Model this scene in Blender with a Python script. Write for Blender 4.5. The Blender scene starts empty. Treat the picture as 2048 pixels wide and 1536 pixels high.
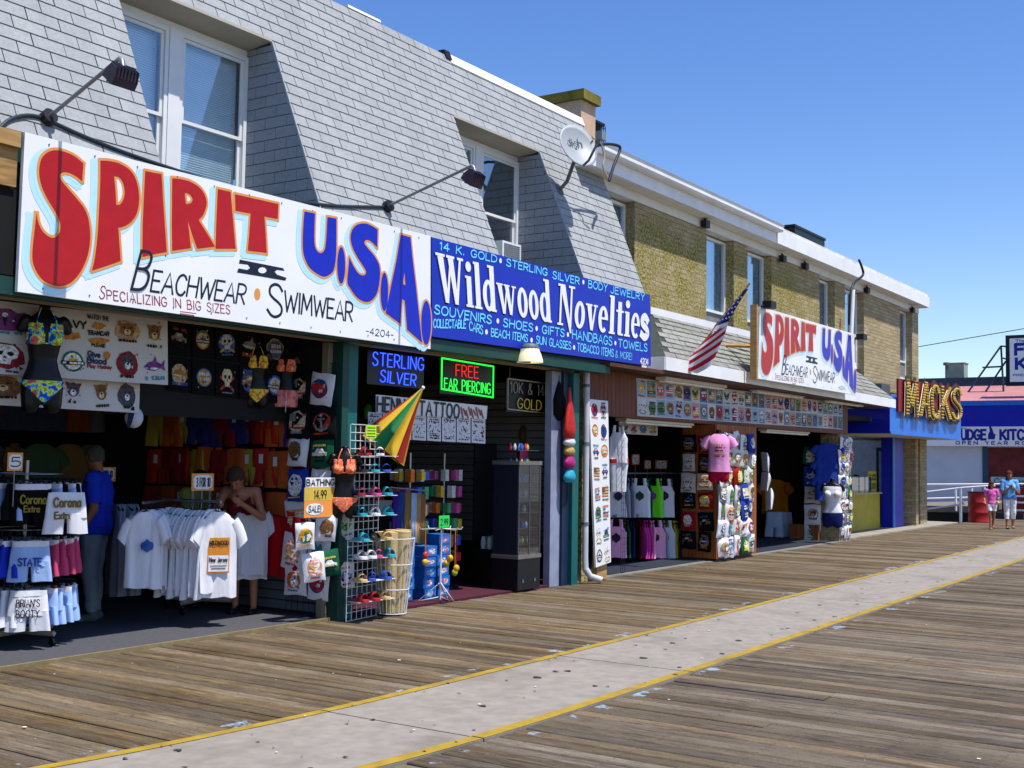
import bpy, bmesh, math, random
from mathutils import Vector, Matrix, noise
from mathutils.geometry import tessellate_polygon
R = random.Random(7)
rad = math.radians
SC = bpy.context.scene
COL = SC.collection

# ------------------------------------------------------------------ camera, sky, sun, exposure
CAM_H, FPX = 1.70, 2391.7
YAW, PIT, ROL = rad(33.76), rad(3.558), rad(0.847)
FW = Vector((math.cos(YAW)*math.cos(PIT), math.sin(YAW)*math.cos(PIT), math.sin(PIT)))
_r0 = Vector((math.sin(YAW), -math.cos(YAW), 0)); _u0 = _r0.cross(FW)
RT = math.cos(ROL)*_r0 + math.sin(ROL)*_u0
UP = -math.sin(ROL)*_r0 + math.cos(ROL)*_u0
CPOS = Vector((0, 0, CAM_H))
cam = bpy.data.cameras.new('camera'); cam.sensor_width = 36; cam.lens = FPX*36/2048
cam.clip_start = 0.05; cam.clip_end = 3000
camo = bpy.data.objects.new('camera', cam); COL.objects.link(camo); SC.camera = camo
camo.matrix_world = Matrix(((RT.x, UP.x, -FW.x, CPOS.x), (RT.y, UP.y, -FW.y, CPOS.y), (RT.z, UP.z, -FW.z, CPOS.z), (0, 0, 0, 1)))

SUN_EL = 68.0
W = bpy.data.worlds.new('World'); SC.world = W; W.use_nodes = True
nt = W.node_tree; nt.nodes.clear()
wo = nt.nodes.new('ShaderNodeOutputWorld'); bg = nt.nodes.new('ShaderNodeBackground')
sky = nt.nodes.new('ShaderNodeTexSky'); sky.sky_type = 'NISHITA'; sky.sun_disc = False
sky.sun_elevation = rad(SUN_EL); sky.sun_rotation = rad(180); sky.altitude = 10
sky.air_density = 1.0; sky.dust_density = 0.4; sky.ozone_density = 2.5
bg.inputs[1].default_value = 0.15
hsv = nt.nodes.new('ShaderNodeHueSaturation'); hsv.inputs['Saturation'].default_value = 1.27; hsv.inputs['Hue'].default_value = 0.514
nt.links.new(sky.outputs[0], hsv.inputs['Color']); nt.links.new(hsv.outputs[0], bg.inputs[0]); nt.links.new(bg.outputs[0], wo.inputs[0])
sl = bpy.data.lights.new('sun', 'SUN'); sl.energy = 5.0; sl.angle = rad(0.53); sl.color = (1.0, 0.96, 0.89)
so = bpy.data.objects.new('sun', sl); COL.objects.link(so)
# light travels +Y (towards the shop fronts) and down
so.rotation_euler = Vector((0.0, math.cos(rad(SUN_EL)), -math.sin(rad(SUN_EL)))).to_track_quat('-Z', 'Y').to_euler()
so.location = (0, -20, 40)
vs = SC.view_settings; vs.view_transform = 'Standard'; vs.look = 'None'; vs.gamma = 1.0; vs.use_curve_mapping = False
vs.exposure = 0.28
SC.cycles.max_bounces = 6; SC.cycles.diffuse_bounces = 3; SC.cycles.transparent_max_bounces = 12
SC.cycles.use_denoising = True

# ------------------------------------------------------------------ where a picture point lies on a known plane
def ray(x, y): return FW*FPX + RT*(x-1024) - UP*(y-768)
def PY(x, y, Y): d = ray(x, y); return CPOS + d*(Y/d.y)
def PX(x, y, X): d = ray(x, y); return CPOS + d*(X/d.x)
def PG(x, y, z=0.0): d = ray(x, y); return CPOS + d*((z-CAM_H)/d.z)
def PP(x, y, n, p0): d = ray(x, y); n = Vector(n); return CPOS + d*(n.dot(Vector(p0)-CPOS)/n.dot(d))
V = Vector

# ------------------------------------------------------------------ materials
def lin(c):
    def f(v):
        v = v/255.0
        return v/12.92 if v <= 0.04045 else ((v+0.055)/1.055)**2.4
    return (f(c[0]), f(c[1]), f(c[2]), 1.0)
MATS = {}
def M(name, col, rough=0.7, var=0.12, vscale=6.0, bump=0.0, bscale=40.0, metal=0.0, emit=0.0, stretch=None, spec=0.35, objvar=0.0, detail=4.0, dirt=0.0, trans=0.0):
    if name in MATS: return MATS[name]
    m = bpy.data.materials.new(name); m.use_nodes = True; n = m.node_tree.nodes; l = m.node_tree.links
    b = n['Principled BSDF']; c = lin(col) if max(col) > 1.0 else (col[0], col[1], col[2], 1)
    b.inputs['Roughness'].default_value = rough; b.inputs['Metallic'].default_value = metal
    b.inputs['Specular IOR Level'].default_value = spec
    tc = n.new('ShaderNodeTexCoord'); mp = n.new('ShaderNodeMapping'); l.new(tc.outputs['Object'], mp.inputs[0])
    if stretch: mp.inputs['Scale'].default_value = stretch
    oi = n.new('ShaderNodeObjectInfo')
    ad = n.new('ShaderNodeVectorMath'); ad.operation = 'ADD'
    sc = n.new('ShaderNodeVectorMath'); sc.operation = 'SCALE'; sc.inputs['Scale'].default_value = 37.0
    cb = n.new('ShaderNodeCombineXYZ')
    for i in range(3): l.new(oi.outputs['Random'], cb.inputs[i])
    l.new(cb.outputs[0], sc.inputs[0]); l.new(mp.outputs[0], ad.inputs[0]); l.new(sc.outputs[0], ad.inputs[1])
    nz = n.new('ShaderNodeTexNoise'); nz.inputs['Scale'].default_value = vscale; nz.inputs['Detail'].default_value = detail
    l.new(ad.outputs[0], nz.inputs['Vector'])
    mx = n.new('ShaderNodeMix'); mx.data_type = 'RGBA'
    mx.inputs[6].default_value = tuple(max(0, x*(1-var)) for x in c[:3])+(1,)
    mx.inputs[7].default_value = tuple(min(1, x*(1+var)) for x in c[:3])+(1,)
    rp = n.new('ShaderNodeMapRange'); rp.inputs[1].default_value = 0.3; rp.inputs[2].default_value = 0.7
    l.new(nz.outputs[0], rp.inputs[0]); l.new(rp.outputs[0], mx.inputs[0])
    out = mx.outputs[2]
    if objvar:
        hs = n.new('ShaderNodeHueSaturation'); mr = n.new('ShaderNodeMapRange')
        mr.inputs[3].default_value = 1-objvar; mr.inputs[4].default_value = 1+objvar
        l.new(oi.outputs['Random'], mr.inputs[0]); l.new(mr.outputs[0], hs.inputs['Value']); l.new(out, hs.inputs['Color']); out = hs.outputs[0]
    if dirt:
        n2 = n.new('ShaderNodeTexNoise'); n2.inputs['Scale'].default_value = 1.7; n2.inputs['Detail'].default_value = 7
        l.new(ad.outputs[0], n2.inputs['Vector'])
        r2 = n.new('ShaderNodeMapRange'); r2.inputs[1].default_value = 0.5; r2.inputs[2].default_value = 0.75; r2.inputs[4].default_value = dirt
        l.new(n2.outputs[0], r2.inputs[0])
        m2 = n.new('ShaderNodeMix'); m2.data_type = 'RGBA'; m2.inputs[7].default_value = (0.10, 0.085, 0.065, 1)
        l.new(r2.outputs[0], m2.inputs[0]); l.new(out, m2.inputs[6]); out = m2.outputs[2]
    l.new(out, b.inputs['Base Color'])
    if bump:
        nb = n.new('ShaderNodeTexNoise'); nb.inputs['Scale'].default_value = bscale; nb.inputs['Detail'].default_value = 6
        l.new(ad.outputs[0], nb.inputs['Vector'])
        bp = n.new('ShaderNodeBump'); bp.inputs['Strength'].default_value = bump; bp.inputs['Distance'].default_value = 0.01
        l.new(nb.outputs[0], bp.inputs['Height']); l.new(bp.outputs[0], b.inputs['Normal'])
    if emit:
        b.inputs['Emission Color'].default_value = c; b.inputs['Emission Strength'].default_value = emit
    if trans:
        b.inputs['Subsurface Weight'].default_value = 0.0
    MATS[name] = m; return m

def glass(name, tint=(0.75, 0.86, 0.9), refl=0.35, rough=0.02):
    if name in MATS: return MATS[name]
    m = bpy.data.materials.new(name); m.use_nodes = True; n = m.node_tree.nodes; l = m.node_tree.links; n.remove(n['Principled BSDF'])
    o = n['Material Output']; t = n.new('ShaderNodeBsdfTransparent'); t.inputs[0].default_value = tint+(1,)
    g = n.new('ShaderNodeBsdfGlossy'); g.inputs['Roughness'].default_value = rough; g.inputs['Color'].default_value = (1, 1, 1, 1)
    lw = n.new('ShaderNodeLayerWeight'); lw.inputs[0].default_value = refl
    mx = n.new('ShaderNodeMixShader'); l.new(lw.outputs['Facing'], mx.inputs[0]); l.new(t.outputs[0], mx.inputs[1]); l.new(g.outputs[0], mx.inputs[2])
    l.new(mx.outputs[0], o.inputs[0]); MATS[name] = m; return m

def printmat(name, paper, cols, scale=5.0, cover=0.5, margin=0.1, rough=0.55, lines=1.0):
    """flat print: a picture blob between rows of lettering inside a paper margin, different on every object (UV 0..1)"""
    if name in MATS: return MATS[name]
    m = bpy.data.materials.new(name); m.use_nodes = True; n = m.node_tree.nodes; l = m.node_tree.links
    b = n['Principled BSDF']; b.inputs['Roughness'].default_value = rough; b.inputs['Specular IOR Level'].default_value = 0.2
    def math_(op, a, bb=None):
        q = n.new('ShaderNodeMath'); q.operation = op
        for i, v in enumerate((a, bb)):
            if isinstance(v, (int, float)): q.inputs[i].default_value = v
            elif v is not None: l.new(v, q.inputs[i])
        return q.outputs[0]
    def mix(f, a, c):
        q = n.new('ShaderNodeMix'); q.data_type = 'RGBA'
        for i, v in ((0, f), (6, a), (7, c)):
            if isinstance(v, tuple): q.inputs[i].default_value = v
            else: l.new(v, q.inputs[i])
        return q.outputs[2]
    tc = n.new('ShaderNodeTexCoord'); oi = n.new('ShaderNodeObjectInfo'); cb = n.new('ShaderNodeCombineXYZ'); rnd = oi.outputs['Random']
    mu = math_('MULTIPLY', rnd, 91.0)
    for i in range(3): l.new(mu, cb.inputs[i])
    ad = n.new('ShaderNodeVectorMath'); l.new(tc.outputs['UV'], ad.inputs[0]); l.new(cb.outputs[0], ad.inputs[1])
    nz = n.new('ShaderNodeTexNoise'); nz.inputs['Scale'].default_value = scale*.75; nz.inputs['Detail'].default_value = 2.0; nz.inputs['Roughness'].default_value = 0.6
    l.new(ad.outputs[0], nz.inputs['Vector'])
    rp = n.new('ShaderNodeValToRGB'); rp.color_ramp.interpolation = 'CONSTANT'; e = rp.color_ramp.elements
    while len(e) < len(cols): e.new(0.5)
    for i, c in enumerate(cols):
        e[i].position = 0.33+0.38*i/len(cols) if i else 0.0; e[i].color = lin(c)
    l.new(nz.outputs[0], rp.inputs[0])
    hs = n.new('ShaderNodeHueSaturation'); l.new(rp.outputs[0], hs.inputs['Color']); l.new(math_('ADD', .42, math_('MULTIPLY', math_('FRACT', math_('MULTIPLY', rnd, 13.7)), .16)), hs.inputs['Hue']); hs.inputs['Saturation'].default_value = .85
    sp = n.new('ShaderNodeSeparateXYZ'); l.new(tc.outputs['UV'], sp.inputs[0]); u, v = sp.outputs[0], sp.outputs[1]
    du, dv = math_('ABSOLUTE', math_('SUBTRACT', u, .5)), math_('ABSOLUTE', math_('SUBTRACT', v, .5))
    n2 = n.new('ShaderNodeTexNoise'); n2.inputs['Scale'].default_value = 2.6; n2.inputs['Detail'].default_value = 3; l.new(ad.outputs[0], n2.inputs['Vector'])
    r2 = math_('SQRT', math_('ADD', math_('POWER', math_('MULTIPLY', du, 2.1), 2), math_('POWER', math_('MULTIPLY', dv, 2.5), 2)))
    blob = math_('LESS_THAN', math_('ADD', r2, math_('MULTIPLY', math_('SUBTRACT', n2.outputs[0], .5), 1.1)), .55+.75*cover)
    inn = math_('LESS_THAN', math_('MAXIMUM', du, dv), .5-margin)
    out = mix(math_('MULTIPLY', blob, inn), lin(paper), hs.outputs[0])
    # rows of lettering: broken dark bars above and below the picture
    cu = n.new('ShaderNodeCombineXYZ'); l.new(math_('MULTIPLY', u, 15.0), cu.inputs[0]); l.new(math_('ADD', mu, math_('FLOOR', math_('MULTIPLY', v, 11.0))), cu.inputs[1])
    n3 = n.new('ShaderNodeTexNoise'); n3.inputs['Scale'].default_value = 1.0; n3.inputs['Detail'].default_value = 1; l.new(cu.outputs[0], n3.inputs['Vector'])
    row = math_('LESS_THAN', math_('FRACT', math_('MULTIPLY', v, 11.0)), .62)
    band = math_('GREATER_THAN', math_('ADD', dv, math_('MULTIPLY', math_('SUBTRACT', math_('FRACT', math_('MULTIPLY', rnd, 7.3)), .5), .16)), .26)
    band = math_('MULTIPLY', band, math_('LESS_THAN', dv, .47-margin*.5))
    tx = math_('MULTIPLY', math_('MULTIPLY', row, band), math_('MULTIPLY', math_('GREATER_THAN', n3.outputs[0], .46), math_('LESS_THAN', du, .44-margin)))
    lc = cols[0] if sum(paper) > 300 else cols[-2]
    out = mix(math_('MULTIPLY', tx, lines), out, lin(lc)); l.new(out, b.inputs['Base Color'])
    MATS[name] = m; return m

# ------------------------------------------------------------------ mesh building
WL = {}           # world location of every Empty / object made
def put(o, parent=None, world=None):
    COL.objects.link(o)
    world = V(world) if world is not None else V((0, 0, 0))
    if parent is not None:
        o.parent = parent; o.location = world-WL[parent.name]
    else: o.location = world
    WL[o.name] = world
    return o
def tag(o, label=None, cat=None, group=None, kind=None):
    if label: o['label'] = label
    if cat: o['category'] = cat
    if group: o['group'] = group
    if kind: o['kind'] = kind
    return o
def thing(name, label, cat, loc, group=None):
    o = bpy.data.objects.new(name, None); o.empty_display_size = 0.1; put(o, None, loc)
    return tag(o, label, cat, group)
class MB:
    def __init__(s): s.v = []; s.f = []; s.uv = []; s.mi = []; s.sm = []
    def add(s, vs, fs, uvs=None, mi=0, smooth=False):
        k = len(s.v); s.v += [V(p) for p in vs]
        for i, f in enumerate(fs):
            s.f.append([k+j for j in f]); s.uv.append(uvs[i] if uvs else None); s.mi.append(mi); s.sm.append(smooth)
        return s
    def box(s, a, b, mi=0):
        x0, y0, z0 = (min(a[i], b[i]) for i in range(3)); x1, y1, z1 = (max(a[i], b[i]) for i in range(3))
        return s.add([(x0, y0, z0), (x1, y0, z0), (x1, y1, z0), (x0, y1, z0), (x0, y0, z1), (x1, y0, z1), (x1, y1, z1), (x0, y1, z1)],
              [(0, 3, 2, 1), (4, 5, 6, 7), (0, 1, 5, 4), (1, 2, 6, 5), (2, 3, 7, 6), (3, 0, 4, 7)], mi=mi)
    def cbox(s, c, d, mi=0):
        c = V(c); d = V(d)/2; return s.box(c-d, c+d, mi)
    def quad(s, a, b, c, d, mi=0, uv=True):
        return s.add([a, b, c, d], [(0, 1, 2, 3)], [[(0, 0), (1, 0), (1, 1), (0, 1)]] if uv else None, mi)
    def slab(s, pts, th, mi=0):
        """planar polygon thickened by the vector th"""
        pts = [V(p) for p in pts]; th = V(th); n = len(pts)
        tri = tessellate_polygon([pts])
        s.add(pts, [list(t) for t in tri], mi=mi); s.add([p+th for p in pts], [list(reversed(t)) for t in tri], mi=mi)
        s.add(pts+[p+th for p in pts], [(i, (i+1) % n, n+(i+1) % n, n+i) for i in range(n)], mi=mi)
        return s
    def tube(s, path, r, n=8, mi=0, caps=True, closed=False, r2=None):
        path = [V(p) for p in path]; m = len(path); rings = []
        up = V((0, 0, 1)); prev = None
        for i, p in enumerate(path):
            if closed: t = path[(i+1) % m]-path[i-1]
            else: t = path[min(i+1, m-1)]-path[max(i-1, 0)]
            t.normalize()
            if prev is None:
                a = t.cross(up if abs(t.z) < 0.95 else V((1, 0, 0))).normalized()
            else:
                a = prev-t*prev.dot(t)
                a = a.normalized() if a.length > 1e-6 else t.orthogonal().normalized()
            prev = a; b = t.cross(a)
            rr = r if r2 is None else r+(r2-r)*i/(m-1)
            rings.append([p+(a*math.cos(2*math.pi*j/n)+b*math.sin(2*math.pi*j/n))*rr for j in range(n)])
        vs = [q for g in rings for q in g]; fs = []
        for i in range(m if closed else m-1):
            k = (i+1) % m
            fs += [(i*n+j, i*n+(j+1) % n, k*n+(j+1) % n, k*n+j) for j in range(n)]
        s.add(vs, fs, mi=mi, smooth=n > 5)
        if caps and not closed:
            s.add(rings[0], [list(reversed(range(n)))], mi=mi); s.add(rings[-1], [list(range(n))], mi=mi)
        return s
    def loft(s, rings, caps=True, mi=0, smooth=True):
        n = len(rings[0]); vs = [q for g in rings for q in g]; fs = []
        for i in range(len(rings)-1): fs += [(i*n+j, i*n+(j+1) % n, (i+1)*n+(j+1) % n, (i+1)*n+j) for j in range(n)]
        s.add(vs, fs, mi=mi, smooth=smooth)
        if caps:
            s.add(rings[0], [list(reversed(range(n)))], mi=mi); s.add(rings[-1], [list(range(n))], mi=mi)
        return s
    def lathe(s, c, prof, n=16, mi=0, caps=True):
        c = V(c); return s.loft([[c+V((r*math.cos(2*math.pi*j/n), r*math.sin(2*math.pi*j/n), z)) for j in range(n)] for r, z in prof], caps, mi)
    def ball(s, c, r, n=10, mi=0, scale=(1, 1, 1)):
        c = V(c); rings = []
        for i in range(n//2+1):
            a = math.pi*i/(n//2)-math.pi/2; q = max(0.02, math.cos(a))*r
            rings.append([c+V((q*math.cos(2*math.pi*j/n)*scale[0], q*math.sin(2*math.pi*j/n)*scale[1], r*math.sin(a)*scale[2])) for j in range(n)])
        return s.loft(rings, True, mi)
    def build(s, name, mat, parent=None, base=None, fix=True):
        me = bpy.data.meshes.new(name)
        xs = [p.x for p in s.v]; ys = [p.y for p in s.v]; zs = [p.z for p in s.v]
        o0 = V(base) if base is not None else V(((min(xs)+max(xs))/2, (min(ys)+max(ys))/2, min(zs)))
        me.from_pydata([p-o0 for p in s.v], [], s.f)
        ms = mat if isinstance(mat, (list, tuple)) else [mat]
        for m in ms: me.materials.append(m)
        me.polygons.foreach_set('material_index', s.mi); me.polygons.foreach_set('use_smooth', s.sm)
        if any(u for u in s.uv):
            ul = me.uv_layers.new(name='UVMap')
            for p, u in zip(me.polygons, s.uv):
                if u:
                    for li, q in zip(p.loop_indices, u): ul.data[li].uv = q
        me.update()
        if fix:
            bm = bmesh.new(); bm.from_mesh(me); bmesh.ops.recalc_face_normals(bm, faces=bm.faces); bm.to_mesh(me); bm.free()
        return put(bpy.data.objects.new(name, me), parent, o0)
def mk(mesh, name, parent, world, rot=(0, 0, 0), scale=(1, 1, 1)):
    o = bpy.data.objects.new(name, mesh); put(o, parent, world); o.rotation_euler = rot; o.scale = scale; return o
def struct(o): o['kind'] = 'structure'; return o
def boxo(name, a, b, mat, parent=None): return MB().box(a, b).build(name, mat, parent)

# ------------------------------------------------------------------ lettering
_G = {
'A': (.7, "0,0 .35,1 .7,0|.13,.34 .57,.34"), 'B': (.6, "0,0 0,1|~0,1 .34,.99 .5,.86 .46,.64 .3,.55 0,.54|~0,.54 .36,.53 .58,.4 .56,.14 .36,.01 0,0"),
'C': (.62, "~.6,.8 .48,.96 .3,1 .1,.86 0,.5 .1,.14 .3,0 .48,.04 .6,.2"), 'D': (.64, "0,0 0,1|~0,1 .34,.97 .58,.78 .64,.5 .58,.22 .34,.03 0,0"),
'E': (.52, "0,0 0,1|0,1 .52,1|0,.53 .44,.53|0,0 .52,0"), 'F': (.5, "0,0 0,1|0,1 .5,1|0,.52 .42,.52"),
'G': (.66, "~.62,.82 .48,.97 .3,1 .1,.86 0,.5 .1,.14 .32,0 .54,.08 .64,.25 .64,.44|.64,.44 .38,.44"), 'H': (.62, "0,0 0,1|.62,0 .62,1|0,.52 .62,.52"),
'I': (.08, ".04,0 .04,1"), 'J': (.45, "~.42,1 .43,.5 .42,.2 .3,.02 .12,.02 0,.2"), 'K': (.58, "0,0 0,1|.55,1 .02,.42|.18,.56 .58,0"),
'L': (.48, "0,1 0,0|0,0 .48,0"), 'M': (.8, "0,0 .08,1|.08,1 .4,.25|.4,.25 .72,1|.72,1 .8,0"), 'N': (.64, "0,0 0,1|0,1 .64,0|.64,0 .64,1"),
'O': (.7, "~.35,1 .1,.87 0,.5 .1,.13 .35,0 .6,.13 .7,.5 .6,.87 .35,1"), 'P': (.56, "0,0 0,1|~0,1 .36,.99 .55,.86 .54,.6 .36,.47 0,.46"),
'Q': (.7, "~.35,1 .1,.87 0,.5 .1,.13 .35,0 .6,.13 .7,.5 .6,.87 .35,1|.42,.25 .7,-.05"), 'R': (.58, "0,0 0,1|~0,1 .36,.99 .55,.86 .54,.62 .36,.49 0,.48|.24,.48 .58,0"),
'S': (.56, "~.52,.84 .4,.98 .22,1 .06,.88 .06,.68 .22,.55 .4,.46 .54,.32 .52,.12 .34,0 .16,.02 0,.17"), 'T': (.6, "0,1 .6,1|.3,1 .3,0"),
'U': (.62, "~0,1 0,.45 .05,.14 .2,.01 .42,.01 .57,.14 .62,.45 .62,1"), 'V': (.66, "0,1 .33,0|.33,0 .66,1"),
'W': (.95, "0,1 .22,0|.22,0 .47,.8|.47,.8 .72,0|.72,0 .95,1"), 'X': (.6, "0,0 .6,1|0,1 .6,0"), 'Y': (.62, "0,1 .31,.5|.62,1 .31,.5|.31,.5 .31,0"),
'Z': (.58, "0,1 .58,1|.58,1 0,0|0,0 .58,0"), '0': (.6, "~.3,1 .08,.85 0,.5 .08,.15 .3,0 .52,.15 .6,.5 .52,.85 .3,1"), '1': (.25, ".02,.8 .18,1|.18,1 .18,0"),
'2': (.55, "~.02,.78 .12,.96 .32,1 .5,.86 .48,.62 .25,.3 0,0|0,0 .55,0"), '3': (.52, "~.02,.88 .2,1 .42,.95 .48,.75 .36,.57 .18,.53|~.18,.53 .4,.5 .52,.3 .44,.07 .22,0 0,.12"),
'4': (.58, ".4,0 .4,1|.4,1 0,.32|0,.32 .58,.32"), '5': (.52, ".48,1 .08,1|.08,1 .05,.55|~.05,.55 .28,.62 .48,.5 .52,.28 .4,.05 .18,0 0,.1"),
'6': (.54, "~.46,.95 .25,.85 .06,.55 .02,.25 .15,.03 .36,.01 .53,.18 .5,.42 .3,.52 .08,.4"), '7': (.5, "0,1 .5,1|.5,1 .18,0"),
'8': (.54, "~.27,1 .06,.9 .06,.66 .27,.53 .5,.38 .52,.13 .27,0 .03,.13 .05,.38 .27,.53 .48,.66 .48,.9 .27,1"), '9': (.54, "~.5,.62 .32,.45 .1,.52 .02,.75 .15,.97 .38,.98 .52,.78 .48,.4 .3,0"),
'&': (.6, "~.6,.02 .4,.3 .14,.72 .18,.95 .36,.98 .42,.8 .25,.58 .03,.35 .04,.08 .25,0 .48,.15 .56,.4"), '!': (.1, ".05,1 .05,.3|.05,.1 .05,0"), '.': (.1, ".05,0 .05,.09"),
'-': (.35, "0,.45 .35,.45"), '*': (.2, "~.1,.62 .02,.5 .1,.38 .18,.5 .1,.62|.06,.5 .14,.5"), "'": (.1, ".05,1 .05,.72"), '$': (.5, "~.46,.8 .3,.92 .08,.85 .1,.62 .4,.42 .46,.2 .25,.08 .02,.2|.25,1 .25,0"), ' ': (.42, ""),
'a': (.45, "~.43,.5 .3,.62 .1,.55 0,.3 .08,.05 .25,0 .43,.15|.44,.62 .44,0"), 'b': (.45, "0,1 0,0|~0,.45 .2,.62 .42,.5 .45,.3 .38,.05 .2,0 0,.12"), 'c': (.4, "~.4,.5 .25,.62 .06,.5 0,.3 .06,.08 .25,0 .4,.1"),
'd': (.45, ".44,1 .44,0|~.43,.45 .25,.62 .05,.5 0,.3 .08,.06 .25,0 .43,.14"), 'e': (.44, "0,.33 .44,.33|~.44,.33 .38,.55 .22,.63 .05,.5 0,.3 .08,.06 .25,0 .42,.1"), 'f': (.3, "~.3,.97 .17,.95 .12,.75 .12,0|0,.62 .28,.62"),
'g': (.45, "~.43,.48 .25,.62 .05,.5 0,.3 .08,.06 .25,0 .43,.14|~.44,.62 .44,-.1 .3,-.28 .05,-.22"), 'h': (.42, "0,1 0,0|~0,.4 .15,.6 .34,.58 .42,.4 .42,0"), 'i': (.08, ".04,.62 .04,0|.04,.85 .04,.78"),
'k': (.4, "0,1 0,0|.36,.62 0,.25|.13,.38 .4,0"), 'l': (.08, ".04,1 .04,0"), 'n': (.42, "0,.62 0,0|~0,.4 .15,.6 .34,.58 .42,.4 .42,0"), 'o': (.46, "~.23,.63 .05,.52 0,.31 .06,.08 .23,0 .4,.08 .46,.31 .41,.52 .23,.63"),
'r': (.3, "0,.62 0,0|~0,.38 .12,.58 .3,.6"), 's': (.36, "~.34,.52 .2,.63 .05,.55 .06,.4 .3,.26 .36,.12 .2,0 0,.08"), 't': (.3, ".14,.9 .14,0|0,.62 .3,.62"), 'u': (.42, "~0,.62 0,.2 .1,.01 .3,.02 .42,.2|.42,.62 .42,0"),
'v': (.42, "0,.62 .21,0|.21,0 .42,.62"), 'w': (.6, "0,.62 .15,0|.15,0 .3,.5|.3,.5 .45,0|.45,0 .6,.62"), 'x': (.4, "0,.62 .4,0|0,0 .4,.62"), 'y': (.42, "0,.62 .21,.05|.42,.62 .1,-.28"), 'm': (.66, "0,.62 0,0|~0,.4 .14,.6 .28,.56 .33,.35 .33,0|~.33,.4 .46,.6 .6,.56 .66,.35 .66,0"), 'p': (.45, "0,.62 0,-.28|~0,.45 .2,.62 .42,.5 .45,.3 .38,.05 .2,0 0,.12"),
}
def crom(pts, k=4):
    if len(pts) < 3: return pts
    cl = (pts[0][0]-pts[-1][0])**2+(pts[0][1]-pts[-1][1])**2 < 1e-9
    out = []; n = len(pts)
    for i in range(n-1):
        p1, p2 = pts[i], pts[i+1]
        p0 = pts[i-1] if i > 0 else (pts[-2] if cl else p1)
        p3 = pts[i+2] if i+2 < n else (pts[1] if cl else p2)
        for j in range(k):
            t = j/k
            out.append(tuple(0.5*((2*p1[a])+(-p0[a]+p2[a])*t+(2*p0[a]-5*p1[a]+4*p2[a]-p3[a])*t*t+(-p0[a]+3*p1[a]-3*p2[a]+p3[a])*t**3) for a in (0, 1)))
    out.append(pts[-1]); return out
def strokes(s, gap=.2, k=4):
    """list of polylines and the total width, cap height 1"""
    x = 0; out = []
    for ch in s:
        w, d = _G.get(ch) or _G[ch.upper()]
        for st in d.split('|'):
            if not st: continue
            cv = st[0] == '~'; pts = [tuple(float(a) for a in q.split(',')) for q in st.lstrip('~').split()]
            if cv: pts = crom(pts, k)
            out.append([(px+x, py) for px, py in pts])
        x += w+gap
    return out, max(.05, x-gap)
def ribbon(mb, pts, w, n, lift, mi=0):
    """flat brush stroke through world points, width w, normal n"""
    m = len(pts); L = []; Rr = []
    cl = (pts[0]-pts[-1]).length < 1e-6 and m > 3
    for i in range(m):
        a = pts[i-1] if i else (pts[-2] if cl else pts[0]); b = pts[i+1] if i < m-1 else (pts[1] if cl else pts[-1])
        t = b-a
        if t.length < 1e-9: t = V((1, 0, 0))
        t.normalize(); s = n.cross(t).normalized()*(w/2); e = V((0, 0, 0))
        if not cl and i == 0: e = -t*w*.35
        if not cl and i == m-1: e = t*w*.35
        L.append(pts[i]+s+n*lift+e); Rr.append(pts[i]-s+n*lift+e)
    mb.add(L+Rr, [(i, i+1, m+i+1, m+i) for i in range(m-1)], mi=mi)
def ribbon_loop(mb, loop, w, n, lift, mi=0, ang=40):
    """outline stroke, broken at sharp corners so that it never folds over itself"""
    m = len(loop); cor = []
    for i in range(m):
        a = (loop[i]-loop[i-1]); b = (loop[(i+1) % m]-loop[i])
        if a.length > 1e-9 and b.length > 1e-9 and math.degrees(a.angle(b)) > ang: cor.append(i)
    if not cor: return ribbon(mb, loop+[loop[0]], w, n, lift, mi)
    for k, (a, b) in enumerate(zip(cor, cor[1:]+[cor[0]+m])):
        ribbon(mb, [loop[j % m] for j in range(a, b+1)], w, n, lift+.00018*(k % 5), mi)
def text(mb, s, o, u, v, n, sw, lift=.003, gap=.2, tube=None, k=4, jit=0.0, mi=0):
    """write s into the box with corner o, width vector u, cap-height vector v; sw stroke width in metres"""
    st, w = strokes(s, gap, k); o = V(o); u = V(u); v = V(v); n = V(n).normalized()
    for i, p in enumerate(st):
        j = R.uniform(-jit, jit)
        pts = [o+u*(a/w)+v*(b+j) for a, b in p]
        if tube: mb.tube([q+n*lift for q in pts], tube, 6, mi=mi)
        else: ribbon(mb, pts, sw, n, lift+.00025*(i % 7), mi)
    return mb
def words(s, o, u, v, n, sw, lift, gap, name, mat, parent, tube=None):
    """like text(), but every word becomes a part of its own"""
    o, u, v = V(o), V(u), V(v); tot = strokes(s, gap)[1]; x = 0.
    for w in s.split(' '):
        ww = strokes(w, gap)[1]; q = MB(); text(q, w, o+u*(x/tot), u*(ww/tot), v, n, sw, lift, gap, tube); q.build(name, mat, parent)
        x += ww+gap+_G[' '][0]+gap
def fillpoly(mb, outer, holes, n, lift, mi=0):
    n = V(n); loops = [[V(p)+n*lift for p in outer]]+[[V(p)+n*lift for p in h] for h in holes]
    tri = tessellate_polygon(loops); vs = [p for lp in loops for p in lp]
    mb.add(vs, [list(t) for t in tri], mi=mi)
NF = V((0, -1, 0))      # normal of everything that faces the boardwalk
NL = V((-1, 0, 0))      # normal of everything that faces along the boardwalk, to the camera
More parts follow.
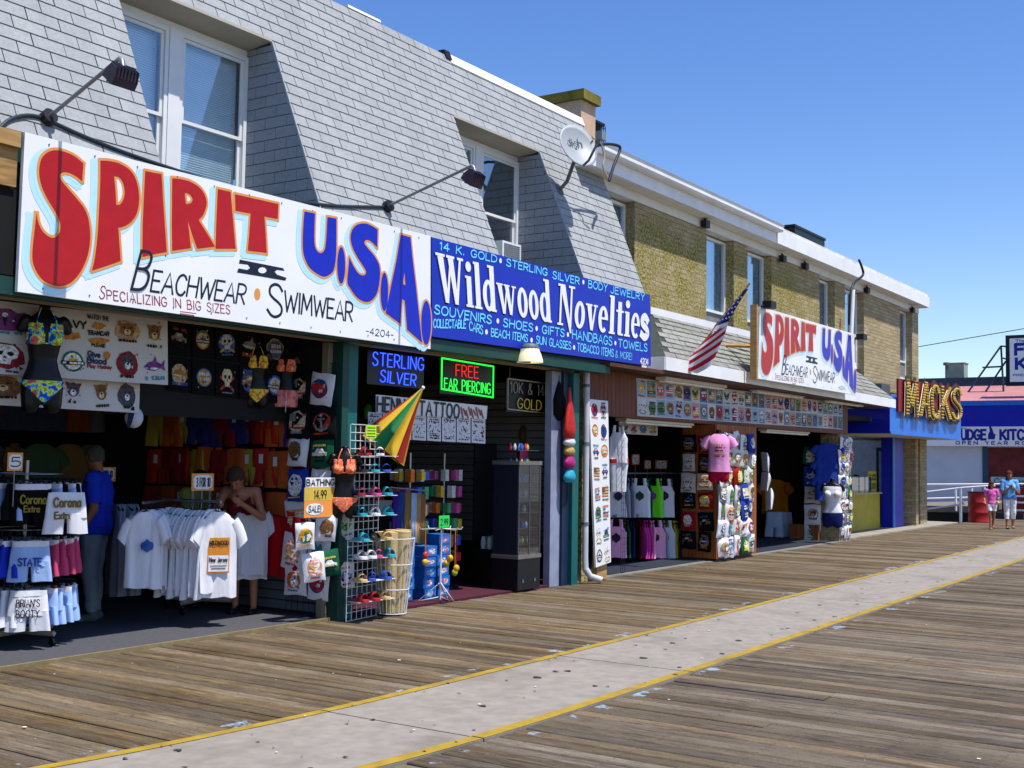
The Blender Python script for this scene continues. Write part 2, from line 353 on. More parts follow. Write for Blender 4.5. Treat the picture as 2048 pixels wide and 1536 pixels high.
ORD = ['first', 'second', 'third', 'fourth', 'fifth', 'sixth', 'seventh', 'eighth', 'ninth', 'tenth', 'eleventh', 'twelfth', 'thirteenth', 'fourteenth', 'fifteenth', 'sixteenth', 'seventeenth', 'eighteenth', 'nineteenth', 'twentieth', 'twenty-first', 'twenty-second', 'twenty-third', 'twenty-fourth', 'twenty-fifth', 'twenty-sixth', 'twenty-seventh', 'twenty-eighth', 'twenty-ninth', 'thirtieth']
# ================================================================== materials of the place
def shingle_material():
    m = M('roof_shingle', (152, 155, 156), .92, .10, 30, bump=.5, bscale=220, dirt=.14); n = m.node_tree.nodes; l = m.node_tree.links
    b = n['Principled BSDF']; src = b.inputs['Base Color'].links[0].from_socket
    g = n.new('ShaderNodeNewGeometry'); sp = n.new('ShaderNodeSeparateXYZ'); l.new(g.outputs['Position'], sp.inputs[0])
    def ma(op, a, bb=None):
        q = n.new('ShaderNodeMath'); q.operation = op
        for i, v in enumerate((a, bb)):
            if isinstance(v, (int, float)): q.inputs[i].default_value = v
            elif v is not None: l.new(v, q.inputs[i])
        return q.outputs[0]
    row = ma('FLOOR', ma('DIVIDE', ma('SUBTRACT', sp.outputs[2], 4.151), .118)); col = ma('FLOOR', ma('DIVIDE', ma('SUBTRACT', sp.outputs[0], ma('MULTIPLY', ma('MODULO', row, 2.0), .155)), .31))
    cb = n.new('ShaderNodeCombineXYZ'); l.new(row, cb.inputs[0]); l.new(col, cb.inputs[1]); wn = n.new('ShaderNodeTexWhiteNoise'); wn.noise_dimensions = '2D'; l.new(cb.outputs[0], wn.inputs['Vector'])
    mp = n.new('ShaderNodeMapping'); mp.inputs['Scale'].default_value = (2.2, .5, .35); l.new(g.outputs['Position'], mp.inputs[0]); nz = n.new('ShaderNodeTexNoise'); nz.inputs['Scale'].default_value = 2.0; nz.inputs['Detail'].default_value = 5; l.new(mp.outputs[0], nz.inputs['Vector'])
    hs = n.new('ShaderNodeHueSaturation'); l.new(src, hs.inputs['Color']); l.new(ma('MULTIPLY', ma('ADD', .965, ma('MULTIPLY', wn.outputs[0], .07)), ma('ADD', .86, ma('MULTIPLY', nz.outputs[0], .34))), hs.inputs['Value']); l.new(hs.outputs[0], b.inputs['Base Color'])
    return m
white = M('white_paint', (0.80, 0.80, 0.79), .55, .05, 3, dirt=.12)
signwhite = M('sign_white', (0.83, 0.83, 0.83), .4, .03, 2, dirt=.05)
blackm = M('black_metal', (20, 20, 22), .5, .2, 8)
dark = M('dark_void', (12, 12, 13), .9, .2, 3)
interior = M('interior_shade', (26, 24, 24), .85, .2, 2)  # near black: the shade inside the shops is put into the colour
slatgrey = M('slat_wall_grey', (128, 126, 122), .6, .08, 3)
teal = M('teal_paint', (0, 92, 90), .5, .12, 5, dirt=.2)
tealdk = M('dark_green_paint', (10, 62, 54), .55, .12, 4, dirt=.2)
tan = M('tan_trim', (150, 132, 100), .7, .15, 5)
shing = shingle_material()
shing2 = M('cheek_shingle', (150, 156, 162), .9, .10, 30, bump=.5, bscale=220, dirt=.12)
under = M('shingle_gap', (60, 66, 64), .95, .2, 10)
concrete = M('concrete', (140, 133, 123), .9, .13, 9, bump=.3, bscale=160, dirt=.42, detail=9)
yellow = M('yellow_line', (156, 128, 36), .8, .18, 9, dirt=.6)
asphalt = M('dark_carpet', (74, 74, 80), .95, .15, 30, bump=.4, bscale=300, dirt=.1)
maroon = M('maroon_mat', (70, 22, 40), .95, .2, 30, bump=.4, bscale=200)
browntrim = M('stained_board', (108, 52, 26), .6, .25, 3, stretch=(8, 8, .6), objvar=.12)
woodlt = M('raw_lumber', (176, 138, 84), .75, .22, 4, stretch=(1, 1, 9), objvar=.1)
plyw = M('plywood', (158, 122, 72), .75, .35, 5, stretch=(.8, 1, 5))
alum = M('galvanised_metal', (130, 134, 138), .4, .1, 8, metal=.6)
greypaint = M('grey_paint', (96, 104, 108), .5, .1, 6)
bluedk = M('marquee_blue', (10, 26, 170), .45, .08, 3)
bluelt = M('marquee_light_blue', (20, 110, 205), .45, .10, 5, dirt=.15)

def wood_material():
    m = bpy.data.materials.new('weathered_plank'); m.use_nodes = True; n = m.node_tree.nodes; l = m.node_tree.links
    b = n['Principled BSDF']; b.inputs['Roughness'].default_value = .9; b.inputs['Specular IOR Level'].default_value = .2
    g = n.new('ShaderNodeNewGeometry'); oi = n.new('ShaderNodeObjectInfo')
    mp = n.new('ShaderNodeMapping'); mp.inputs['Scale'].default_value = (1, .085, 1); l.new(g.outputs['Position'], mp.inputs[0])
    def noise_(vec, sc, det, ro=.55):
        q = n.new('ShaderNodeTexNoise'); q.inputs['Scale'].default_value = sc; q.inputs['Detail'].default_value = det; q.inputs['Roughness'].default_value = ro
        l.new(vec, q.inputs['Vector']); return q.outputs[0]
    def ramp(fac, stops):
        q = n.new('ShaderNodeValToRGB'); e = q.color_ramp.elements
        while len(e) < len(stops): e.new(.5)
        for i, (p, c) in enumerate(stops): e[i].position = p; e[i].color = lin(c)
        l.new(fac, q.inputs[0]); return q.outputs[0]
    def mix(f, a, c, mode='MIX'):
        q = n.new('ShaderNodeMix'); q.data_type = 'RGBA'; q.blend_type = mode
        for i, v in ((0, f), (6, a), (7, c)):
            if isinstance(v, float): q.inputs[i].default_value = v
            elif isinstance(v, tuple): q.inputs[i].default_value = v
            else: l.new(v, q.inputs[i])
        return q.outputs[2]
    def mr(v, a, bb, c=0., d=1.):
        q = n.new('ShaderNodeMapRange'); q.inputs[1].default_value = a; q.inputs[2].default_value = bb; q.inputs[3].default_value = c; q.inputs[4].default_value = d
        l.new(v, q.inputs[0]); return q.outputs[0]
    def ma(op, a, bb):
        q = n.new('ShaderNodeMath'); q.operation = op
        for i, v in enumerate((a, bb)):
            if isinstance(v, (int, float)): q.inputs[i].default_value = v
            else: l.new(v, q.inputs[i])
        return q.outputs[0]
    # planks left as one mass carry no random id: take one per board from the position
    sp = n.new('ShaderNodeSeparateXYZ'); l.new(g.outputs['Position'], sp.inputs[0])
    bid = ma('FLOOR', ma('DIVIDE', sp.outputs[0], .14), 0); wn = n.new('ShaderNodeTexWhiteNoise'); wn.noise_dimensions = '1D'; l.new(bid, wn.inputs['W'])
    grain = noise_(mp.outputs[0], 75, 5, .65); streak = noise_(mp.outputs[0], 14, 4)
    blot = noise_(g.outputs['Position'], 1.3, 5); fine = noise_(g.outputs['Position'], 60, 3)
    base = ramp(streak, [(.25, (78, 62, 40)), (.5, (112, 92, 62)), (.72, (138, 118, 86))])
    bnd = ma('ADD', ma('MULTIPLY', ma('POWER', ma('MAXIMUM', ma('SUBTRACT', 7.0, sp.outputs[0]), 0.0), 2.0), .027), ma('MULTIPLY', ma('MAXIMUM', ma('SUBTRACT', sp.outputs[0], 10.0), 0.0), .0143)); ys_ = ma('SUBTRACT', sp.outputs[1], bnd)
    near = mr(ys_, 4.6, 3.8, 0, .7)
    base = mix(near, base, ramp(streak, [(.3, (82, 72, 60)), (.7, (126, 112, 95))]))
    base = mix(mr(grain, .45, .60, .0, .75), base, (.055, .040, .026, 1))
    spk = noise_(g.outputs['Position'], 26, 5, .7); base = mix(mr(spk, .55, .68, 0, .65), base, (.06, .047, .034, 1)); base = mix(mr(spk, .36, .28, 0, .45), base, lin((178, 164, 140)))
    base = mix(mr(blot, .4, .65, 0, .6), base, ramp(fine, [(.3, (96, 84, 66)), (.7, (130, 116, 94))]))
    hs = n.new('ShaderNodeHueSaturation'); l.new(base, hs.inputs['Color']); l.new(mr(wn.outputs[0], 0, 1, .55, 1.28), hs.inputs['Value']); l.new(mr(oi.outputs['Random'], 0, 1, .75, 1.1), hs.inputs['Saturation'])
    base = hs.outputs[0]
    # near the camera the boards are greyer; the old blue paint line left along the tram road
    dist = ma('MINIMUM', ma('ABSOLUTE', ma('SUBTRACT', ys_, 5.61), 0), ma('ABSOLUTE', ma('SUBTRACT', ys_, 4.09), 0))
    pn = noise_(g.outputs['Position'], 3.2, 6, .7)
    pm = ma('MULTIPLY', mr(dist, .075, .05), mr(pn, .56, .61))
    pm = ma('MULTIPLY', pm, mr(grain, .35, .5))
    base = mix(pm, base, lin((140, 160, 176)))
    # nail heads: two dark dots per joist line
    ny = ma('ABSOLUTE', ma('SUBTRACT', ma('FRACT', ma('DIVIDE', sp.outputs[1], .61), 0), .5), 0)
    nx = ma('ABSOLUTE', ma('SUBTRACT', ma('ABSOLUTE', ma('SUBTRACT', ma('FRACT', ma('DIVIDE', sp.outputs[0], .14), 0), .5), 0), .27), 0)
    nd = ma('ADD', ma('POWER', ma('MULTIPLY', ny, .61), 2), ma('POWER', ma('MULTIPLY', nx, .14), 2))
    base = mix(mr(nd, .00003, .00008, .8, 0), base, (.03, .025, .022, 1))
    l.new(base, b.inputs['Base Color'])
    bp = n.new('ShaderNodeBump'); bp.inputs['Strength'].default_value = .55; bp.inputs['Distance'].default_value = .006
    l.new(ma('ADD', grain, ma('MULTIPLY', streak, .8)), bp.inputs['Height']); l.new(bp.outputs[0], b.inputs['Normal'])
    return m
plankm = wood_material()

# ================================================================== ground, boardwalk, tram road
sand = M('street_ground', (120, 114, 104), .95, .2, 1.5)
struct(MB().quad((-900, -900, -1.7), (900, -900, -1.7), (900, 900, -1.7), (-900, 900, -1.7)).build('ground', sand))
bw = struct(MB().box((-6, -9, -.32), (90, 8.55, -.31)).build('boardwalk', dark, base=(0, 0, -.32)))
PW = .14
def plank_section(x0, x1, y0, y1, mb, z=0., c=.007):
    pr = [(x0, -.055), (x1, -.055), (x1, -c), (x1-c, 0), (x0+c, 0), (x0, -c)]
    mb.loft([[V((x, y, zz+z)) for x, zz in pr] for y in (y0, y1)], True, smooth=False)
me0 = MB(); plank_section(-PW/2+.0045, PW/2-.0045, -.5, .5, me0)
po = me0.build('plank', plankm, base=(0, 0, 0)); pmesh = po.data; bpy.data.objects.remove(po)
rest = MB(); boards = []
TB, TT = 4.18, 5.52
def bend(x): return .027*max(0, 7-x)**2+.0143*max(0, min(x, 60)-10)      # the tram road is not quite straight
X = -3.5
while X < 75:
    i = round(X/PW)
    xc = (i+.5)*PW
    boards.append((xc, TT+.02+bend(xc), 8.46 if xc < 15 else 8.62))
    cuts = [TB-.02+bend(xc)]; y = TB-.02-R.choice((1.2, 2.4, 3.6, 4.8, 3.0))
    while y > -8.5: cuts.append(y); y -= 4.8
    cuts.append(-8.8)
    for a, b in zip(cuts[1:], cuts[:-1]): boards.append((xc, a+.004, b))
    X += PW
def in_view(xc, a, b):
    for y in (a, (a+b)/2, b):
        d = V((xc, y, 0))-CPOS; z = d.dot(FW)
        if z > .3:
            px, py = 1024+FPX*d.dot(RT)/z, 768-FPX*d.dot(UP)/z
            if -150 < px < 2200 and 900 < py < 1700: return True
    return False
vis = sorted((q for q in boards if in_view(*q)), key=lambda q: (V((q[0], (q[1]+q[2])/2, 0))-CPOS).length)
near_set = set(vis[:295])
for q in boards:
    xc, a, b = q; dz = R.uniform(-.006, .002); w = PW/2-R.uniform(.002, .010)
    if q in near_set:
        mk(pmesh, 'plank', bw, (xc, (a+b)/2, dz), (R.gauss(0, .0006), R.gauss(0, .022), R.gauss(0, .0008)), (R.uniform(.92, 1.02), b-a, 1))
    else: plank_section(xc-w, xc+w, a, b, rest, dz)
o = rest.build('plank_field', plankm, bw); o['kind'] = 'stuff'

tram = struct(MB().box((-6, TB-.015, -.3), (90, TT+1.0, -.09)).build('tram_road', dark, base=(0, 4.85, -.3)))
js = [6.04-2.9*3+2.9*i for i in range(30)]
for a, b in zip(js[:-1], js[1:]):
    z = .003+R.uniform(-.0015, .0015)
    q = MB(); ns = 5
    for zz, fl_ in ((-.1, 1), (z, 0)): pass
    q.loft([[V((x, TB+bend(x), -.1)), V((x, TT+bend(x), -.1)), V((x, TT+bend(x), z)), V((x, TB+bend(x), z))] for x in [a+.006+(b-a-.012)*k/ns for k in range(ns+1)]], True, smooth=False); q.build('concrete_slab', concrete, tram)
    for y0, y1 in ((TB+.004, TB+.098), (TT-.088, TT-.004)):
        # stripe edges wander a little: hand-rolled road paint
        n = 8; A = []; B = []
        for k in range(n+1):
            x = a+.007+(b-a-.014)*k/n; A.append(V((x, bend(x)+y0+(.010*noise.noise((x*1.3, 1, y0)) if y0 > 5 else 0), z+.004))); B.append(V((x, bend(x)+y1+(.010*noise.noise((x*1.3, 4, y0)) if y0 < 5 else 0), z+.004)))
        MB().add(A+B, [(k, k+1, n+k+2, n+k+1) for k in range(n)]).build('yellow_stripe', yellow, tram)
gum = MB()
for _ in range(230):
    x = 3.5+26*R.random()**1.6; y = R.uniform(TB+.05, TT-.05)+bend(x); r = R.choice((.006, .008, .012, .016, .022, .03))*R.uniform(.7, 1.3)
    n = 8; ph = R.random()*9
    gum.add([(x+r*math.cos(2*math.pi*k/n)*(1+.35*math.sin(ph+k*2.1))*.7, y+r*math.sin(2*math.pi*k/n)*(1+.3*math.cos(ph+k)), .0105) for k in range(n)], [list(range(n))])
o = gum.build('gum_spots', M('old_gum', (58, 57, 55), .8, .3, 40), tram); o['kind'] = 'stuff'
lit = MB()
for _ in range(120):
    x = 3.2+26*R.random()**1.5; y = R.choice((R.uniform(5.6, 8.3), R.uniform(0, 4.1), R.uniform(4.2, 5.5))); r = R.choice((.004, .005, .006, .009, .014)); z = .004 if not TB-.02 < y < TT+.02 else .011
    p = V((x, y, z)); n = 5; ph = R.random()*6
    lit.slab([p+V((r*math.cos(ph+2*math.pi*k/n)*R.uniform(.6, 1.5), r*math.sin(ph+2*math.pi*k/n)*R.uniform(.6, 1.5), 0)) for k in range(n)], (0, 0, R.uniform(.001, .003)))
o = lit.build('litter_scraps', M('paper_scrap', (214, 208, 196), .8, .1, 20)); tag(o, 'tiny scraps of pale paper and shell scattered over the boards', 'litter', kind='stuff')

# ================================================================== building with the mansard roof
SY = 8.10                                    # plane of the two long signs
B1 = thing('beachwear_shop', 'shop building with steep grey shingled mansard roof and two recessed windows', 'building', (9.5, 10.5, 0))
def roofpt(X, Z, off=0.):                    # the mansard leans back 0.4 m for each metre of height
    n = V((0, -1, .4))/1.077; return V((X, 8.25+.4*(Z-4.2), Z))+n*off
RN = V((0, -1, .4)).normalized(); ZB, CZ, NR = 4.15, .118, 24
ZT = ZB+CZ*NR; DZ = ZB+CZ*16; YW = 9.35
DORM = ((6.80, 8.80), (12.0, 14.03)); RX0, RX1 = 3.6, 15.86
rf = MB()
def rq(xa, xb, za, zb): rf.slab([roofpt(xa, za, -.004), roofpt(xb, za, -.004), roofpt(xb, zb, -.004), roofpt(xa, zb, -.004)], (0, .05, 0))
rq(RX0, RX1, DZ, ZT)
for a, b in ((RX0, 6.80), (8.80, 12.0), (14.03, RX1)): rq(a, b, ZB, DZ)
roof = rf.build('roof', under, B1)
FW_, cnt = .31, 0
def shingle_geom(xa, xb, za, zb, mb): # butt edge stands proud and throws the thin shadow line
    g = .0045
    A = [roofpt(xa+g, za+.004, .0), roofpt(xb-g, za+.004, .0), roofpt(xb-g, zb, .0), roofpt(xa+g, zb, .0)]
    T = [roofpt(xa+g, za+.004, .013), roofpt(xb-g, za+.004, .013), roofpt(xb-g, zb, .005), roofpt(xa+g, zb, .005)]
    mb.add(A+T, [(4, 5, 6, 7), (0, 1, 5, 4), (1, 2, 6, 5), (3, 0, 4, 7)])
full = MB(); shingle_geom(-FW_/2, FW_/2, ZB, ZB+CZ, full); fo = full.build('shingle', shing, base=roofpt(0, ZB)); fmesh = fo.data; bpy.data.objects.remove(fo)
rests = MB(); singles = []
for r in range(NR):
    za, zb = ZB+CZ*r, ZB+CZ*(r+1); ints = [(RX0, RX1)]
    if r < 16: ints = [(RX0, 6.80), (8.80, 12.0), (14.03, RX1)]
    off = (r % 2)*FW_/2
    k = math.floor((RX0-off)/FW_)
    while off+k*FW_ < RX1:
        a, b = off+k*FW_, off+(k+1)*FW_; k += 1
        for i0, i1 in ints:
            p, q = max(a, i0), min(b, i1)
            if q-p > .02: singles.append((p, q, za, zb))
def inpic(p, m=0):
    d = V(p)-CPOS; z = d.dot(FW); x, y = 1024+FPX*d.dot(RT)/z, 768-FPX*d.dot(UP)/z
    return -m < x < 2048+m and -m < y < 1536+m
vis = sorted((q for q in singles if q[2] > 4.2 and inpic(roofpt((q[0]+q[1])/2, (q[2]+q[3])/2), 20)), key=lambda q: (roofpt((q[0]+q[1])/2, q[2])-CPOS).length)
near_s = set(vis[:296])
for q in singles:
    a, b, za, zb = q; j = R.uniform(-.002, .002)
    if q in near_s:
        if b-a > FW_-.001: mk(fmesh, 'shingle', roof, roofpt((a+b)/2+j, za))
        else:
            t = MB(); shingle_geom(a, b, za, zb, t); t.build('shingle', shing, roof)
    else: shingle_geom(a+j, b+j, za, zb, rests)
o = rests.build('shingle_field', shing, roof); o['kind'] = 'stuff'
# dormers
vinyl = M('white_vinyl', (0.78, 0.78, 0.76), .45, .04, 4); paneg = glass('window_glass', (.9, .97, 1.0), .22); paned = glass('dark_window_glass', (.4, .5, .52), .38)
blindm = M('blind_slat', (238, 242, 244), .6, .05, 8); soff = M('soffit_paint', (182, 176, 160), .7, .06, 5, dirt=.15)
def sash_window(par, x0, x1, z0, z1, y, dk=False, zm=None):
    w = MB(); fw = .045
    w.box((x0, y-.05, z0), (x0+fw, y+.03, z1)).box((x1-fw, y-.05, z0), (x1, y+.03, z1)).box((x0+fw, y-.05, z1-fw), (x1-fw, y+.03, z1)).box((x0+fw, y-.05, z0), (x1-fw, y+.03, z0+fw))
    wi = w.build('window', vinyl, par); zm = zm or (z0+z1)/2; a, b = x0+fw+.002, x1-fw-.002
    for q0, q1, yy in ((zm-.02, z1-fw-.002, y-.03), (z0+fw+.002, zm+.02, y-.004)):
        s = MB(); t = .034
        s.box((a, yy, q0), (a+t, yy+.022, q1)).box((b-t, yy, q0), (b, yy+.022, q1)).box((a+t, yy, q1-t), (b-t, yy+.022, q1)).box((a+t, yy, q0), (b-t, yy+.022, q0+t))
        s.build('sash', vinyl, wi)
        MB().box((a+t-.003, yy+.009, q0+t-.003), (b-t+.003, yy+.013, q1-t+.003)).build('pane', paned if dk else paneg, wi)
    if not dk:
        bl = MB(); z = z0+.08
        while z < z1-.06:
            bl.quad((a, y+.075, z), (b, y+.075, z), (b, y+.084, z+.0245), (a, y+.084, z+.0245)); z += .024
        bl.build('blind', blindm, wi, fix=False)
        MB().box((a-.05, y+.2, z0), (b+.05, y+.22, z1)).build('room_back', M('room_shade', (150, 160, 166), .9), wi)
    else:
        cu = MB(); n = 16
        for s0, s1 in ((a, a+(b-a)*.28),):
            P = [V((s0+(s1-s0)*k/n, y+.12+.02*math.sin(k*1.6), 0)) for k in range(n+1)]
            cu.add([p+V((0, 0, z0+.5)) for p in P]+[p+V((0, 0, z1)) for p in P], [(k, k+1, n+k+2, n+k+1) for k in range(n)])
        cu.build('curtain', M('curtain_blue', (38, 62, 108), .9), wi)
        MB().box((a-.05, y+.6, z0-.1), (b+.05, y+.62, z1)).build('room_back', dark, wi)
    return wi
for di, (xa, xb) in enumerate(DORM):
    d = MB(); n = V((1, 0, 0))
    ys = roofpt(0, DZ).y; z5 = DZ-.01
    d.slab([(xa, ys-.012, z5-.004), (xb, ys-.012, z5-.004), (xb, YW+.05, z5-.05), (xa, YW+.05, z5-.05)], (0, 0, .03))
    d.build('dormer_soffit', soff, B1)
    # cheeks
    for xx, s in ((xa, 1), (xb, -1)):
        c = MB(); yb0 = roofpt(0, ZB).y
        c.slab([(xx-s*.002, yb0, ZB), (xx-s*.002, YW+.04, ZB), (xx-s*.002, YW+.04, DZ-.02), (xx-s*.002, ys, DZ-.02)], (-s*.03, 0, 0))
        ck = c.build('dormer_cheek', under, B1)
        if s == -1:
            for r in range(16):
                z0, z1 = ZB+CZ*r+.004, ZB+CZ*(r+1)-.004
                if r == 15: z1 = min(z1, DZ-.055)
                y = YW-.01; k = 0; f = .31*(.5 if r % 2 else 1.)
                while True:
                    e0, e1 = roofpt(0, z0).y+.002, roofpt(0, z1).y+.002
                    a0, a1 = max(e0, y-f), max(e1, y-f)
                    if y-max(e0, e1) < .012: break
                    t = MB(); g = .003
                    t.slab([(xx-.004, a0+g, z0), (xx-.004, y-g, z0), (xx-.004, y-g, z1), (xx-.004, a1+g, z1)], (-.008, 0, 0))
                    t.build('shingle', shing2, ck); y -= f; f = .31
                    if y <= max(e0, e1)+.01: break
            MB().slab([(xx-.006, yb0-.028, ZB), (xx-.006, yb0+.0, ZB), (xx-.006, ys+.0, DZ-.02), (xx-.006, ys-.028, DZ-.02)], (-.012, 0, 0)).build('corner_trim', M('trim_metal', (150, 158, 164), .5, .06, 6), B1)
    # window wall
    zt = DZ-.055; xm = (xa+xb)/2; z0 = 4.24
    MB().box((xa, YW-.02, zt-.075), (xb, YW+.05, zt)).box((xm-.07, YW-.06, z0), (xm+.07, YW+.05, zt-.075)).build('window_casing', vinyl, B1)
    for a, b in ((xa+.015, xm-.072), (xm+.072, xb-.015)):
        sash_window(B1, a, b, z0, zt-.077, YW, di == 1, zm=(5.02 if di == 0 else 5.05))
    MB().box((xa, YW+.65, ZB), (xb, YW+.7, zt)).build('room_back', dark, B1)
# window air conditioner
ac = thing('window_air_conditioner', 'white louvred air conditioner at the foot of the right upper window', 'air conditioner', PY(1010, 495, 9.2))
a0 = PY(1010, 500, 9.2)
MB().box((a0.x-.24, 9.08, 4.36), (a0.x+.22, 9.29, 4.66)).build('case', vinyl, ac)
lv = MB()
for i in range(9): lv.box((a0.x-.2, 9.068, 4.38+i*.029), (a0.x+.18, 9.08, 4.396+i*.029))
lv.build('louvre', M('louvre_grey', (120, 126, 130), .6), ac)
# roof cap: white flashing, and the body behind
capw = MB()
x0 = 12.38; capw.slab([roofpt(x0, ZT-.10, .02), roofpt(RX1, ZT-.10, .02), roofpt(RX1, ZT+.03, .02), roofpt(x0, ZT+.03, .02)], (0, .4, 0)); capw.build('roof_flashing', white, B1)
MB().slab([roofpt(10.4, ZT+.015, .01), roofpt(11.0, ZT+.015, .01), roofpt(11.0, ZT+.05, .012), roofpt(10.4, ZT+.05, .012)], (0, .3, 0)).build('loose_flashing', white, B1)
MB().slab([roofpt(12.28, ZT-.06, .03), roofpt(12.40, ZT-.06, .03), roofpt(12.40, ZT+.06, .03), roofpt(12.28, ZT+.06, .03)], (0, .1, 0)).build('flashing_end', blackm, B1)
MB().box((RX0, 9.40, ZT-.05), (RX1, 17, ZT-.0)).build('flat_roof', M('tar_roof', (70, 70, 70), .95), B1)
MB().slab([(RX1-.05, 8.3, 4.1), (RX1-.05, 17, 4.1), (RX1-.05, 17, ZT-.06), (RX1-.05, 9.4, ZT-.06)], (.04, 0, 0)).build('end_wall', shing2, B1)
# ground floor shell
wallm = M('shop_wall_dark', (30, 28, 28), .85, .2, 2)  # walls darkened too, interior shade held in the colour
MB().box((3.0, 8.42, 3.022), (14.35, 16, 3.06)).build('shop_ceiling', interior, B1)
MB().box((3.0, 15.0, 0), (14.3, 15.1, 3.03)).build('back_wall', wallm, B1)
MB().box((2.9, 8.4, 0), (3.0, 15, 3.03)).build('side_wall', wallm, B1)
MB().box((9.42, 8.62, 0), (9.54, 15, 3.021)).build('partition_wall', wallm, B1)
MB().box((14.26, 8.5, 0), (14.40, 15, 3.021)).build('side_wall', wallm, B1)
# header behind the signs
MB().box((RX0, 8.22, 3.02), (15.75, 8.60, 4.14)).build('header', tealdk, B1)
MB().box((RX0, 8.16, PY(440, 646, 8.16).z), (10.50, 8.28, 3.018)).build('header_trim', tealdk, B1)
MB().box((10.50, 8.13, PY(930, 708, 8.13).z), (14.62, 8.30, 3.018)).build('header_trim', tealdk, B1)
MB().box((RX0, 8.50, PY(900, 714, 8.50).z), (14.28, 8.56, 3.018)).build('door_track', tan, B1)
MB().box((RX0, 8.17, 3.03), (5.40, 8.215, 3.69)).build('shadow_board', dark, B1)  # dark sheet added so this stretch of header reads as shadow
MB().box((4.6, 8.14, 3.70), (PY(44, 300, SY).x-.01, 8.215, 4.10)).build('plywood_panel', plyw, B1)
MB().box((4.6, 8.10, 4.0), (PY(44, 300, SY).x-.01, 8.138, 4.12)).build('lumber_strip', woodlt, B1)
# posts
def post(x0, x1, y0, y1, mat, nm='post', z1=2.88): return MB().box((x0, y0, 0), (x1, y1, z1)).build(nm, mat, B1)
post(9.36, 9.46, 8.38, 8.60, tealdk); post(9.465, 9.62, 8.40, 8.62, teal)
post(14.02, 14.18, 8.36, 8.56, teal); post(13.86, 14.018, 8.42, 8.56, M('blue_grey_jamb', (24, 40, 66), .5)); post(13.62, 13.858, 8.46, 8.56, M('pale_jamb', (140, 146, 168), .5))
post(9.28, 9.355, 8.52, 8.60, M('beige_jamb', (120, 112, 94), .6))
# floors
fl = struct(MB().box((3.0, 8.50, -.05), (9.42, 15, .022)).build('shop_floor', asphalt))
struct(MB().box((9.54, 8.48, -.05), (14.26, 15, .022)).build('shop_floor', maroon))
struct(MB().box((3.0, 8.465, -.05), (9.35, 8.498, .03)).build('floor_edging', M('edging_strip', (126, 112, 78), .7, .2, 10)))

# slat wall panelling of the novelty shop: rails one by one on the far right wall and the back
def slatwall(axis, c, a, b, z0, z1, n, parent, mat, step=.10):
    z = z0
    while z < z1-.01:
        if axis == 'x': q = MB().box((c-.018, a, z), (c, b, z+step-.012))
        else: q = MB().box((a, c-.018, z), (b, c, z+step-.012))
        q.build('slat', mat, parent); z += step
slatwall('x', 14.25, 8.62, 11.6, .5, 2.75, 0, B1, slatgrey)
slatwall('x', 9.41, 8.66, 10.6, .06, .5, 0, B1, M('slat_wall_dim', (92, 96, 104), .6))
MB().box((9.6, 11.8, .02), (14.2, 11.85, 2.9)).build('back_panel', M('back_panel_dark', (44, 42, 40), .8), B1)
slatwall('y', 11.79, 9.7, 14.1, .9, 2.5, 0, B1, M('slat_wall_back', (64, 60, 54), .7))

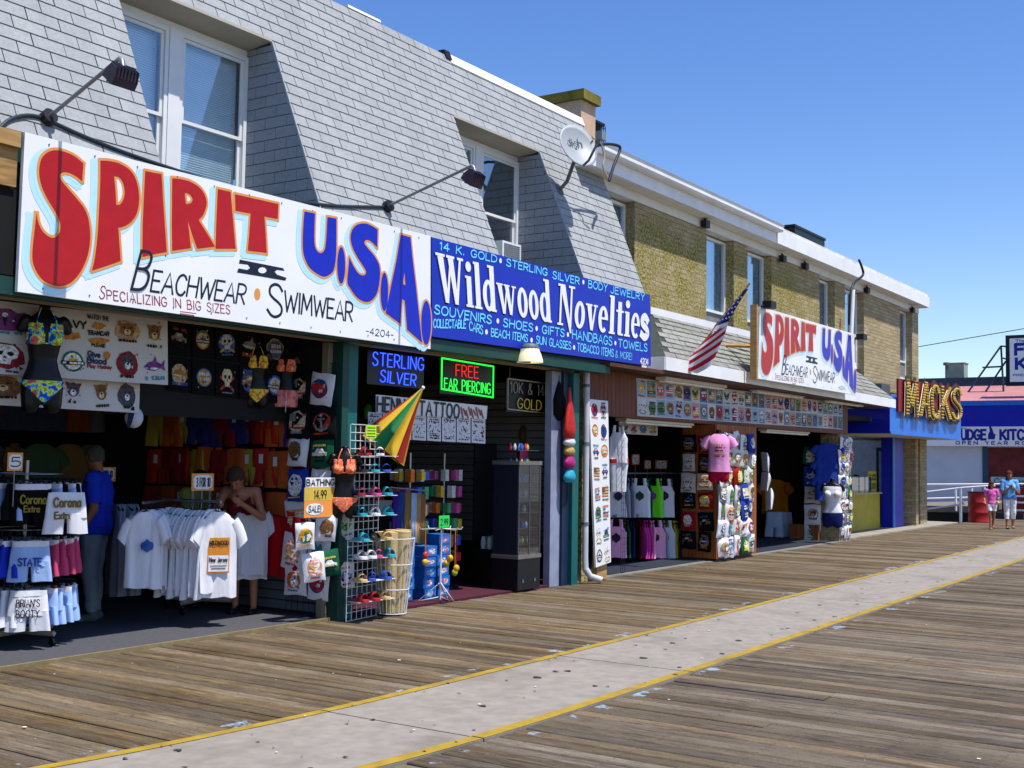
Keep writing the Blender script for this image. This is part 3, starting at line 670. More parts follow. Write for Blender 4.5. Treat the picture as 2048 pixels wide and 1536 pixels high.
# ================================================================== brick building beside it
brickm = None
def brick_material():
    m = bpy.data.materials.new('rough_brick'); m.use_nodes = True; n = m.node_tree.nodes; l = m.node_tree.links
    b = n['Principled BSDF']; b.inputs['Roughness'].default_value = .95; b.inputs['Specular IOR Level'].default_value = .15
    g = n.new('ShaderNodeNewGeometry'); sp = n.new('ShaderNodeSeparateXYZ'); l.new(g.outputs['Position'], sp.inputs[0])
    ad = n.new('ShaderNodeMath'); l.new(sp.outputs[0], ad.inputs[0]); l.new(sp.outputs[1], ad.inputs[1])
    cb = n.new('ShaderNodeCombineXYZ'); l.new(ad.outputs[0], cb.inputs[0]); l.new(sp.outputs[2], cb.inputs[1])
    br = n.new('ShaderNodeTexBrick'); br.inputs['Scale'].default_value = 1; br.inputs['Brick Width'].default_value = .30; br.inputs['Row Height'].default_value = .085
    br.inputs['Mortar Size'].default_value = .006; br.inputs['Mortar Smooth'].default_value = .4
    br.inputs['Color1'].default_value = lin((186, 168, 132)); br.inputs['Color2'].default_value = lin((160, 142, 106)); br.inputs['Mortar'].default_value = lin((150, 138, 110))
    l.new(cb.outputs[0], br.inputs['Vector'])
    nz = n.new('ShaderNodeTexNoise'); nz.inputs['Scale'].default_value = 22; nz.inputs['Detail'].default_value = 6; l.new(g.outputs['Position'], nz.inputs['Vector'])
    n2 = n.new('ShaderNodeTexNoise'); n2.inputs['Scale'].default_value = 2.2; n2.inputs['Detail'].default_value = 6; l.new(g.outputs['Position'], n2.inputs['Vector'])
    # lichen: yellow-green, thick on the shop side of the wall and thinning out along it
    ln = n.new('ShaderNodeMapRange'); ln.inputs[1].default_value = 24; ln.inputs[2].default_value = 28.5; ln.inputs[3].default_value = 1.0; ln.inputs[4].default_value = .0; l.new(sp.outputs[0], ln.inputs[0])
    tp = n.new('ShaderNodeMapRange'); tp.inputs[1].default_value = 5.86; tp.inputs[2].default_value = 5.45; tp.inputs[3].default_value = .25; tp.inputs[4].default_value = 1; l.new(sp.outputs[2], tp.inputs[0])
    mu = n.new('ShaderNodeMath'); mu.operation = 'MULTIPLY'; l.new(ln.outputs[0], mu.inputs[0]); l.new(tp.outputs[0], mu.inputs[1])
    r2 = n.new('ShaderNodeMapRange'); r2.inputs[1].default_value = .33; r2.inputs[2].default_value = .58; r2.inputs[3].default_value = .15; r2.inputs[4].default_value = .95; l.new(n2.outputs[0], r2.inputs[0])
    m3 = n.new('ShaderNodeMath'); m3.operation = 'MULTIPLY'; l.new(mu.outputs[0], m3.inputs[0]); l.new(r2.outputs[0], m3.inputs[1])
    rp = n.new('ShaderNodeValToRGB'); e = rp.color_ramp.elements; e[0].position = .35; e[0].color = lin((104, 96, 50)); e[1].position = .68; e[1].color = lin((178, 164, 94)); l.new(nz.outputs[0], rp.inputs[0])
    mx = n.new('ShaderNodeMix'); mx.data_type = 'RGBA'; l.new(m3.outputs[0], mx.inputs[0]); l.new(br.outputs[0], mx.inputs[6]); l.new(rp.outputs[0], mx.inputs[7])
    m4 = n.new('ShaderNodeMix'); m4.data_type = 'RGBA'; m4.blend_type = 'MULTIPLY'; m4.inputs[0].default_value = .75
    rr = n.new('ShaderNodeMapRange'); rr.inputs[1].default_value = .3; rr.inputs[2].default_value = .65; rr.inputs[3].default_value = .68; rr.inputs[4].default_value = 1.15; l.new(nz.outputs[0], rr.inputs[0])
    l.new(mx.outputs[2], m4.inputs[6]); l.new(rr.outputs[0], m4.inputs[7]); l.new(m4.outputs[2], b.inputs['Base Color'])
    hh = n.new('ShaderNodeMath'); hh.operation = 'SUBTRACT'; l.new(nz.outputs[0], hh.inputs[0]); l.new(br.outputs['Fac'], hh.inputs[1])
    bp = n.new('ShaderNodeBump'); bp.inputs['Strength'].default_value = .8; bp.inputs['Distance'].default_value = .02; l.new(hh.outputs[0], bp.inputs['Height']); l.new(bp.outputs[0], b.inputs['Normal'])
    return m
brickm = brick_material()
B2 = thing('brick_shop', 'two storey tan brick shop building with lichen, white eaves and tall windows', 'building', (24, 11, 0))
PANELS = [(16.96, 19.72), (20.95, 21.61), (22.85, 25.69), (26.72, 27.44), (28.86, 31.93), (33.10, 33.72)]
bluegl = glass('blue_window_glass', (.78, .90, .97), .22)
shade = M('roller_shade', (196, 208, 216), .7, .05, 5)
MB().box((15.0, 9.30, 3.2), (33.8, 9.5, 5.9)).build('wall', brickm, B2)
for a, b in PANELS: MB().box((a, 9.0, 3.55), (b, 9.29, 5.87)).build('brick_panel', brickm, B2)
MB().box((33.60, 9.0, 2.5), (33.85, 17, 5.87)).build('end_wall', brickm, B2) if False else None
MB().box((33.46, 9.02, -.3), (33.7, 17, 5.87)).build('end_wall', brickm, B2)
gaps = [(15.75, 16.96)]+[(PANELS[i][1], PANELS[i+1][0]) for i in range(5)]
for i, (a, b) in enumerate(gaps):
    y = 9.20; f = .05; zl, zh = 4.0, 5.84; zm = 4.45
    w = MB().box((a, y-.03, zl), (a+f, y+.04, zh)).box((b-f, y-.03, zl), (b, y+.04, zh)).box((a+f, y-.03, zh-f), (b-f, y+.04, zh)).box((a+f, y-.03, zl), (b-f, y+.04, zl+f)).box((a+f, y-.03, zm), (b-f, y+.04, zm+.05))
    wi = w.build('window', vinyl, B2)
    MB().box((a+f, y, zm+.05), (b-f, y+.006, zh-f)).build('pane', bluegl, wi)
    MB().box((a+f, y, zl+f), (b-f, y+.006, zm)).build('lower_panel', M('grey_panel', (132, 130, 124), .6), wi)
    k = (.8, .62, .72, .6, .8, .7)[i]
    MB().box((a+f, y+.045, zm+.05), (a+f+(b-a-2*f)*k, y+.05, zh-f)).build('curtain', shade, wi)
    MB().box((a+f, y+.06, zm+.05), (b-f, y+.066, zh-f)).build('room_back', M('room_blue', (120, 156, 180), .9), wi)
# eaves
EZ = .135
MB().box((15.0, 8.76, 5.89+EZ), (33.75, 9.6, 5.94+EZ)).build('soffit', M('soffit_white', (0.72, 0.70, 0.64), .6, .06, 4), B2)
MB().box((15.0, 8.975, 5.872), (33.7, 9.28, 5.888+EZ)).build('frieze', MATS['soffit_white'], B2)
MB().box((22.4, 8.70, 5.90+EZ), (33.75, 8.758, 6.18+EZ)).box((15.0, 8.72, 5.90+EZ), (22.4, 8.758, 6.12+EZ)).build('fascia', white, B2)
g = MB(); pr = [(8.41, 6.105), (8.30, 6.105), (8.27, 6.14), (8.27, 6.20), (8.25, 6.235), (8.265, 6.235), (8.29, 6.2), (8.41, 6.2)]
g.loft([[V((x, y+.305, z+EZ)) for y, z in pr] for x in (15.2, 22.42)], True, smooth=False); g.build('gutter', white, B2)
MB().box((22.4, 8.73, 6.182+EZ), (33.7, 9.2, 6.26+EZ)).build('roof_edge', M('roof_edge_white', (0.74, 0.73, 0.70), .7, .1, 8, dirt=.3), B2)
MB().box((15.9, 8.78, 6.1), (26.4, 17, 6.28)).box((26.4, 8.78, 6.1), (33.7, 11.9, 6.28)).build('roof', M('tar_roof', (70, 70, 70), .95), B2)
# wall floods under the eaves
for i, (px, py) in enumerate(((1408, 443), (1563, 513), (1608, 528), (1732, 577), (1823, 617))):
    p = PY(px, py, 8.93); ft = thing('eave_flood_light', '%s small black flood light under the white eaves, counted from the mansard roof' % ORD[i], 'flood light', p-V((0, 0, .08)), 'flood lights under the white eaves')
    MB().cbox(p+V((0, -.03, -.05)), (.17, .10, .13)).build('head', blackm, ft); MB().tube([p+V((0, .0, .06)), p+V((0, -.05, 0))], .02, 6).build('bracket', blackm, ft)
# pent roof
pent = MB(); pe = [(16.17, 8.05, 3.26), (28.10, 8.05, 3.20), (26.9, 9.0, 4.12), (17.6, 9.0, 4.12)]
pentm = M('pent_shingle', (136, 136, 130), .95, .2, 14, bump=.5, bscale=120, objvar=.12, dirt=.4)
pent.slab(pe, (0, .03, -.05)); pent.slab([(16.17, 8.05, 3.26), (17.6, 9.0, 4.12), (16.17, 9.0, 3.26)], (.02, .0, -.05)); pent.slab([(28.1, 8.05, 3.2), (26.9, 9.0, 4.12), (28.1, 9.0, 3.2)], (-.02, 0, -.05))
pr_ = pent.build('pent_roof', under, B2)
rows = 9; e0, e1, t0, t1 = V(pe[0]), V(pe[1]), V(pe[3]), V(pe[2]); pn = (e1-e0).cross(t0-e0).normalized(); pn = -pn if pn.z < 0 else pn
for r in range(rows):
    L0, R0 = e0.lerp(t0, r/rows), e1.lerp(t1, r/rows); L1, R1 = e0.lerp(t0, (r+1)/rows), e1.lerp(t1, (r+1)/rows)
    q = MB(); ns = 30
    for k in range(ns):
        a, b = (k+(r % 2)*.5)/ns, min(1, (k+1+(r % 2)*.5)/ns)-.0012
        if a >= 1: continue
        h = R.uniform(.012, .022)
        lo0, lo1, hi0, hi1 = L0.lerp(R0, a), L0.lerp(R0, b), L1.lerp(R1, a), L1.lerp(R1, b)
        q.add([lo0+pn*h, lo1+pn*h, hi1+pn*.004, hi0+pn*.004, lo0, lo1], [(0, 1, 2, 3), (4, 5, 1, 0)])
    q.build('shingle_course', pentm, pr_)
MB().slab([(16.17, 8.03, 3.06), (28.12, 8.03, 3.0), (28.12, 8.03, 3.2), (16.17, 8.03, 3.262)], (0, .018, 0)).build('fascia_board', white, pr_)
MB().slab([(16.14, 8.04, 3.06), (16.14, 9.4, 3.06), (16.14, 9.4, 3.26), (16.14, 8.04, 3.262)], (.025, 0, 0)).build('fascia_board', white, pr_)
MB().slab([(28.12, 8.04, 3.0), (28.12, 9.4, 3.0), (28.12, 9.4, 3.2), (28.12, 8.04, 3.2)], (.025, 0, 0)).build('fascia_board', white, pr_)
MB().slab([(17.5, 8.975, 4.10), (26.9, 8.975, 4.10), (26.9, 8.975, 4.22), (17.5, 8.975, 4.22)], (0, .02, 0)).build('roof_flashing', white, pr_)
MB().box((14.5, 8.06, 3.0), (28.1, 9.0, 3.05)).build('soffit', M('soffit_stain', (84, 52, 34), .7, .2, 3), B2)
MB().slab([(14.62, 8.33, 3.04), (16.12, 8.33, 3.06), (16.12, 8.33, 4.2), (14.62, 8.33, 4.2)], (0, .03, 0)).build('siding', white, B2)
# brown header, boards one by one
hb = MB().box((14.6, 8.54, 2.33), (26.2, 8.62, 3.0)).build('header', M('header_dark', (60, 30, 16), .7), B2)
x = 14.62
while x < 26.1:
    MB().box((x, 8.512, 2.335), (x+.118, 8.54, 2.995)).build('board', browntrim, hb); x += .125
# interior shell
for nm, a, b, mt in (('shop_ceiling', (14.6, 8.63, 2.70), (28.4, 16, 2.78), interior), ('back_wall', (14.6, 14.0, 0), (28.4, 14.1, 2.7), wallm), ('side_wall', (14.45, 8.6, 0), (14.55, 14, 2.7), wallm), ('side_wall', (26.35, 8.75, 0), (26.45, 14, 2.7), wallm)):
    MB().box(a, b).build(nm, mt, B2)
struct(MB().box((14.56, 8.63, -.05), (26.34, 14, .02)).build('shop_floor', M('blue_black_carpet', (36, 42, 56), .95, .2, 20, bump=.3, bscale=250)))
# pier between the two openings
pier = MB().box((18.95, 8.44, .02), (20.48, 9.12, 2.33)).build('pier', M('pier_core', (70, 38, 18), .7), B2)
x = 18.86
pierb = M('pier_board', (150, 84, 36), .65, .25, 3, stretch=(8, 8, .6), objvar=.12)
while x < 20.5:
    MB().box((x, 8.40, .05), (x+.118, 8.438, 2.33)).build('board', pierb, pier); x += .125
y = 8.44
while y < 9.05:
    MB().box((18.905, y, .05), (18.948, y+.118, 2.33)).build('board', pierb, pier); y += .125
MB().box((25.60, 8.54, 0), (26.34, 8.95, 2.33)).build('pier', brickm, B2)
MB().box((25.45, 8.95, .02), (25.55, 9.6, .35)).build('low_panel', pierb, B2)
MB().box((14.42, 8.44, 0), (14.60, 8.62, 3.0)).build('brick_jamb', brickm, B2)
struct(MB().box((26.3, 8.63, -.2), (36.5, 9.6, .03)).build('pavement', M('pavement_concrete', (150, 142, 128), .9, .15, 6, bump=.3, bscale=90, dirt=.4)))
struct(MB().box((14.2, 8.47, -.05), (26.2, 8.62, .012)).build('door_sill', M('sill_concrete', (120, 118, 112), .9, .2, 8, dirt=.5)))

# ================================================================== the neighbour with the bulb sign
B3 = thing('corner_takeaway', 'blue corner takeaway with projecting marquee and yellow serving counter', 'building', (31, 10, 0))
MB().box((28.25, 8.2, 2.42), (35.05, 8.24, 3.32)).build('marquee_front', bluelt, B3)  # sunlight on the front is put into this lighter blue
mf = MB()
mf.box((28.24, 8.18, 3.28), (35.06, 8.2, 3.34)).box((28.24, 8.18, 2.40), (35.06, 8.2, 2.46)); mf.build('marquee_rib', bluelt, B3)
MB().box((28.22, 8.2, 2.42), (28.25, 10.4, 3.32)).build('marquee_side', bluedk, B3)  # same marquee turned from the sun, shade put into a darker blue
MB().box((35.05, 8.2, 2.42), (35.08, 10.4, 3.32)).build('marquee_side', bluedk, B3)
MB().box((28.25, 8.24, 2.40), (35.05, 10.4, 2.44)).build('marquee_soffit', soff, B3)
MB().box((28.25, 8.24, 3.24), (35.05, 9.0, 3.30)).build('marquee_top', greypaint, B3)
MB().box((28.6, 8.5, 3.30), (29.3, 8.9, 3.62)).build('vent_box', greypaint, B3)
yel = M('counter_yellow', (178, 160, 30), .55, .1, 4, dirt=.2)
MB().box((26.45, 9.45, 0.03), (31.6, 9.52, .92)).build('counter_front', yel, B3); MB().box((26.45, 9.40, .92), (31.65, 9.9, .96)).build('counter_top', M('counter_top', (176, 160, 110), .4), B3)
MB().box((31.9, 9.2, .03), (32.9, 9.5, 2.4)).build('column', bluedk, B3)
MB().box((31.86, 9.17, .03), (32.02, 9.2, 2.4)).build('column_trim', bluelt, B3)
M('pale_wall', (186, 194, 204), .7)
MB().box((33.36, 9.62, 0.03), (33.45, 12.6, 2.35)).build('inner_wall', MATS['pale_wall'], B3)
ya, yb_ = PX(1754, 950, 33.4).y, PX(1780, 950, 33.4).y
dr = MB().box((33.33, yb_, .03), (33.358, ya, 2.15)).build('door', M('door_dark', (30, 44, 52), .5), B3); MB().box((33.31, yb_+.06, .9), (33.328, ya-.08, 2.05)).build('pane', M('door_glass_pale', (150, 176, 186), .2), dr)
MB().box((34.2, 9.1, .03), (34.9, 9.4, 2.4)).build('column', brickm, B3)
MB().box((33.0, 9.45, .03), (34.15, 9.5, 2.4)).build('glass_door', M('bronze_door', (66, 70, 62), .4), B3)
for x in (33.25, 33.55, 33.85): MB().box((x, 9.43, .05), (x+.04, 9.45, 2.38)).build('door_stile', M('pale_metal', (150, 150, 130), .4), B3)
MB().box((33.85, 9.6, 0), (34.1, 17, 2.4)).build('end_wall', brickm, B3) if False else None

# ================================================================== the sweet shop across the street end
B4 = thing('sweet_shop', 'low white sweet shop with blue band and rooftop billboard across the street end', 'building', (47, 10, 0))
fx = 45.0
MB().box((fx, 7.0, -.5), (fx+6, 14, 3.4)).build('wall', M('shade_white', (0.46, 0.52, 0.62), .7, .06, 2), B4)  # white wall with its bluish shade put into the colour
MB().box((fx-.32, 6.8, 3.08), (fx, 12.2, 3.82)).build('band', bluedk, B4); MB().box((fx-.36, 6.8, 3.825), (fx, 12.2, 4.0)).build('band_trim', bluelt, B4)
MB().box((fx-.34, 6.8, 2.38), (fx, 11.75, 3.075)).build('sign_band', signwhite, B4)
MB().slab([(fx-.3, 6.8, 4.0), (fx-.3, 14, 4.0), (fx+1.2, 14, 4.62), (fx+1.2, 6.8, 4.62)], (0, 0, -.05)).build('roof', M('pink_roof', (176, 120, 122), .8, .12, 4), B4)
MB().box((fx+1.2, 6.8, 4.5), (fx+6, 14, 4.95)).build('parapet', M('parapet_teal', (48, 70, 84), .8), B4)
MB().box((fx-.06, 9.62, 0), (fx, 9.78, 2.38)).build('post', M('post_blue', (28, 70, 96), .5), B4)
wn = MB().box((fx-.04, 7.0, .9), (fx-.001, 9.6, 2.34)).build('window', M('red_dark', (92, 26, 26), .5, .5, 3), B4)
MB().box((fx-.06, 8.2, 1.02), (fx-.042, 9.5, 1.30)).build('window_notice', M('notice_pale', (150, 178, 186), .6), wn)
text(q := MB(), 'Cookies', (fx-.066, 9.38, 1.08), (0, -1.0, 0), (0, 0, .16), NL, .03); q.build('lettering', M('ink_teal', (30, 90, 110), .6), wn)
ink = M('sign_ink_blue', (20, 30, 140), .5)
for a_ in (('FUDGE', (fx-.34, 10.62, 2.62), (0, -1.02, 0), (0, 0, .33), NL, .085, .004, .2), ('KITCHEN', (fx-.34, 9.10, 2.62), (0, -1.5, 0), (0, 0, .33), NL, .085, .004, .2), ('OPEN YEAR ROUND', (fx-.34, 10.62, 2.44), (0, -3.0, 0), (0, 0, .11), NL, .03, .004, .5), ('Original', (fx-.34, 10.6, 3.0), (0, -.35, 0), (0, 0, .05), NL, .012, .004, .2)): words(*a_, 'lettering', ink, B4)
q = MB()
fillpoly(q, [(fx-.34, 9.52-y_, 2.62+z_) for y_, z_ in ((0, 0), (.22, 0), (.26, .18), (.2, .2), (.16, .34), (.10, .48), (.04, .46), (.06, .3), (.0, .16))], [], NL, .004)
q.build('pot_emblem', ink, B4)
# billboard
bb = thing('rooftop_billboard', 'black framed white billboard on braced steel legs above the pink roof', 'billboard', (45.2, 8, 4.6))
y0 = 8.95; MB().box((44.9, 5.6, 4.52), (45.1, y0, 6.32)).build('frame', M('frame_navy', (14, 14, 40), .5), bb)
MB().box((44.88, 5.72, 4.66), (44.899, y0-.14, 6.2)).build('face', signwhite, bb)
for a_ in (('FUDGE', (44.88, y0-.34, 5.62), (0, -2.1, 0), (0, 0, .36), NL, .11, .004), ('KITCHEN', (44.88, y0-.36, 5.12), (0, -2.5, 0), (0, 0, .36), NL, .11, .004), ('The Original', (44.88, y0-.34, 6.06), (0, -1.2, 0), (0, 0, .09), NL, .02, .004), ('PREMIUM', (44.88, y0-.25, 4.86), (0, -.8, 0), (0, 0, .07), NL, .016, .004)): words(*a_, .2, 'lettering', ink, bb)
def bar(p, q_, r=.035, name='brace', par=bb, mat=M('brace_steel', (50, 68, 96), .5)): return MB().tube([p, q_], r, 6).build(name, mat, par)
T = lambda px, py, X_: PX(px, py, X_)
for a, b in (((2002, 692), (1925, 800)), ((1965, 735), (2004, 733)), ((2002, 692), (2008, 800)), ((2012, 722), (1960, 800)), ((2002, 692), (2012, 693)), ((2003, 715), (2012, 718))): bar(T(*a, 45.6), T(*b, 45.6))
# roof plant
for i, (px, w, h, lb) in enumerate(((1893, .1, .5, 'thin capped vent pipe on the far teal parapet'), (1911, .62, .55, 'pale boxy roof fan on the far teal parapet'))):
    p = T(px, 758, 46.6); u = thing('roof_vent', lb, 'roof vent', p)
    if i: MB().box((p.x, p.y-w/2, 4.955), (p.x+.6, p.y+w/2, 4.955+h)).build('housing', M('pale_metal', (150, 150, 130), .4), u); MB().box((p.x+.05, p.y-w/2-.02, 4.955+h+.002), (p.x+.65, p.y+w/2+.02, 5.0+h)).build('lid', greypaint, u)
    else: MB().tube([(p.x, p.y, 4.955), (p.x, p.y, 4.955+h)], .05, 8).build('pipe', greypaint, u); MB().tube([(p.x, p.y, 4.957+h), (p.x, p.y, 5.06+h)], .12, 8).build('cap', greypaint, u)
# overhead wire
wp = [PX(1840, 693, 60), PX(1925, 678, 60), PX(2120, 645, 60)]
w_ = MB(); pts = [wp[0].lerp(wp[2], t/12)-V((0, 0, .25*math.sin(math.pi*t/12))) for t in range(13)]; pts = [p+(p-wp[1])*0 for p in pts]
a_, b_ = wp[0]+(wp[0]-wp[2])*.6, wp[2]+(wp[2]-wp[0])*2
tag(MB().tube([a_.lerp(b_, t/16) for t in range(17)], .02, 5).build('overhead_wire', blackm), 'thin dark utility wire crossing the sky beyond the brick building', 'wire')
# ramp with rails
rp_ = thing('ramp_railing', 'white pipe railing along the side street ramp', 'railing', (38.5, 9.5, 0))
wr = M('rail_white', (0.78, 0.79, 0.80), .5, .04, 4)
def rail(pts, X_, r=.03, nm='rail'): MB().tube([PX(x, y, X_) for x, y in pts], r, 8).build(nm, wr, rp_)
rail([(1846, 985), (1922, 976), (1990, 971)], 38.2); rail([(1846, 1019), (1912, 1010), (1922, 1009)], 38.2); rail([(1846, 997.5), (1940, 995)], 41); rail([(1846, 969), (2060, 968)], 42); rail([(1921.5, 975), (1921.5, 1046)], 38.2, .045, 'rail_post'); rail([(1911, 979), (1912, 1022)], 39.5, .035, 'rail_post'); rail([(1944, 976), (1944, 990)], 41, .03, 'rail_post'); rail([(1969, 974), (1969, 988)], 41, .03, 'rail_post')
rail([(1924, 1000), (1928, 1010)], 38.2, .03, 'rail_brace')
struct(MB().slab([(39.5, 8.6, .42), (45, 8.6, .5), (45, 14, .1), (39.5, 14, .3)], (0, 0, -.2)).build('ramp', M('ramp_boards', (120, 110, 100), .9, .2, 5)))
struct(MB().box((40.5, 7.6, -1.6), (40.6, 14, .2)).build('ramp_wall', M('ramp_dark', (40, 48, 54), .9)))
struct(MB().box((36.5, 5.55, -.3), (45.0, 8.62, -.075)).build('boardwalk_end', dark)) if False else None
# ================================================================== painted signs
def smooth_outline(pts, k=5):
    """closed outline; points with a third value are corners, runs between corners are rounded"""
    idx = [i for i, p in enumerate(pts) if len(p) > 2]
    if not idx: return crom([p[:2] for p in pts]+[pts[0][:2]], k)[:-1]
    out = []; n = len(pts)
    for a, b in zip(idx, idx[1:]+[idx[0]+n]):
        run = [pts[j % n][:2] for j in range(a, b+1)]
        out += (crom(run, k) if len(run) > 2 else run)[:-1]
    return out
_A = lambda L: [(x[0]*.26042, 240+x[1]*.26042)+tuple(x[2:]) for x in L]
_B = lambda L: [(450+x[0]*.22135, 380+x[1]*.22135)+tuple(x[2:]) for x in L]
def ell(cx, cy, rx, ry, n=20): return [(cx+rx*math.cos(2*math.pi*i/n), cy+ry*math.sin(2*math.pi*i/n)) for i in range(n)]
LET = [  # colour, outline, holes
 ('r', _A([(628,470,1),(638,335,1),(575,282),(500,247),(430,232),(370,245),(320,290),(300,360),(302,440),(322,520),(360,600),(402,670),(440,740),(460,800),(455,862),(430,895),(400,905),(360,888),(320,848),(292,790),(278,715,1),(262,850),(250,960),(246,1040),(252,1100),(282,1170),(330,1230),(400,1266),(460,1276),(530,1255),(590,1200),(640,1120),(675,1020),(690,900),(680,780),(650,690),(600,620),(540,550),(480,480),(456,435),(468,408),(500,400),(540,410),(585,435)]), []),
 ('r', _A([(768,312,1),(840,316),(920,337),(1000,390),(1045,470),(1065,580),(1058,680),(1030,750),(980,800),(930,822),(905,825,1),(914,950,1),(923,1082,1),(810,1122,1),(703,1156,1),(725,1060),(745,900),(757,700),(766,500)]), [_A([(873,430,1),(915,442),(945,490),(955,560),(940,620),(915,650),(890,652,1),(885,560)])]),
 ('r', _A([(1112,392,1),(1238,416,1),(1255,700,1),(1278,1013,1),(1190,1028,1),(1090,1052,1),(1093,800,1),(1102,600,1)]), []),
 ('r', _A([(1320,447,1),(1390,455),(1470,480),(1540,530),(1575,590),(1583,650),(1566,710),(1545,745),(1522,768,1),(1580,860,1),(1648,972,1),(1512,988,1),(1480,900,1),(1440,775,1),(1463,983,1),(1320,1003,1),(1317,800,1)]), [_A([(1415,560,1),(1445,565),(1470,590),(1476,618),(1458,640),(1425,646,1)])]),
 ('r', _A([(1670,530,1),(1768,553,1),(1785,750,1),(1806,988,1),(1652,988,1),(1658,800,1)]), []),
 ('r', _B([(87,38,1),(478,127,1),(473,262,1),(352,238,1),(364,400,1),(373,568,1),(202,548,1),(216,400,1),(228,212,1),(92,186,1)]), []),
 ('b', _B([(714,193,1),(810,212,1),(805,350),(806,480),(825,545),(860,570),(890,550),(905,500),(915,380),(922,243,1),(1003,258,1),(1003,450),(1000,600),(985,700),(960,750),(900,783),(840,763),(760,700),(712,600),(699,500),(702,350)]), []),
 ('b', _B(ell(1047, 680, 36, 165)), []),
 ('b', _B([(1372,520,1),(1376,357,1),(1300,312),(1240,302),(1180,320),(1142,370),(1132,440),(1150,520),(1190,600),(1235,670),(1270,730),(1262,765),(1235,770),(1200,750),(1160,690),(1120,608,1),(1112,700),(1102,830),(1130,890),(1180,960),(1240,1003),(1300,1008),(1355,960),(1385,880),(1398,770),(1390,680),(1350,600),(1300,540),(1260,490),(1257,465),(1280,450),(1320,467)]), []),
 ('b', _B(ell(1437, 920, 34, 172)), []),
 ('b', _B([(1584,403,1),(1673,427,1),(1690,600,1),(1720,850,1),(1778,1380,1),(1642,1262,1),(1620,1000,1),(1597,985,1),(1582,1210,1),(1448,1110,1),(1500,850,1),(1545,640,1)]), [_B([(1618,740,1),(1628,860,1),(1605,850,1)])]),
 ('b', _B(ell(1815, 1200, 44, 198)), []),
]
redp = M('sign_red', (176, 14, 18), .4, .07, 9, dirt=.03); bluep = M('sign_blue', (14, 34, 178), .4, .10, 6); orange = M('sign_orange', (222, 150, 76), .45, .05, 9); halo = M('sign_pale_blue', (186, 228, 246), .45, .03, 9); inkm = M('sign_ink', (16, 26, 44), .45, .1, 9); redink = M('sign_thin_red', (150, 26, 40), .45, .1, 9)
s1 = [PY(50, 264, SY), PY(861, 472, SY), PY(861, 698, SY), PY(35, 583, SY)]
def spirit_sign(name, label, corners, mp, nm, dens):
    c = [V(p) for p in corners]; base = (c[2]+c[3])/2
    t = thing(name, label, 'shop sign', base)
    MB().slab(c, (0, .035, 0)).build('panel', signwhite, t)
    k = dens
    def P_(q): return mp(q[0], q[1])
    for ch, (col, outl, holes) in zip('SPIRITU.S.A.', LET):
        o_ = [P_(q) for q in smooth_outline(outl)]; hs = [[P_(q) for q in smooth_outline(h)] for h in holes]
        sh = V((-.045*k, 0, -.035*k)); q = MB()
        # airbrushed pale blue, then the outline, then the colour, each a coat above the other
        for loop in [o_]+hs: ribbon_loop(q, [p+sh for p in loop], .085*k, NF, .0015, 0)
        fillpoly(q, [p+sh for p in o_], [], NF, .0026, 0)
        for h in hs: fillpoly(q, h, [], NF, .0032, 3)
        for loop in [o_]+hs: ribbon_loop(q, loop, .044*k, NF, .0038, 1)
        fillpoly(q, o_, hs, NF, .0056, 2)
        q.build('letter', [halo, orange, redp if col == 'r' else bluep, signwhite], t)
    def tx(s, bl, br, tl, sw, mat, gap=.2, jit=.03):
        o_, a, b = P_(bl), P_(br), P_(tl); words(s, o_, a-o_, b-o_, NF, sw*k, .0068 if s == 'B' else .0012, gap, 'lettering', mat, t)
    tx('B', (262, 578), (290, 581), (282, 502), .026, inkm); tx('EACHWEAR', (301, 582), (488, 608), (308, 541), .020, inkm, .14)
    tx('S', (534, 630), (563, 636), (538, 566), .028, inkm); tx('WIMWEAR', (568, 622), (704, 643), (570, 582), .022, inkm, .14)
    tx('S', (198, 597), (208, 598), (202, 572), .010, redink); tx('PECIALIZING IN BIG SIZES', (214, 599), (460, 628), (213, 580), .009, redink, .22)
    q = MB()
    for dy in (0, 4): ribbon(q, [P_((360, 623+dy)), P_((392-dy, 627+dy))], .007*k, NF, .0012)
    q.build('underline', redink, t)
    tx('-4204-', (732, 668), (786, 676), (733, 655), .008, inkm)
    q = MB(); I = _B([(132,628,1),(525,706,1),(537,731,1),(470,722,1),(448,738,1),(470,765,1),(555,793,1),(545,820,1),(108,745,1),(120,708,1),(200,722,1),(226,705,1),(205,675,1),(125,665,1)])
    fillpoly(q, [P_(p) for p in I], [[P_(p) for p in _B(ell(337, 725, 38, 28, 12))]], NF, .0012); q.build('lettering', inkm, t)
    q = MB(); fillpoly(q, [P_(p) for p in _B(ell(291, 942, 29, 55, 16))], [], NF, .0012); q.build('painted_dot', orange, t)
    # screw heads round the edge
    q = MB()
    for i in range(12):
        for a, b in ((c[0], c[1]), (c[3], c[2])):
            p = a.lerp(b, (i+.5)/12); p = p+((c[3]-c[0]).normalized()*.05 if a is c[0] else (c[0]-c[3]).normalized()*.05)+NF*.002
            q.tube([p, p+NF*.004], .007, 6)
    o = q.build('screw_heads', greypaint, t); o['kind'] = 'stuff'
    return t
spirit_sign('painted_shop_sign', 'long white sign painted SPIRIT U.S.A. over the left shop', s1, lambda x, y: PY(x, y, SY), 1, 1.0)
S2Y = 7.80
s2 = [PY(1520, 613, S2Y), PY(1712, 669, S2Y), PY(1712, 790, S2Y), PY(1516, 757, S2Y)]
def mp2(x, y):
    p = PY(x, y, SY); u = (p.x-s1[3].x)/(s1[2].x-s1[3].x); v = (p.z-s1[3].z)/(s1[0].z-s1[3].z)
    return s2[3]+(s2[2]-s2[3])*u+(s2[0]-s2[3])*v
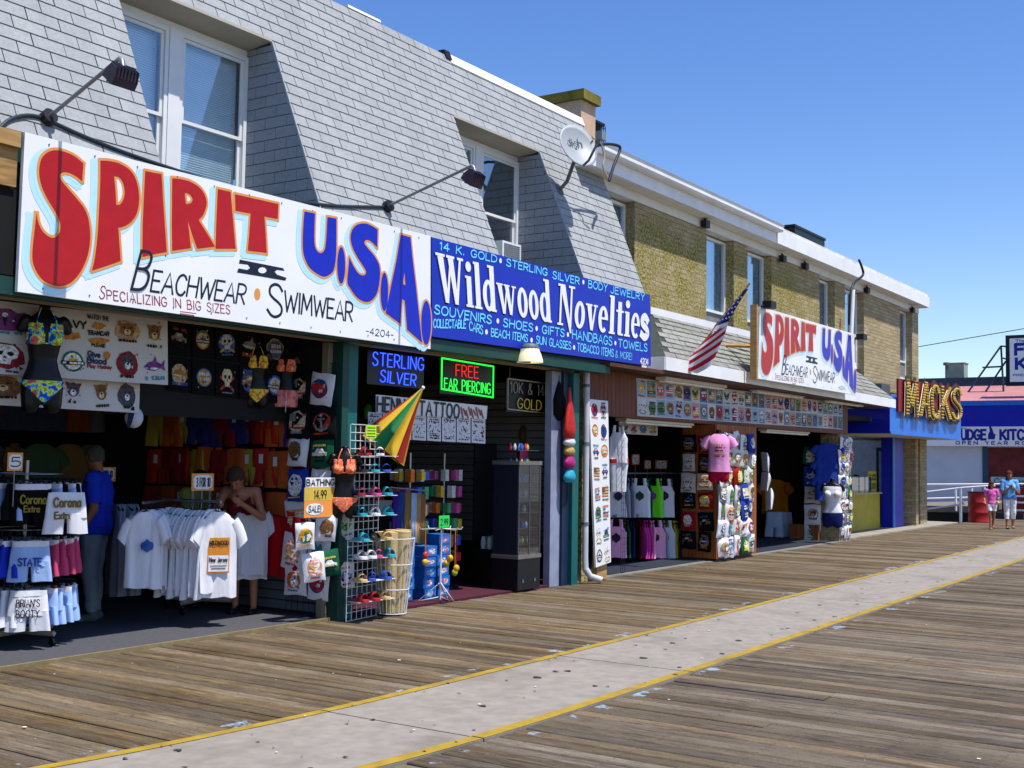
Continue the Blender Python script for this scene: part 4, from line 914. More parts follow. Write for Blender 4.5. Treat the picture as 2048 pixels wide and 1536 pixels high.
sg2 = spirit_sign('painted_shop_sign', 'white sign painted SPIRIT U.S.A. standing on the pent roof', s2, mp2, 2, 1.02)
MB().box((s2[3].x-.06, S2Y, s2[3].z-.02), (s2[3].x-.004, S2Y+.12, s2[0].z+.02)).build('side_timber', woodlt, sg2)
for x in (s2[3].x+.4, s2[3].x+2.6, s2[2].x-.4): MB().tube([(x, S2Y+.05, 3.7), (x, S2Y+.75, 3.75)], .035, 4).build('prop', woodlt, sg2)
# --- the blue novelty sign
wc = [PY(863, 474, SY), PY(1300, 590, SY), PY(1302, 732, SY), PY(864, 673, SY)]
WS = thing('blue_shop_sign', 'blue hand lettered sign reading Wildwood Novelties over the middle shop', 'shop sign', (wc[2]+wc[3])/2)
MB().slab(wc, (0, .035, 0)).build('panel', M('sign_royal_blue', (12, 42, 172), .4, .07, 5), WS)
cyan = M('sign_cyan', (110, 214, 246), .45, .06, 9)
_C = lambda x, y: PY(840+x*.234375, 460+y*.234375, SY)
def wtx(s, bl, br, tl, sw, gap=.2, mat=cyan, jit=.02): o_, a, b = _C(*bl), _C(*br), _C(*tl); words(s, o_, a-o_, b-o_, NF, sw, .004, gap, 'lettering', mat, WS)
def dots(L):
    for x, y in L: q = MB(); p = _C(x, y); fillpoly(q, [p+V((.028*math.cos(a*.5236), 0, .032*math.sin(a*.5236))) for a in range(12)], [], NF, .004); q.build('painted_dot', signwhite, WS)
wtx('14 K. GOLD', (165, 165), (650, 278), (168, 103), .017); wtx('STERLING', (735, 305), (1082, 390), (738, 245), .017); wtx('SILVER', (1130, 412), (1355, 465), (1132, 352), .017); wtx('BODY', (1435, 490), (1595, 525), (1437, 430), .017); wtx('JEWELRY', (1625, 535), (1912, 602), (1627, 478), .017)
wtx('SOUVENIRS', (120, 712), (605, 800), (125, 640), .018); wtx('SHOES', (708, 822), (958, 866), (712, 755), .018); wtx('GIFTS', (1040, 880), (1228, 912), (1042, 815), .018); wtx('HANDBAGS', (1298, 926), (1635, 985), (1300, 852), .018); wtx('TOWELS', (1690, 997), (1935, 1037), (1692, 932), .018)
wtx('COLLECTABLE', (112, 832), (388, 838), (114, 762), .015, .12); wtx('CARS', (418, 852), (532, 890), (420, 780), .015, .12); wtx('BEACH ITEMS', (605, 905), (915, 955), (607, 840), .015, .14); wtx('SUN GLASSES', (990, 968), (1285, 1020), (992, 903), .015, .14); wtx('TOBACCO ITEMS', (1340, 1030), (1648, 1082), (1342, 965), .015, .14); wtx('& MORE!', (1665, 1086), (1805, 1108), (1667, 1030), .010, .14); wtx('4204', (1878, 1140), (1945, 1150), (1880, 1092), .014, .14, signwhite)
dots([(685, 262), (1392, 445), (662, 776), (993, 840), (1260, 893), (1665, 965), (565, 870), (950, 940), (1313, 1002)])
def ring_(cx, cy, rx, ry, ix, iy, n=22): return (ell(cx, cy, rx, ry, n), [ell(cx, cy, ix, iy, n)])
def rc(x0, x1, y0, y1): return ([(x0, y0), (x1, y0), (x1, y1), (x0, y1)], [])
def serif_letter(c):
    if c in 'Ww':
        k = 1. if c == 'W' else .66; q = 1. if c == 'W' else .82
        P_ = [[(.03,1),(.23,1),(.37,0),(.25,0)], [(.27,.0),(.36,.0),(.47,.66),(.43,.78)], [(.38,1),(.57,1),(.70,0),(.58,0)], [(.60,0),(.69,0),(.86,1),(.79,1)], [(-.02,1.0),(.29,1),(.29,.945),(-.02,.945)], [(.34,1),(.62,1),(.62,.945),(.34,.945)], [(.72,1),(.93,1),(.93,.945),(.72,.945)]]
        return .93*q, [([(x*q, y*k) for x, y in p], []) for p in P_]
    if c == 'i': return .27, [rc(.05,.22,.05,.66), rc(0,.27,0,.05), rc(0,.12,.61,.66), (ell(.135,.86,.1,.11,14), [])]
    if c == 'l': return .27, [rc(.05,.22,.05,1), rc(0,.27,0,.05), rc(0,.12,.945,1)]
    if c == 'd': return .50, [ring_(.22,.335,.22,.345,.075,.25), rc(.285,.455,.05,1), rc(.30,.5,0,.05), rc(.21,.34,.945,1)]
    if c == 'o': return .42, [ring_(.21,.335,.21,.345,.07,.245)]
    if c == 'N': return .62, [rc(.07,.14,.05,.95), rc(.48,.55,-.02,.95), ([(.05,1),(.25,1),(.57,-.16),(.5,-.16)], []), rc(0,.22,0,.05), rc(.40,.64,.945,1), rc(-.02,.1,.945,1)]
    if c == 'v': return .48, [([(.03,.66),(.21,.66),(.30,0),(.20,0)], []), ([(.22,0),(.30,0),(.43,.66),(.37,.66)], []), rc(-.02,.25,.61,.66), rc(.31,.48,.61,.66)]
    if c == 'e':
        n = 22; O_ = [(.21+.21*math.cos(a), .335+.345*math.sin(a)) for a in [math.pi*2*.86*i/n for i in range(n+1)]]; I_ = [(.21+.07*math.cos(a), .335+.245*math.sin(a)) for a in [math.pi*2*.86*i/n for i in range(n, -1, -1)]]
        return .42, [(O_+I_, []), rc(.13,.40,.33,.39)]
    if c == 't': return .34, [rc(.08,.25,.03,.88), rc(0,.33,.60,.66), rc(.1,.33,0,.05)]
    if c == 's': return .36, []
    return .3, []
def serif_word(s, bl, br, tl):
    o_, a, b = _C(*bl), _C(*br), _C(*tl); x = 0; items = []
    for c in s: w, p = serif_letter(c); items.append((c, x, p)); x += w+.045
    tot = x-.045; u = (a-o_)/tot; v = b-o_
    for c, x0, polys in items:
        q = MB()
        for k, (O_, H_) in enumerate(polys):
            f = lambda p: o_+u*(x0+p[0])+v*p[1]
            fillpoly(q, [f(p)+V((-.018, 0, -.016)) for p in O_], [], NF, .003, 1)
            fillpoly(q, [f(p) for p in O_], [[f(p) for p in h] for h in H_], NF, .006+.0003*k, 0)
            for h in H_: fillpoly(q, [f(p) for p in h], [], NF, .0045, 2)
        if c == 's':
            st = strokes('s', k=6)[0][0]; pts = [o_+u*(x0+.04+p[0]*.82)+v*(.06+p[1]*.9) for p in st]; ribbon(q, [p+V((-.018, 0, -.016)) for p in pts], .11, NF, .003, 1); ribbon(q, pts, .11, NF, .006, 0)
        q.build('letter', [signwhite, M('sign_navy', (10, 14, 80), .5), MATS['sign_royal_blue']], WS)
serif_word('Wildwood', (155, 607), (1122, 792), (132, 190)); serif_word('Novelties', (1168, 806), (1940, 940), (1182, 455))
# lit glass wall lamp under it
lp = PY(1060, 712, 8.05); wl = thing('wall_lamp', 'lit frosted glass lamp below the blue sign', 'lamp', lp-V((0, 0, .1)))
MB().lathe(lp, [(.165, -.08), (.16, -.045), (.14, .02), (.12, .06), (.115, .09)], 20, caps=False).build('glass_shade', M('lamp_glass', (232, 222, 180), .3, .04, 5, emit=.4), wl)
MB().lathe(lp, [(.116, .085), (.12, .11), (.08, .15)], 16).build('lamp_neck', greypaint, wl); MB().ball(lp+V((0, 0, .0)), .05).build('bulb', M('bulb_warm', (255, 236, 190), .3, emit=4), wl)

# ================================================================== things on the roof
def floodlight(base_px, tip_px, lab, hs=1):
    n = V((0, 1, -.4)); b = PP(*base_px, n, roofpt(0, 4.4)); tip = PX(*tip_px, b.x)
    t = thing('sign_flood_light', lab, 'flood light', b, 'flood lights over the long signs')
    MB().tube([b+RN*.01, b+RN*.075], .065, 12).build('junction_box', blackm, t)
    el_ = tip+V((0, .0, 0)); MB().tube([b+RN*.06, el_], .016, 8).build('arm', alum, t)
    hd = tip+V((0, -.05, -.125)); MB().tube([el_, tip+V((0, -.035, -.02)), tip+V((0, -.05, -.07))], .022, 8).build('knuckle', alum, t)
    # finned lamp head, tilted down at the sign
    h = MB(); d = V((0, .62, -.78)); up_ = V((0, .78, .62)); ax = V((1, 0, 0)); c = hd
    W2 = .105
    pr = [(-.075, .08), (.075, .08), (.07, .015), (.038, -.05), (-.038, -.05), (-.07, .015)]
    h.loft([[c+ax*s*W2+up_*a+d*b_ for a, b_ in pr] for s in (-1, 1)], True, smooth=False)
    head = h.build('lamp_head', M('flood_bronze', (58, 48, 66), .45, .1, 6), t)
    for i in range(7):
        f = MB(); x = -.09+.03*i; pf = [(-.078, .02), (.078, .02), (.048, -.062), (-.048, -.062)]
        f.loft([[c+ax*(x+s*.004)+up_*a+d*b_ for a, b_ in pf] for s in (-1, 1)], True, smooth=False); f.build('cooling_fin', M('fin_dark', (34, 28, 42), .5), head)
    MB().cbox(c+d*.084, (.20, .014, .014)).build('lens_rim', blackm, head)
    return b
b1 = floodlight((91, 240), (238, 118), 'finned flood light on an arm above the word SPIRIT'); b2 = floodlight((771, 416), (942, 332), 'finned flood light on an arm above the letters U.S.A.')
cd = MB(); n_ = V((0, 1, -.4)); rp = lambda x, y: PP(x, y, n_, roofpt(0, 4.4, .022))
cd.tube([rp(*q) for q in crom([(-30, 285), (0, 256), (22, 238), (55, 231), (90, 238), (150, 265), (230, 298), (330, 333), (450, 371), (560, 397), (640, 409), (700, 413), (770, 414)], 3)], .017, 8)
c = cd.build('conduit', M('conduit_black', (34, 44, 52), .4)); tag(c, 'black cable conduit running along the top edge of the long white sign', 'conduit')
# satellite dish
db = PP(1118, 380, n_, roofpt(0, 5)); dc = PX(1152, 297, db.x+.02); dc = db+V((.10, -.34, .36)); ctr = PY(1152, 297, dc.y)
ds = thing('satellite_dish', 'grey satellite dish on a bent arm on the mansard roof', 'satellite dish', db)
nd = V((-.42, -.80, .42)).normalized(); ux = V((0, 0, 1)).cross(nd).normalized(); uy = nd.cross(ux).normalized(); uy = uy if uy.z > 0 else -uy
dm = M('dish_grey', (150, 156, 160), .45, .04, 6); q = MB(); nr, na = 7, 28; RX_, RY_ = .29, .36
vs_ = []; 
for side in (0, .012):
    for i in range(nr+1):
        f = i/nr
        for j in range(na):
            a = 2*math.pi*j/na; vs_.append(ctr+ux*(RX_*f*math.cos(a))+uy*(RY_*f*math.sin(a))+nd*(.075*f*f-side))
fs_ = []
for sd in (0, 1):
    o_ = sd*(nr+1)*na
    for i in range(nr):
        for j in range(na): fs_.append((o_+i*na+j, o_+i*na+(j+1) % na, o_+(i+1)*na+(j+1) % na, o_+(i+1)*na+j))
for j in range(na): fs_.append((nr*na+j, nr*na+(j+1) % na, (nr+1)*na+nr*na+(j+1) % na, (nr+1)*na+nr*na+j))
q.add(vs_, fs_, smooth=True); dsh = q.build('reflector', dm, ds)
q = MB(); text(q, 'dish', ctr-ux*.14+uy*.02, ux*.24, uy*.14, nd, .014, .02); q.build('lettering', M('dish_ink', (60, 70, 80), .6), dsh)
MB().tube([ctr-nd*.01, ctr-nd*.06-V((0, 0, .16)), db+V((.05, -.10, .12)), db+RN*.02], .028, 8).build('mount_arm', greypaint, ds); MB().tube([db, db+RN*.02], .09, 10).build('mount_foot', greypaint, ds)
lnb = ctr+nd*.42-uy*.12+ux*.12; MB().tube([ctr-uy*.34+nd*.07, ctr-uy*.36+nd*.2, lnb], .018, 8).build('feed_arm', greypaint, ds); MB().cbox(lnb+V((.02, 0, .03)), (.12, .10, .12)).build('receiver', M('receiver_grey', (120, 132, 134), .5), ds)
MB().tube([db+RN*.02, db+V((-.03, -.03, -.25)), db+V((-.18, .0, -.42)), db+V((-.22, .04, -.75)), db+V((-.20, -.02, -1.2))], .008, 6).build('cable', greypaint, ds)
# chimney and roof unit
cy_ = 10.2; c0 = PY(1175, 235, cy_); ch = thing('chimney', 'tan chimney with a mossy overhanging slab cap', 'chimney', (c0.x, cy_, 6.9))
xL, xR = PY(1162, 235, cy_).x, PY(1188, 235, cy_).x; zt_ = PY(1175, 205, cy_).z
MB().box((xL, cy_, 6.3), (xR+.05, cy_+.5, zt_)).build('stack', M('chimney_render', (196, 166, 136), .9, .1, 5, bump=.3), ch)
MB().box((xL-.05, cy_-.08, zt_+.002), (xR+.10, cy_+1.3, zt_+.17)).build('cap', M('mossy_slab', (120, 112, 44), .95, .35, 5, bump=.5, bscale=40), ch)
MB().box((xL+.0, cy_+.9, 6.3), (xR+.05, cy_+1.25, zt_)).build('stack', MATS['chimney_render'], ch)
uy0 = 10.6; xa_, xb_ = PY(1189, 260, uy0).x, PY(1210, 260, uy0).x; ru = thing('roof_condenser', 'black caged condenser unit behind the tan chimney', 'air conditioner', (xa_, uy0, 6.3)); zt2 = PY(1198, 242, uy0).z
MB().box((xa_+.05, uy0+.05, 6.2), (xb_-.05, uy0+.7, zt2-.05)).build('core', M('condenser_dark', (26, 44, 46), .6), ru); MB().box((xa_, uy0, zt2-.048), (xb_, uy0+.75, zt2)).build('lid', blackm, ru)
q = MB()
for i in range(9): z = 6.3+(zt2-6.4)*i/8; q.box((xa_, uy0, z), (xb_, uy0+.012, z+.012))
for i in range(7): x = xa_+(xb_-xa_)*i/6; q.box((x-.006, uy0-.012, 6.3), (x+.006, uy0-.001, zt2-.05))
q.build('cage', blackm, ru)
u2 = PY(1620, 478, 10.5); t = thing('roof_condenser', 'dark condenser unit standing on the brick building roof', 'air conditioner', (u2.x, 10.5, 6.12)); x0_, x1_ = PY(1590, 478, 10.5).x, PY(1652, 478, 10.5).x; zt3 = PY(1620, 462, 10.5).z
MB().box((x0_+.05, 10.52, 6.13), (x1_-.05, 11.6, zt3-.06)).build('core', MATS['condenser_dark'], t); MB().box((x0_, 10.5, zt3-.058), (x1_, 11.65, zt3)).build('lid', blackm, t); MB().box((x1_+.1, 10.6, 6.5), (x1_+1.0, 11.2, 6.62)).build('duct', alum, t)
# cables at the corner of the brick eaves
q = MB(); P8 = lambda x, y, Y=8.3: PY(x, y, Y); q.tube([P8(*a) for a in crom([(1190, 293), (1212, 288), (1235, 291), (1240, 300), (1228, 330), (1218, 362)], 4)], .022, 7); o = q.build('service_cable', M('cable_black', (20, 26, 40), .5)); tag(o, 'thick black service cable looping off the eaves beside the dish', 'cable')
q = MB(); q.tube([P8(*a, 8.28) for a in crom([(1185, 275), (1200, 285), (1208, 310), (1206, 335), (1215, 355)], 4)], .015, 6); o = q.build('service_cable', M('cable_tan', (190, 170, 140), .5)); tag(o, 'tan service cable hanging beside the dish receiver', 'cable')
q = MB(); q.tube([PY(x, y, 8.38) for x, y in crom([(1718, 520), (1724, 535), (1726, 550), (1712, 562), (1704, 575), (1700, 600), (1698, 650)], 4)], .028, 7); o = q.build('service_cable', MATS['cable_black']); tag(o, 'black service cable dropping from the far eaves', 'cable')
q = MB(); q.tube([PY(1706, 580, 8.7), PY(1702, 680, 8.7)], .05, 8); o = q.build('service_pipe', white); tag(o, 'white service pipe above the second white sign', 'pipe')
for px, py, lb in ((1530, 612, 'left'), (1716, 676, 'right')):
    p = PY(px, py, S2Y-.05); ft = thing('sign_edge_light', 'small black lamp at the %s end of the second white sign' % lb, 'flood light', p); MB().cbox(p+V((.05, -.06, .02)), (.24, .16, .12)).build('head', blackm, ft); MB().tube([p+V((-.1, 0, 0)), p+V((0, .1, -.03))], .02, 6).build('bracket', blackm, ft)

# ================================================================== flag
fb = PY(1383, 716, 8.02); ft_ = PX(1500, 566, fb.x); fl_ = thing('flag_on_pole', 'American flag drooping from a slanted wooden pole on the white fascia', 'flag', fb)
MB().tube([fb, ft_], .017, 8).build('pole', woodlt, fl_); MB().tube([fb+V((0, .02, -.04)), fb+V((0, -.05, .04))], .03, 8).build('bracket', blackm, fl_)
Lp = [(1492, 576), (1460, 612), (1430, 650), (1400, 690), (1374, 722), (1376, 742)]; Rp = [(1499, 574), (1478, 606), (1458, 640), (1450, 668), (1436, 702), (1412, 752)]
def along(L, s):
    x = s*(len(L)-1); i = min(int(x), len(L)-2); f = x-i; return (L[i][0]*(1-f)+L[i+1][0]*f, L[i][1]*(1-f)+L[i+1][1]*f)
def flag_piece(s0, s1, t0, t1, name, mat, sk=0.):
    q = MB(); ns, nt_ = 5, 8; vs_ = []
    for i in range(ns+1):
        for j in range(nt_+1):
            t_ = t0+(t1-t0)*j/nt_; s_ = s0+(s1-s0)*i/ns-sk*(t_-.5); s_ = max(0, min(1, s_)); a, b = along(Lp, s_), along(Rp, s_)
            x, y = a[0]+(b[0]-a[0])*t_, a[1]+(b[1]-a[1])*t_; p = PX(x, y, fb.x+.10*math.sin(t_*7+s_*4)*s_-.02); vs_.append(p)
    q.add(vs_, [(i*(nt_+1)+j, i*(nt_+1)+j+1, (i+1)*(nt_+1)+j+1, (i+1)*(nt_+1)+j) for i in range(ns) for j in range(nt_)], smooth=True); return q.build(name, mat, fl_, fix=False)
fr, fw2, fbl = M('flag_red', (186, 22, 42), .8, .06, 8), M('flag_white', (226, 226, 230), .8, .04, 8), M('flag_blue', (24, 32, 110), .8, .1, 8)
flag_piece(.02, .42, 0, 1, 'canton', fbl)
edges = [.42+.58*i/9 for i in range(10)]
for i in range(9): flag_piece(edges[i], edges[i+1], 0, 1, 'stripe', fw2 if i % 2 == 0 else fr, .16 if i > 0 else .0)
st = MB()
for i in range(5):
    for j in range(2+i//2):
        s_ = .12+.06*i; t_ = (j+.5)/(2+i//2); a, b = along(Lp, s_), along(Rp, s_); p = PX(a[0]+(b[0]-a[0])*t_, a[1]+(b[1]-a[1])*t_, fb.x-.05); st.add([p+V((0, (.022 if k % 2 else .009)*math.cos(k*.6283), (.022 if k % 2 else .009)*math.sin(k*.6283))) for k in range(10)], [list(range(10))])
st.build('stars', fw2, fl_)
# ================================================================== bulb sign, light fittings, pipes
ms = thing('bulb_letter_sign', "red backed bulb sign spelling MACK'S on the blue marquee", 'sign', PY(1858, 838, 8.15))
mA, mB_, mC, mD = PY(1797, 757, 8.14), PY(1921, 776, 8.14), PY(1921, 838, 8.14), PY(1797, 823, 8.14)
MB().slab([mA, mB_, mC, mD], (0, .05, 0)).build('backing', M('bulb_red', (128, 20, 26), .5, .1, 5), ms)
bulb = M('bulb_yellow', (196, 166, 62), .4, .1, 9); tubew = M('tube_white', (230, 214, 200), .4)
_D = lambda x, y: PY(1660+x*.2866, 640+y*.2866, 8.10)
for chx, (bl, br, tl) in zip('MACKS', (((530, 655), (602, 664), (526, 420)), ((624, 665), (682, 672), (632, 430)), ((702, 680), (752, 686), (700, 455)), ((775, 684), (830, 690), (775, 468)), ((845, 688), (905, 692), (850, 478)))):
    o_, a, b = _D(*bl), _D(*br), _D(*tl); q = MB(); text(q, chx, o_, a-o_, b-o_, NF, .30, .0); q.build('letter_face', M('letter_brown', (70, 34, 18), .6), ms)
    q = MB(); stt, w = strokes(chx, k=6)
    for p_ in stt:
        L_ = [o_+(a-o_)*(x/w)+(b-o_)*y for x, y in p_]; tot = sum((L_[i+1]-L_[i]).length for i in range(len(L_)-1)); m_ = max(2, int(tot/.075))
        for k in range(m_+1):
            d_ = tot*k/m_; i = 0
            while i < len(L_)-2 and d_ > (L_[i+1]-L_[i]).length: d_ -= (L_[i+1]-L_[i]).length; i += 1
            p = L_[i].lerp(L_[i+1], min(1, d_/max(1e-6, (L_[i+1]-L_[i]).length)))
            for dx in (-.062, .062): q.ball(p+V((dx, -.04, 0)), .032, 6)
    q.build('bulbs', bulb, ms)
    q = MB(); text(q, chx, o_+V((-.17, .02, -.05)), a-o_, b-o_, NF, .02, .03, tube=.010); q.build('neon_outline', tubew, ms)
tubem = M('tube_fitting', (226, 222, 206), .5, .03, 4)
def fitting(a, b, Y, lab):
    p, q_ = PY(*a, Y), PY(*b, Y); t = thing('fluorescent_fitting', lab, 'light fitting', (p+q_)/2); z = (p.z+q_.z)/2
    MB().box((p.x, Y-.02, z-.02), (q_.x, Y+.16, z+.085)).build('housing', tubem, t)
    for dy in (.02, .11): MB().tube([(p.x+.03, Y+dy, z-.04), (q_.x-.03, Y+dy, z-.04)], .017, 8).build('tube', M('tube_glass', (236, 236, 230), .3), t)
    bo = MB()
    for i in range(6): bo.ball((p.x-.05-.06*i, Y+.05, z+.06), .03, 6, scale=(1, .8, 1))
    bo.build('cord_coil', M('coil_beige', (140, 126, 92), .7), t)
for i, (a, b, Y) in enumerate((((1330, 758), (1452, 772), 8.30), ((1515, 778), (1608, 793), 8.30), ((1660, 800), (1728, 808), 8.30))): fitting(a, b, Y, '%s pale strip light under the pent eave' % ORD[i])
fitting((1250, 838), (1386, 850), 8.64, 'pale strip light across the left opening of the brick shop'); fitting((1532, 860), (1618, 865), 8.64, 'pale strip light across the right opening of the brick shop')
dp = thing('downpipe', 'white rainwater downpipe between the teal post and poster board', 'downpipe', (14.33, 8.33, 0))
pipew = M('pipe_grey_white', (0.5, 0.51, 0.53), .5, .08, 4, dirt=.3)
MB().tube([(14.33, 8.33, 3.0), (14.33, 8.33, .35), (14.33, 8.32, .18)], .043, 10).build('pipe', pipew, dp); MB().tube([(14.33, 8.32, .20), (14.36, 8.26, .10), (14.46, 8.14, .05)], .047, 10).build('elbow', pipew, dp)
for z in (.8, 1.9, 2.7): MB().tube([(14.33, 8.33, z), (14.33, 8.33, z+.04)], .05, 10).build('strap', greypaint, dp)
# ================================================================== cloth
def fab(name, col, var=.06): return M(name, col, .92, var, 12, bump=.75, bscale=11, spec=.15, stretch=(1.3, 1.3, .6))
def mesh_of(mb, mat, name):
    o = mb.build(name, mat, base=(0, 0, 0)); me = o.data; bpy.data.objects.remove(o); return me
def cloth_ring(z, w, d, n, seed, fold):
    out = []
    for j in range(n):
        a = 2*math.pi*j/n; cx, sy = math.cos(a), math.sin(a)
        x = w/2*math.copysign(abs(cx)**.55, cx); y = d/2*math.copysign(abs(sy)**.8, sy)
        y += fold*math.sin(x*34+seed*1.7+z*2)+fold*.6*math.sin(x*17+seed*3.1+z*4)+.02*noise.noise((x*5+seed, z*4, seed))
        out.append(V((x, y, z+fold*.5*math.sin(x*21+seed))))
    return out
def tee_mesh(name, mat, w=.56, h=.76, d=.07, seed=0, sleeves=True):
    mb = MB(); n = 36; rows = [(-1, 1.02, 1.25), (-.8, 1., 1.1), (-.6, .98, 1.), (-.42, .98, 1.), (-.27, 1.0, 1.), (-.13, .86, .95), (-.05, .52, .9), (-.015, .30, .8)]
    mb.loft([cloth_ring(z*h, w*k, d*q, n, seed, .017*(-z)+.002) for z, k, q in rows], True)
    if sleeves:
        for s in (-1, 1):
            P = [(.38, -.13, .10), (.50, -.22, .105), (.585, -.33, .11), (.62, -.40, .112)]
            rings = []
            for px, pz, r in P:
                c_ = V((s*px*w, 0, pz*h)); ax = V((s*.84, 0, .54)).normalized()
                rings.append([c_+ax*(r*w*1.25*math.cos(2*math.pi*j/12))*1.0+V((0, d*.5*math.sin(2*math.pi*j/12), 0)) for j in range(12)])
            mb.loft(rings, True)
    return mesh_of(mb, mat, name)
def tank_mesh(name, mat, w=.40, h=.62, d=.06, seed=0):
    mb = MB(); n = 24; rows = [(-1, 1.02, 1.2), (-.75, .98, 1.), (-.5, .96, 1.), (-.36, .98, 1.), (-.28, .80, .9), (-.2, .66, .8)]
    mb.loft([cloth_ring(z*h, w*k, d*q, n, seed, .010*(-z)+.002) for z, k, q in rows], True)
    for s in (-1, 1): mb.loft([[V((s*x*w, 0, z*h))+V((.035*math.cos(a*.7854), .012*math.sin(a*.7854), 0)) for a in range(8)] for x, z in ((.24, -.24), (.23, -.12), (.20, -.01))], True)
    return mesh_of(mb, mat, name)
def shorts_mesh(name, mat, w=.36, h=.27, d=.06, seed=0):
    mb = MB(); n = 24; mb.loft([cloth_ring(z*h, w*k, d*q, n, seed, .006) for z, k, q in ((-.62, 1.1, 1.2), (-.35, 1.05, 1.1), (-.1, .98, .9), (0, .94, .7))], True)
    for s in (-1, 1):
        mb.loft([[p+V((s*x*w, 0, 0)) for p in cloth_ring(z*h, w*k, d*1.1, 16, seed+s, .006)] for x, z, k in ((.33, -1.0, .56), (.30, -.7, .54), (.27, -.5, .52))], True)
    return mesh_of(mb, mat, name)
CAMANG = lambda p: math.atan2(-(V(p)-CPOS).x, (V(p)-CPOS).y)      # turn about z that faces the camera
wfab = fab('white_cotton', (222, 222, 226), .03); wfab2 = fab('pale_blue_cotton', (160, 190, 236)); bfab = fab('royal_blue_cotton', (34, 56, 186)); blkfab = fab('black_cotton', (14, 14, 16)); pinkfab = fab('pink_cotton', (196, 70, 110)); greyfab = fab('grey_jersey', (150, 156, 166))
TEES = [tee_mesh('tshirt', wfab, w_, h_, seed=s, d=.055) for s, w_, h_ in ((0, .56, .76), (2, .54, .72), (5, .58, .79), (8, .55, .75), (11, .52, .70))]
hangm = blackm
def hang(mesh, name, lab, cat, p, rz, scale=(1, 1, 1), group=None, printed=None, hanger=True):
    t = thing(name, lab, cat, V(p), group); t.rotation_euler = (0, 0, rz)
    b = bpy.data.objects.new('cloth', mesh); COL.objects.link(b); b.parent = t; b.scale = scale; WL[b.name] = V(p)
    if hanger:
        h_ = bpy.data.objects.new('hanger', HANG); COL.objects.link(h_); h_.parent = t; h_.scale = (scale[0], 1, 1)
    return t
_h = MB(); _h.tube([(-.19, 0, -.075), (0, 0, -.005), (.19, 0, -.075)], .009, 6); _h.tube([(0, 0, -.005), (0, 0, .03), (.018, 0, .052), (.0, 0, .072), (-.015, 0, .06)], .0045, 6)
HANG = mesh_of(_h, hangm, 'hanger')
def local(parent, mb, name, mat):        # part given in the parent's own frame
    o = mb.build(name, mat, base=(0, 0, 0)); o.parent = parent; return o
# --- rack of white tees
rk = PG(402, 1222, .02); rack = thing('garment_rack', 'chrome four way rack on casters holding the white T-shirts', 'clothes rack', rk)
chrome = M('chrome_tube', (150, 150, 152), .3, .05, 8, metal=.8); beige = M('rack_beige', (170, 160, 144), .5)
for a in (.35, .35+math.pi/2):
    d_ = V((math.cos(a), math.sin(a), 0)); MB().tube([rk+d_*-.42+V((0, 0, .13)), rk+d_*.42+V((0, 0, .13))], .025, 4).build('base_bar', beige, rack)
    for s in (-1, 1): MB().tube([rk+d_*.4*s+V((0, 0, .11)), rk+d_*.4*s+V((0, 0, .05))], .012, 6).build('caster_stem', blackm, rack); MB().tube([rk+d_*.4*s+V((-.015, 0, .04)), rk+d_*.4*s+V((.015, 0, .04))], .038, 10).build('caster_wheel', blackm, rack)
for dx in (-.12, .12): MB().tube([rk+V((dx, .05, .13)), rk+V((dx, .05, 1.32))], .018, 8).build('upright', beige, rack)
zr = 1.38
arms = [((437, 1018, 8.86), (-.05, 1.0)), ((288, 1020, 9.30), (.80, .50)), ((508, 1012, 9.30), (.30, .75))]
k_ = 0
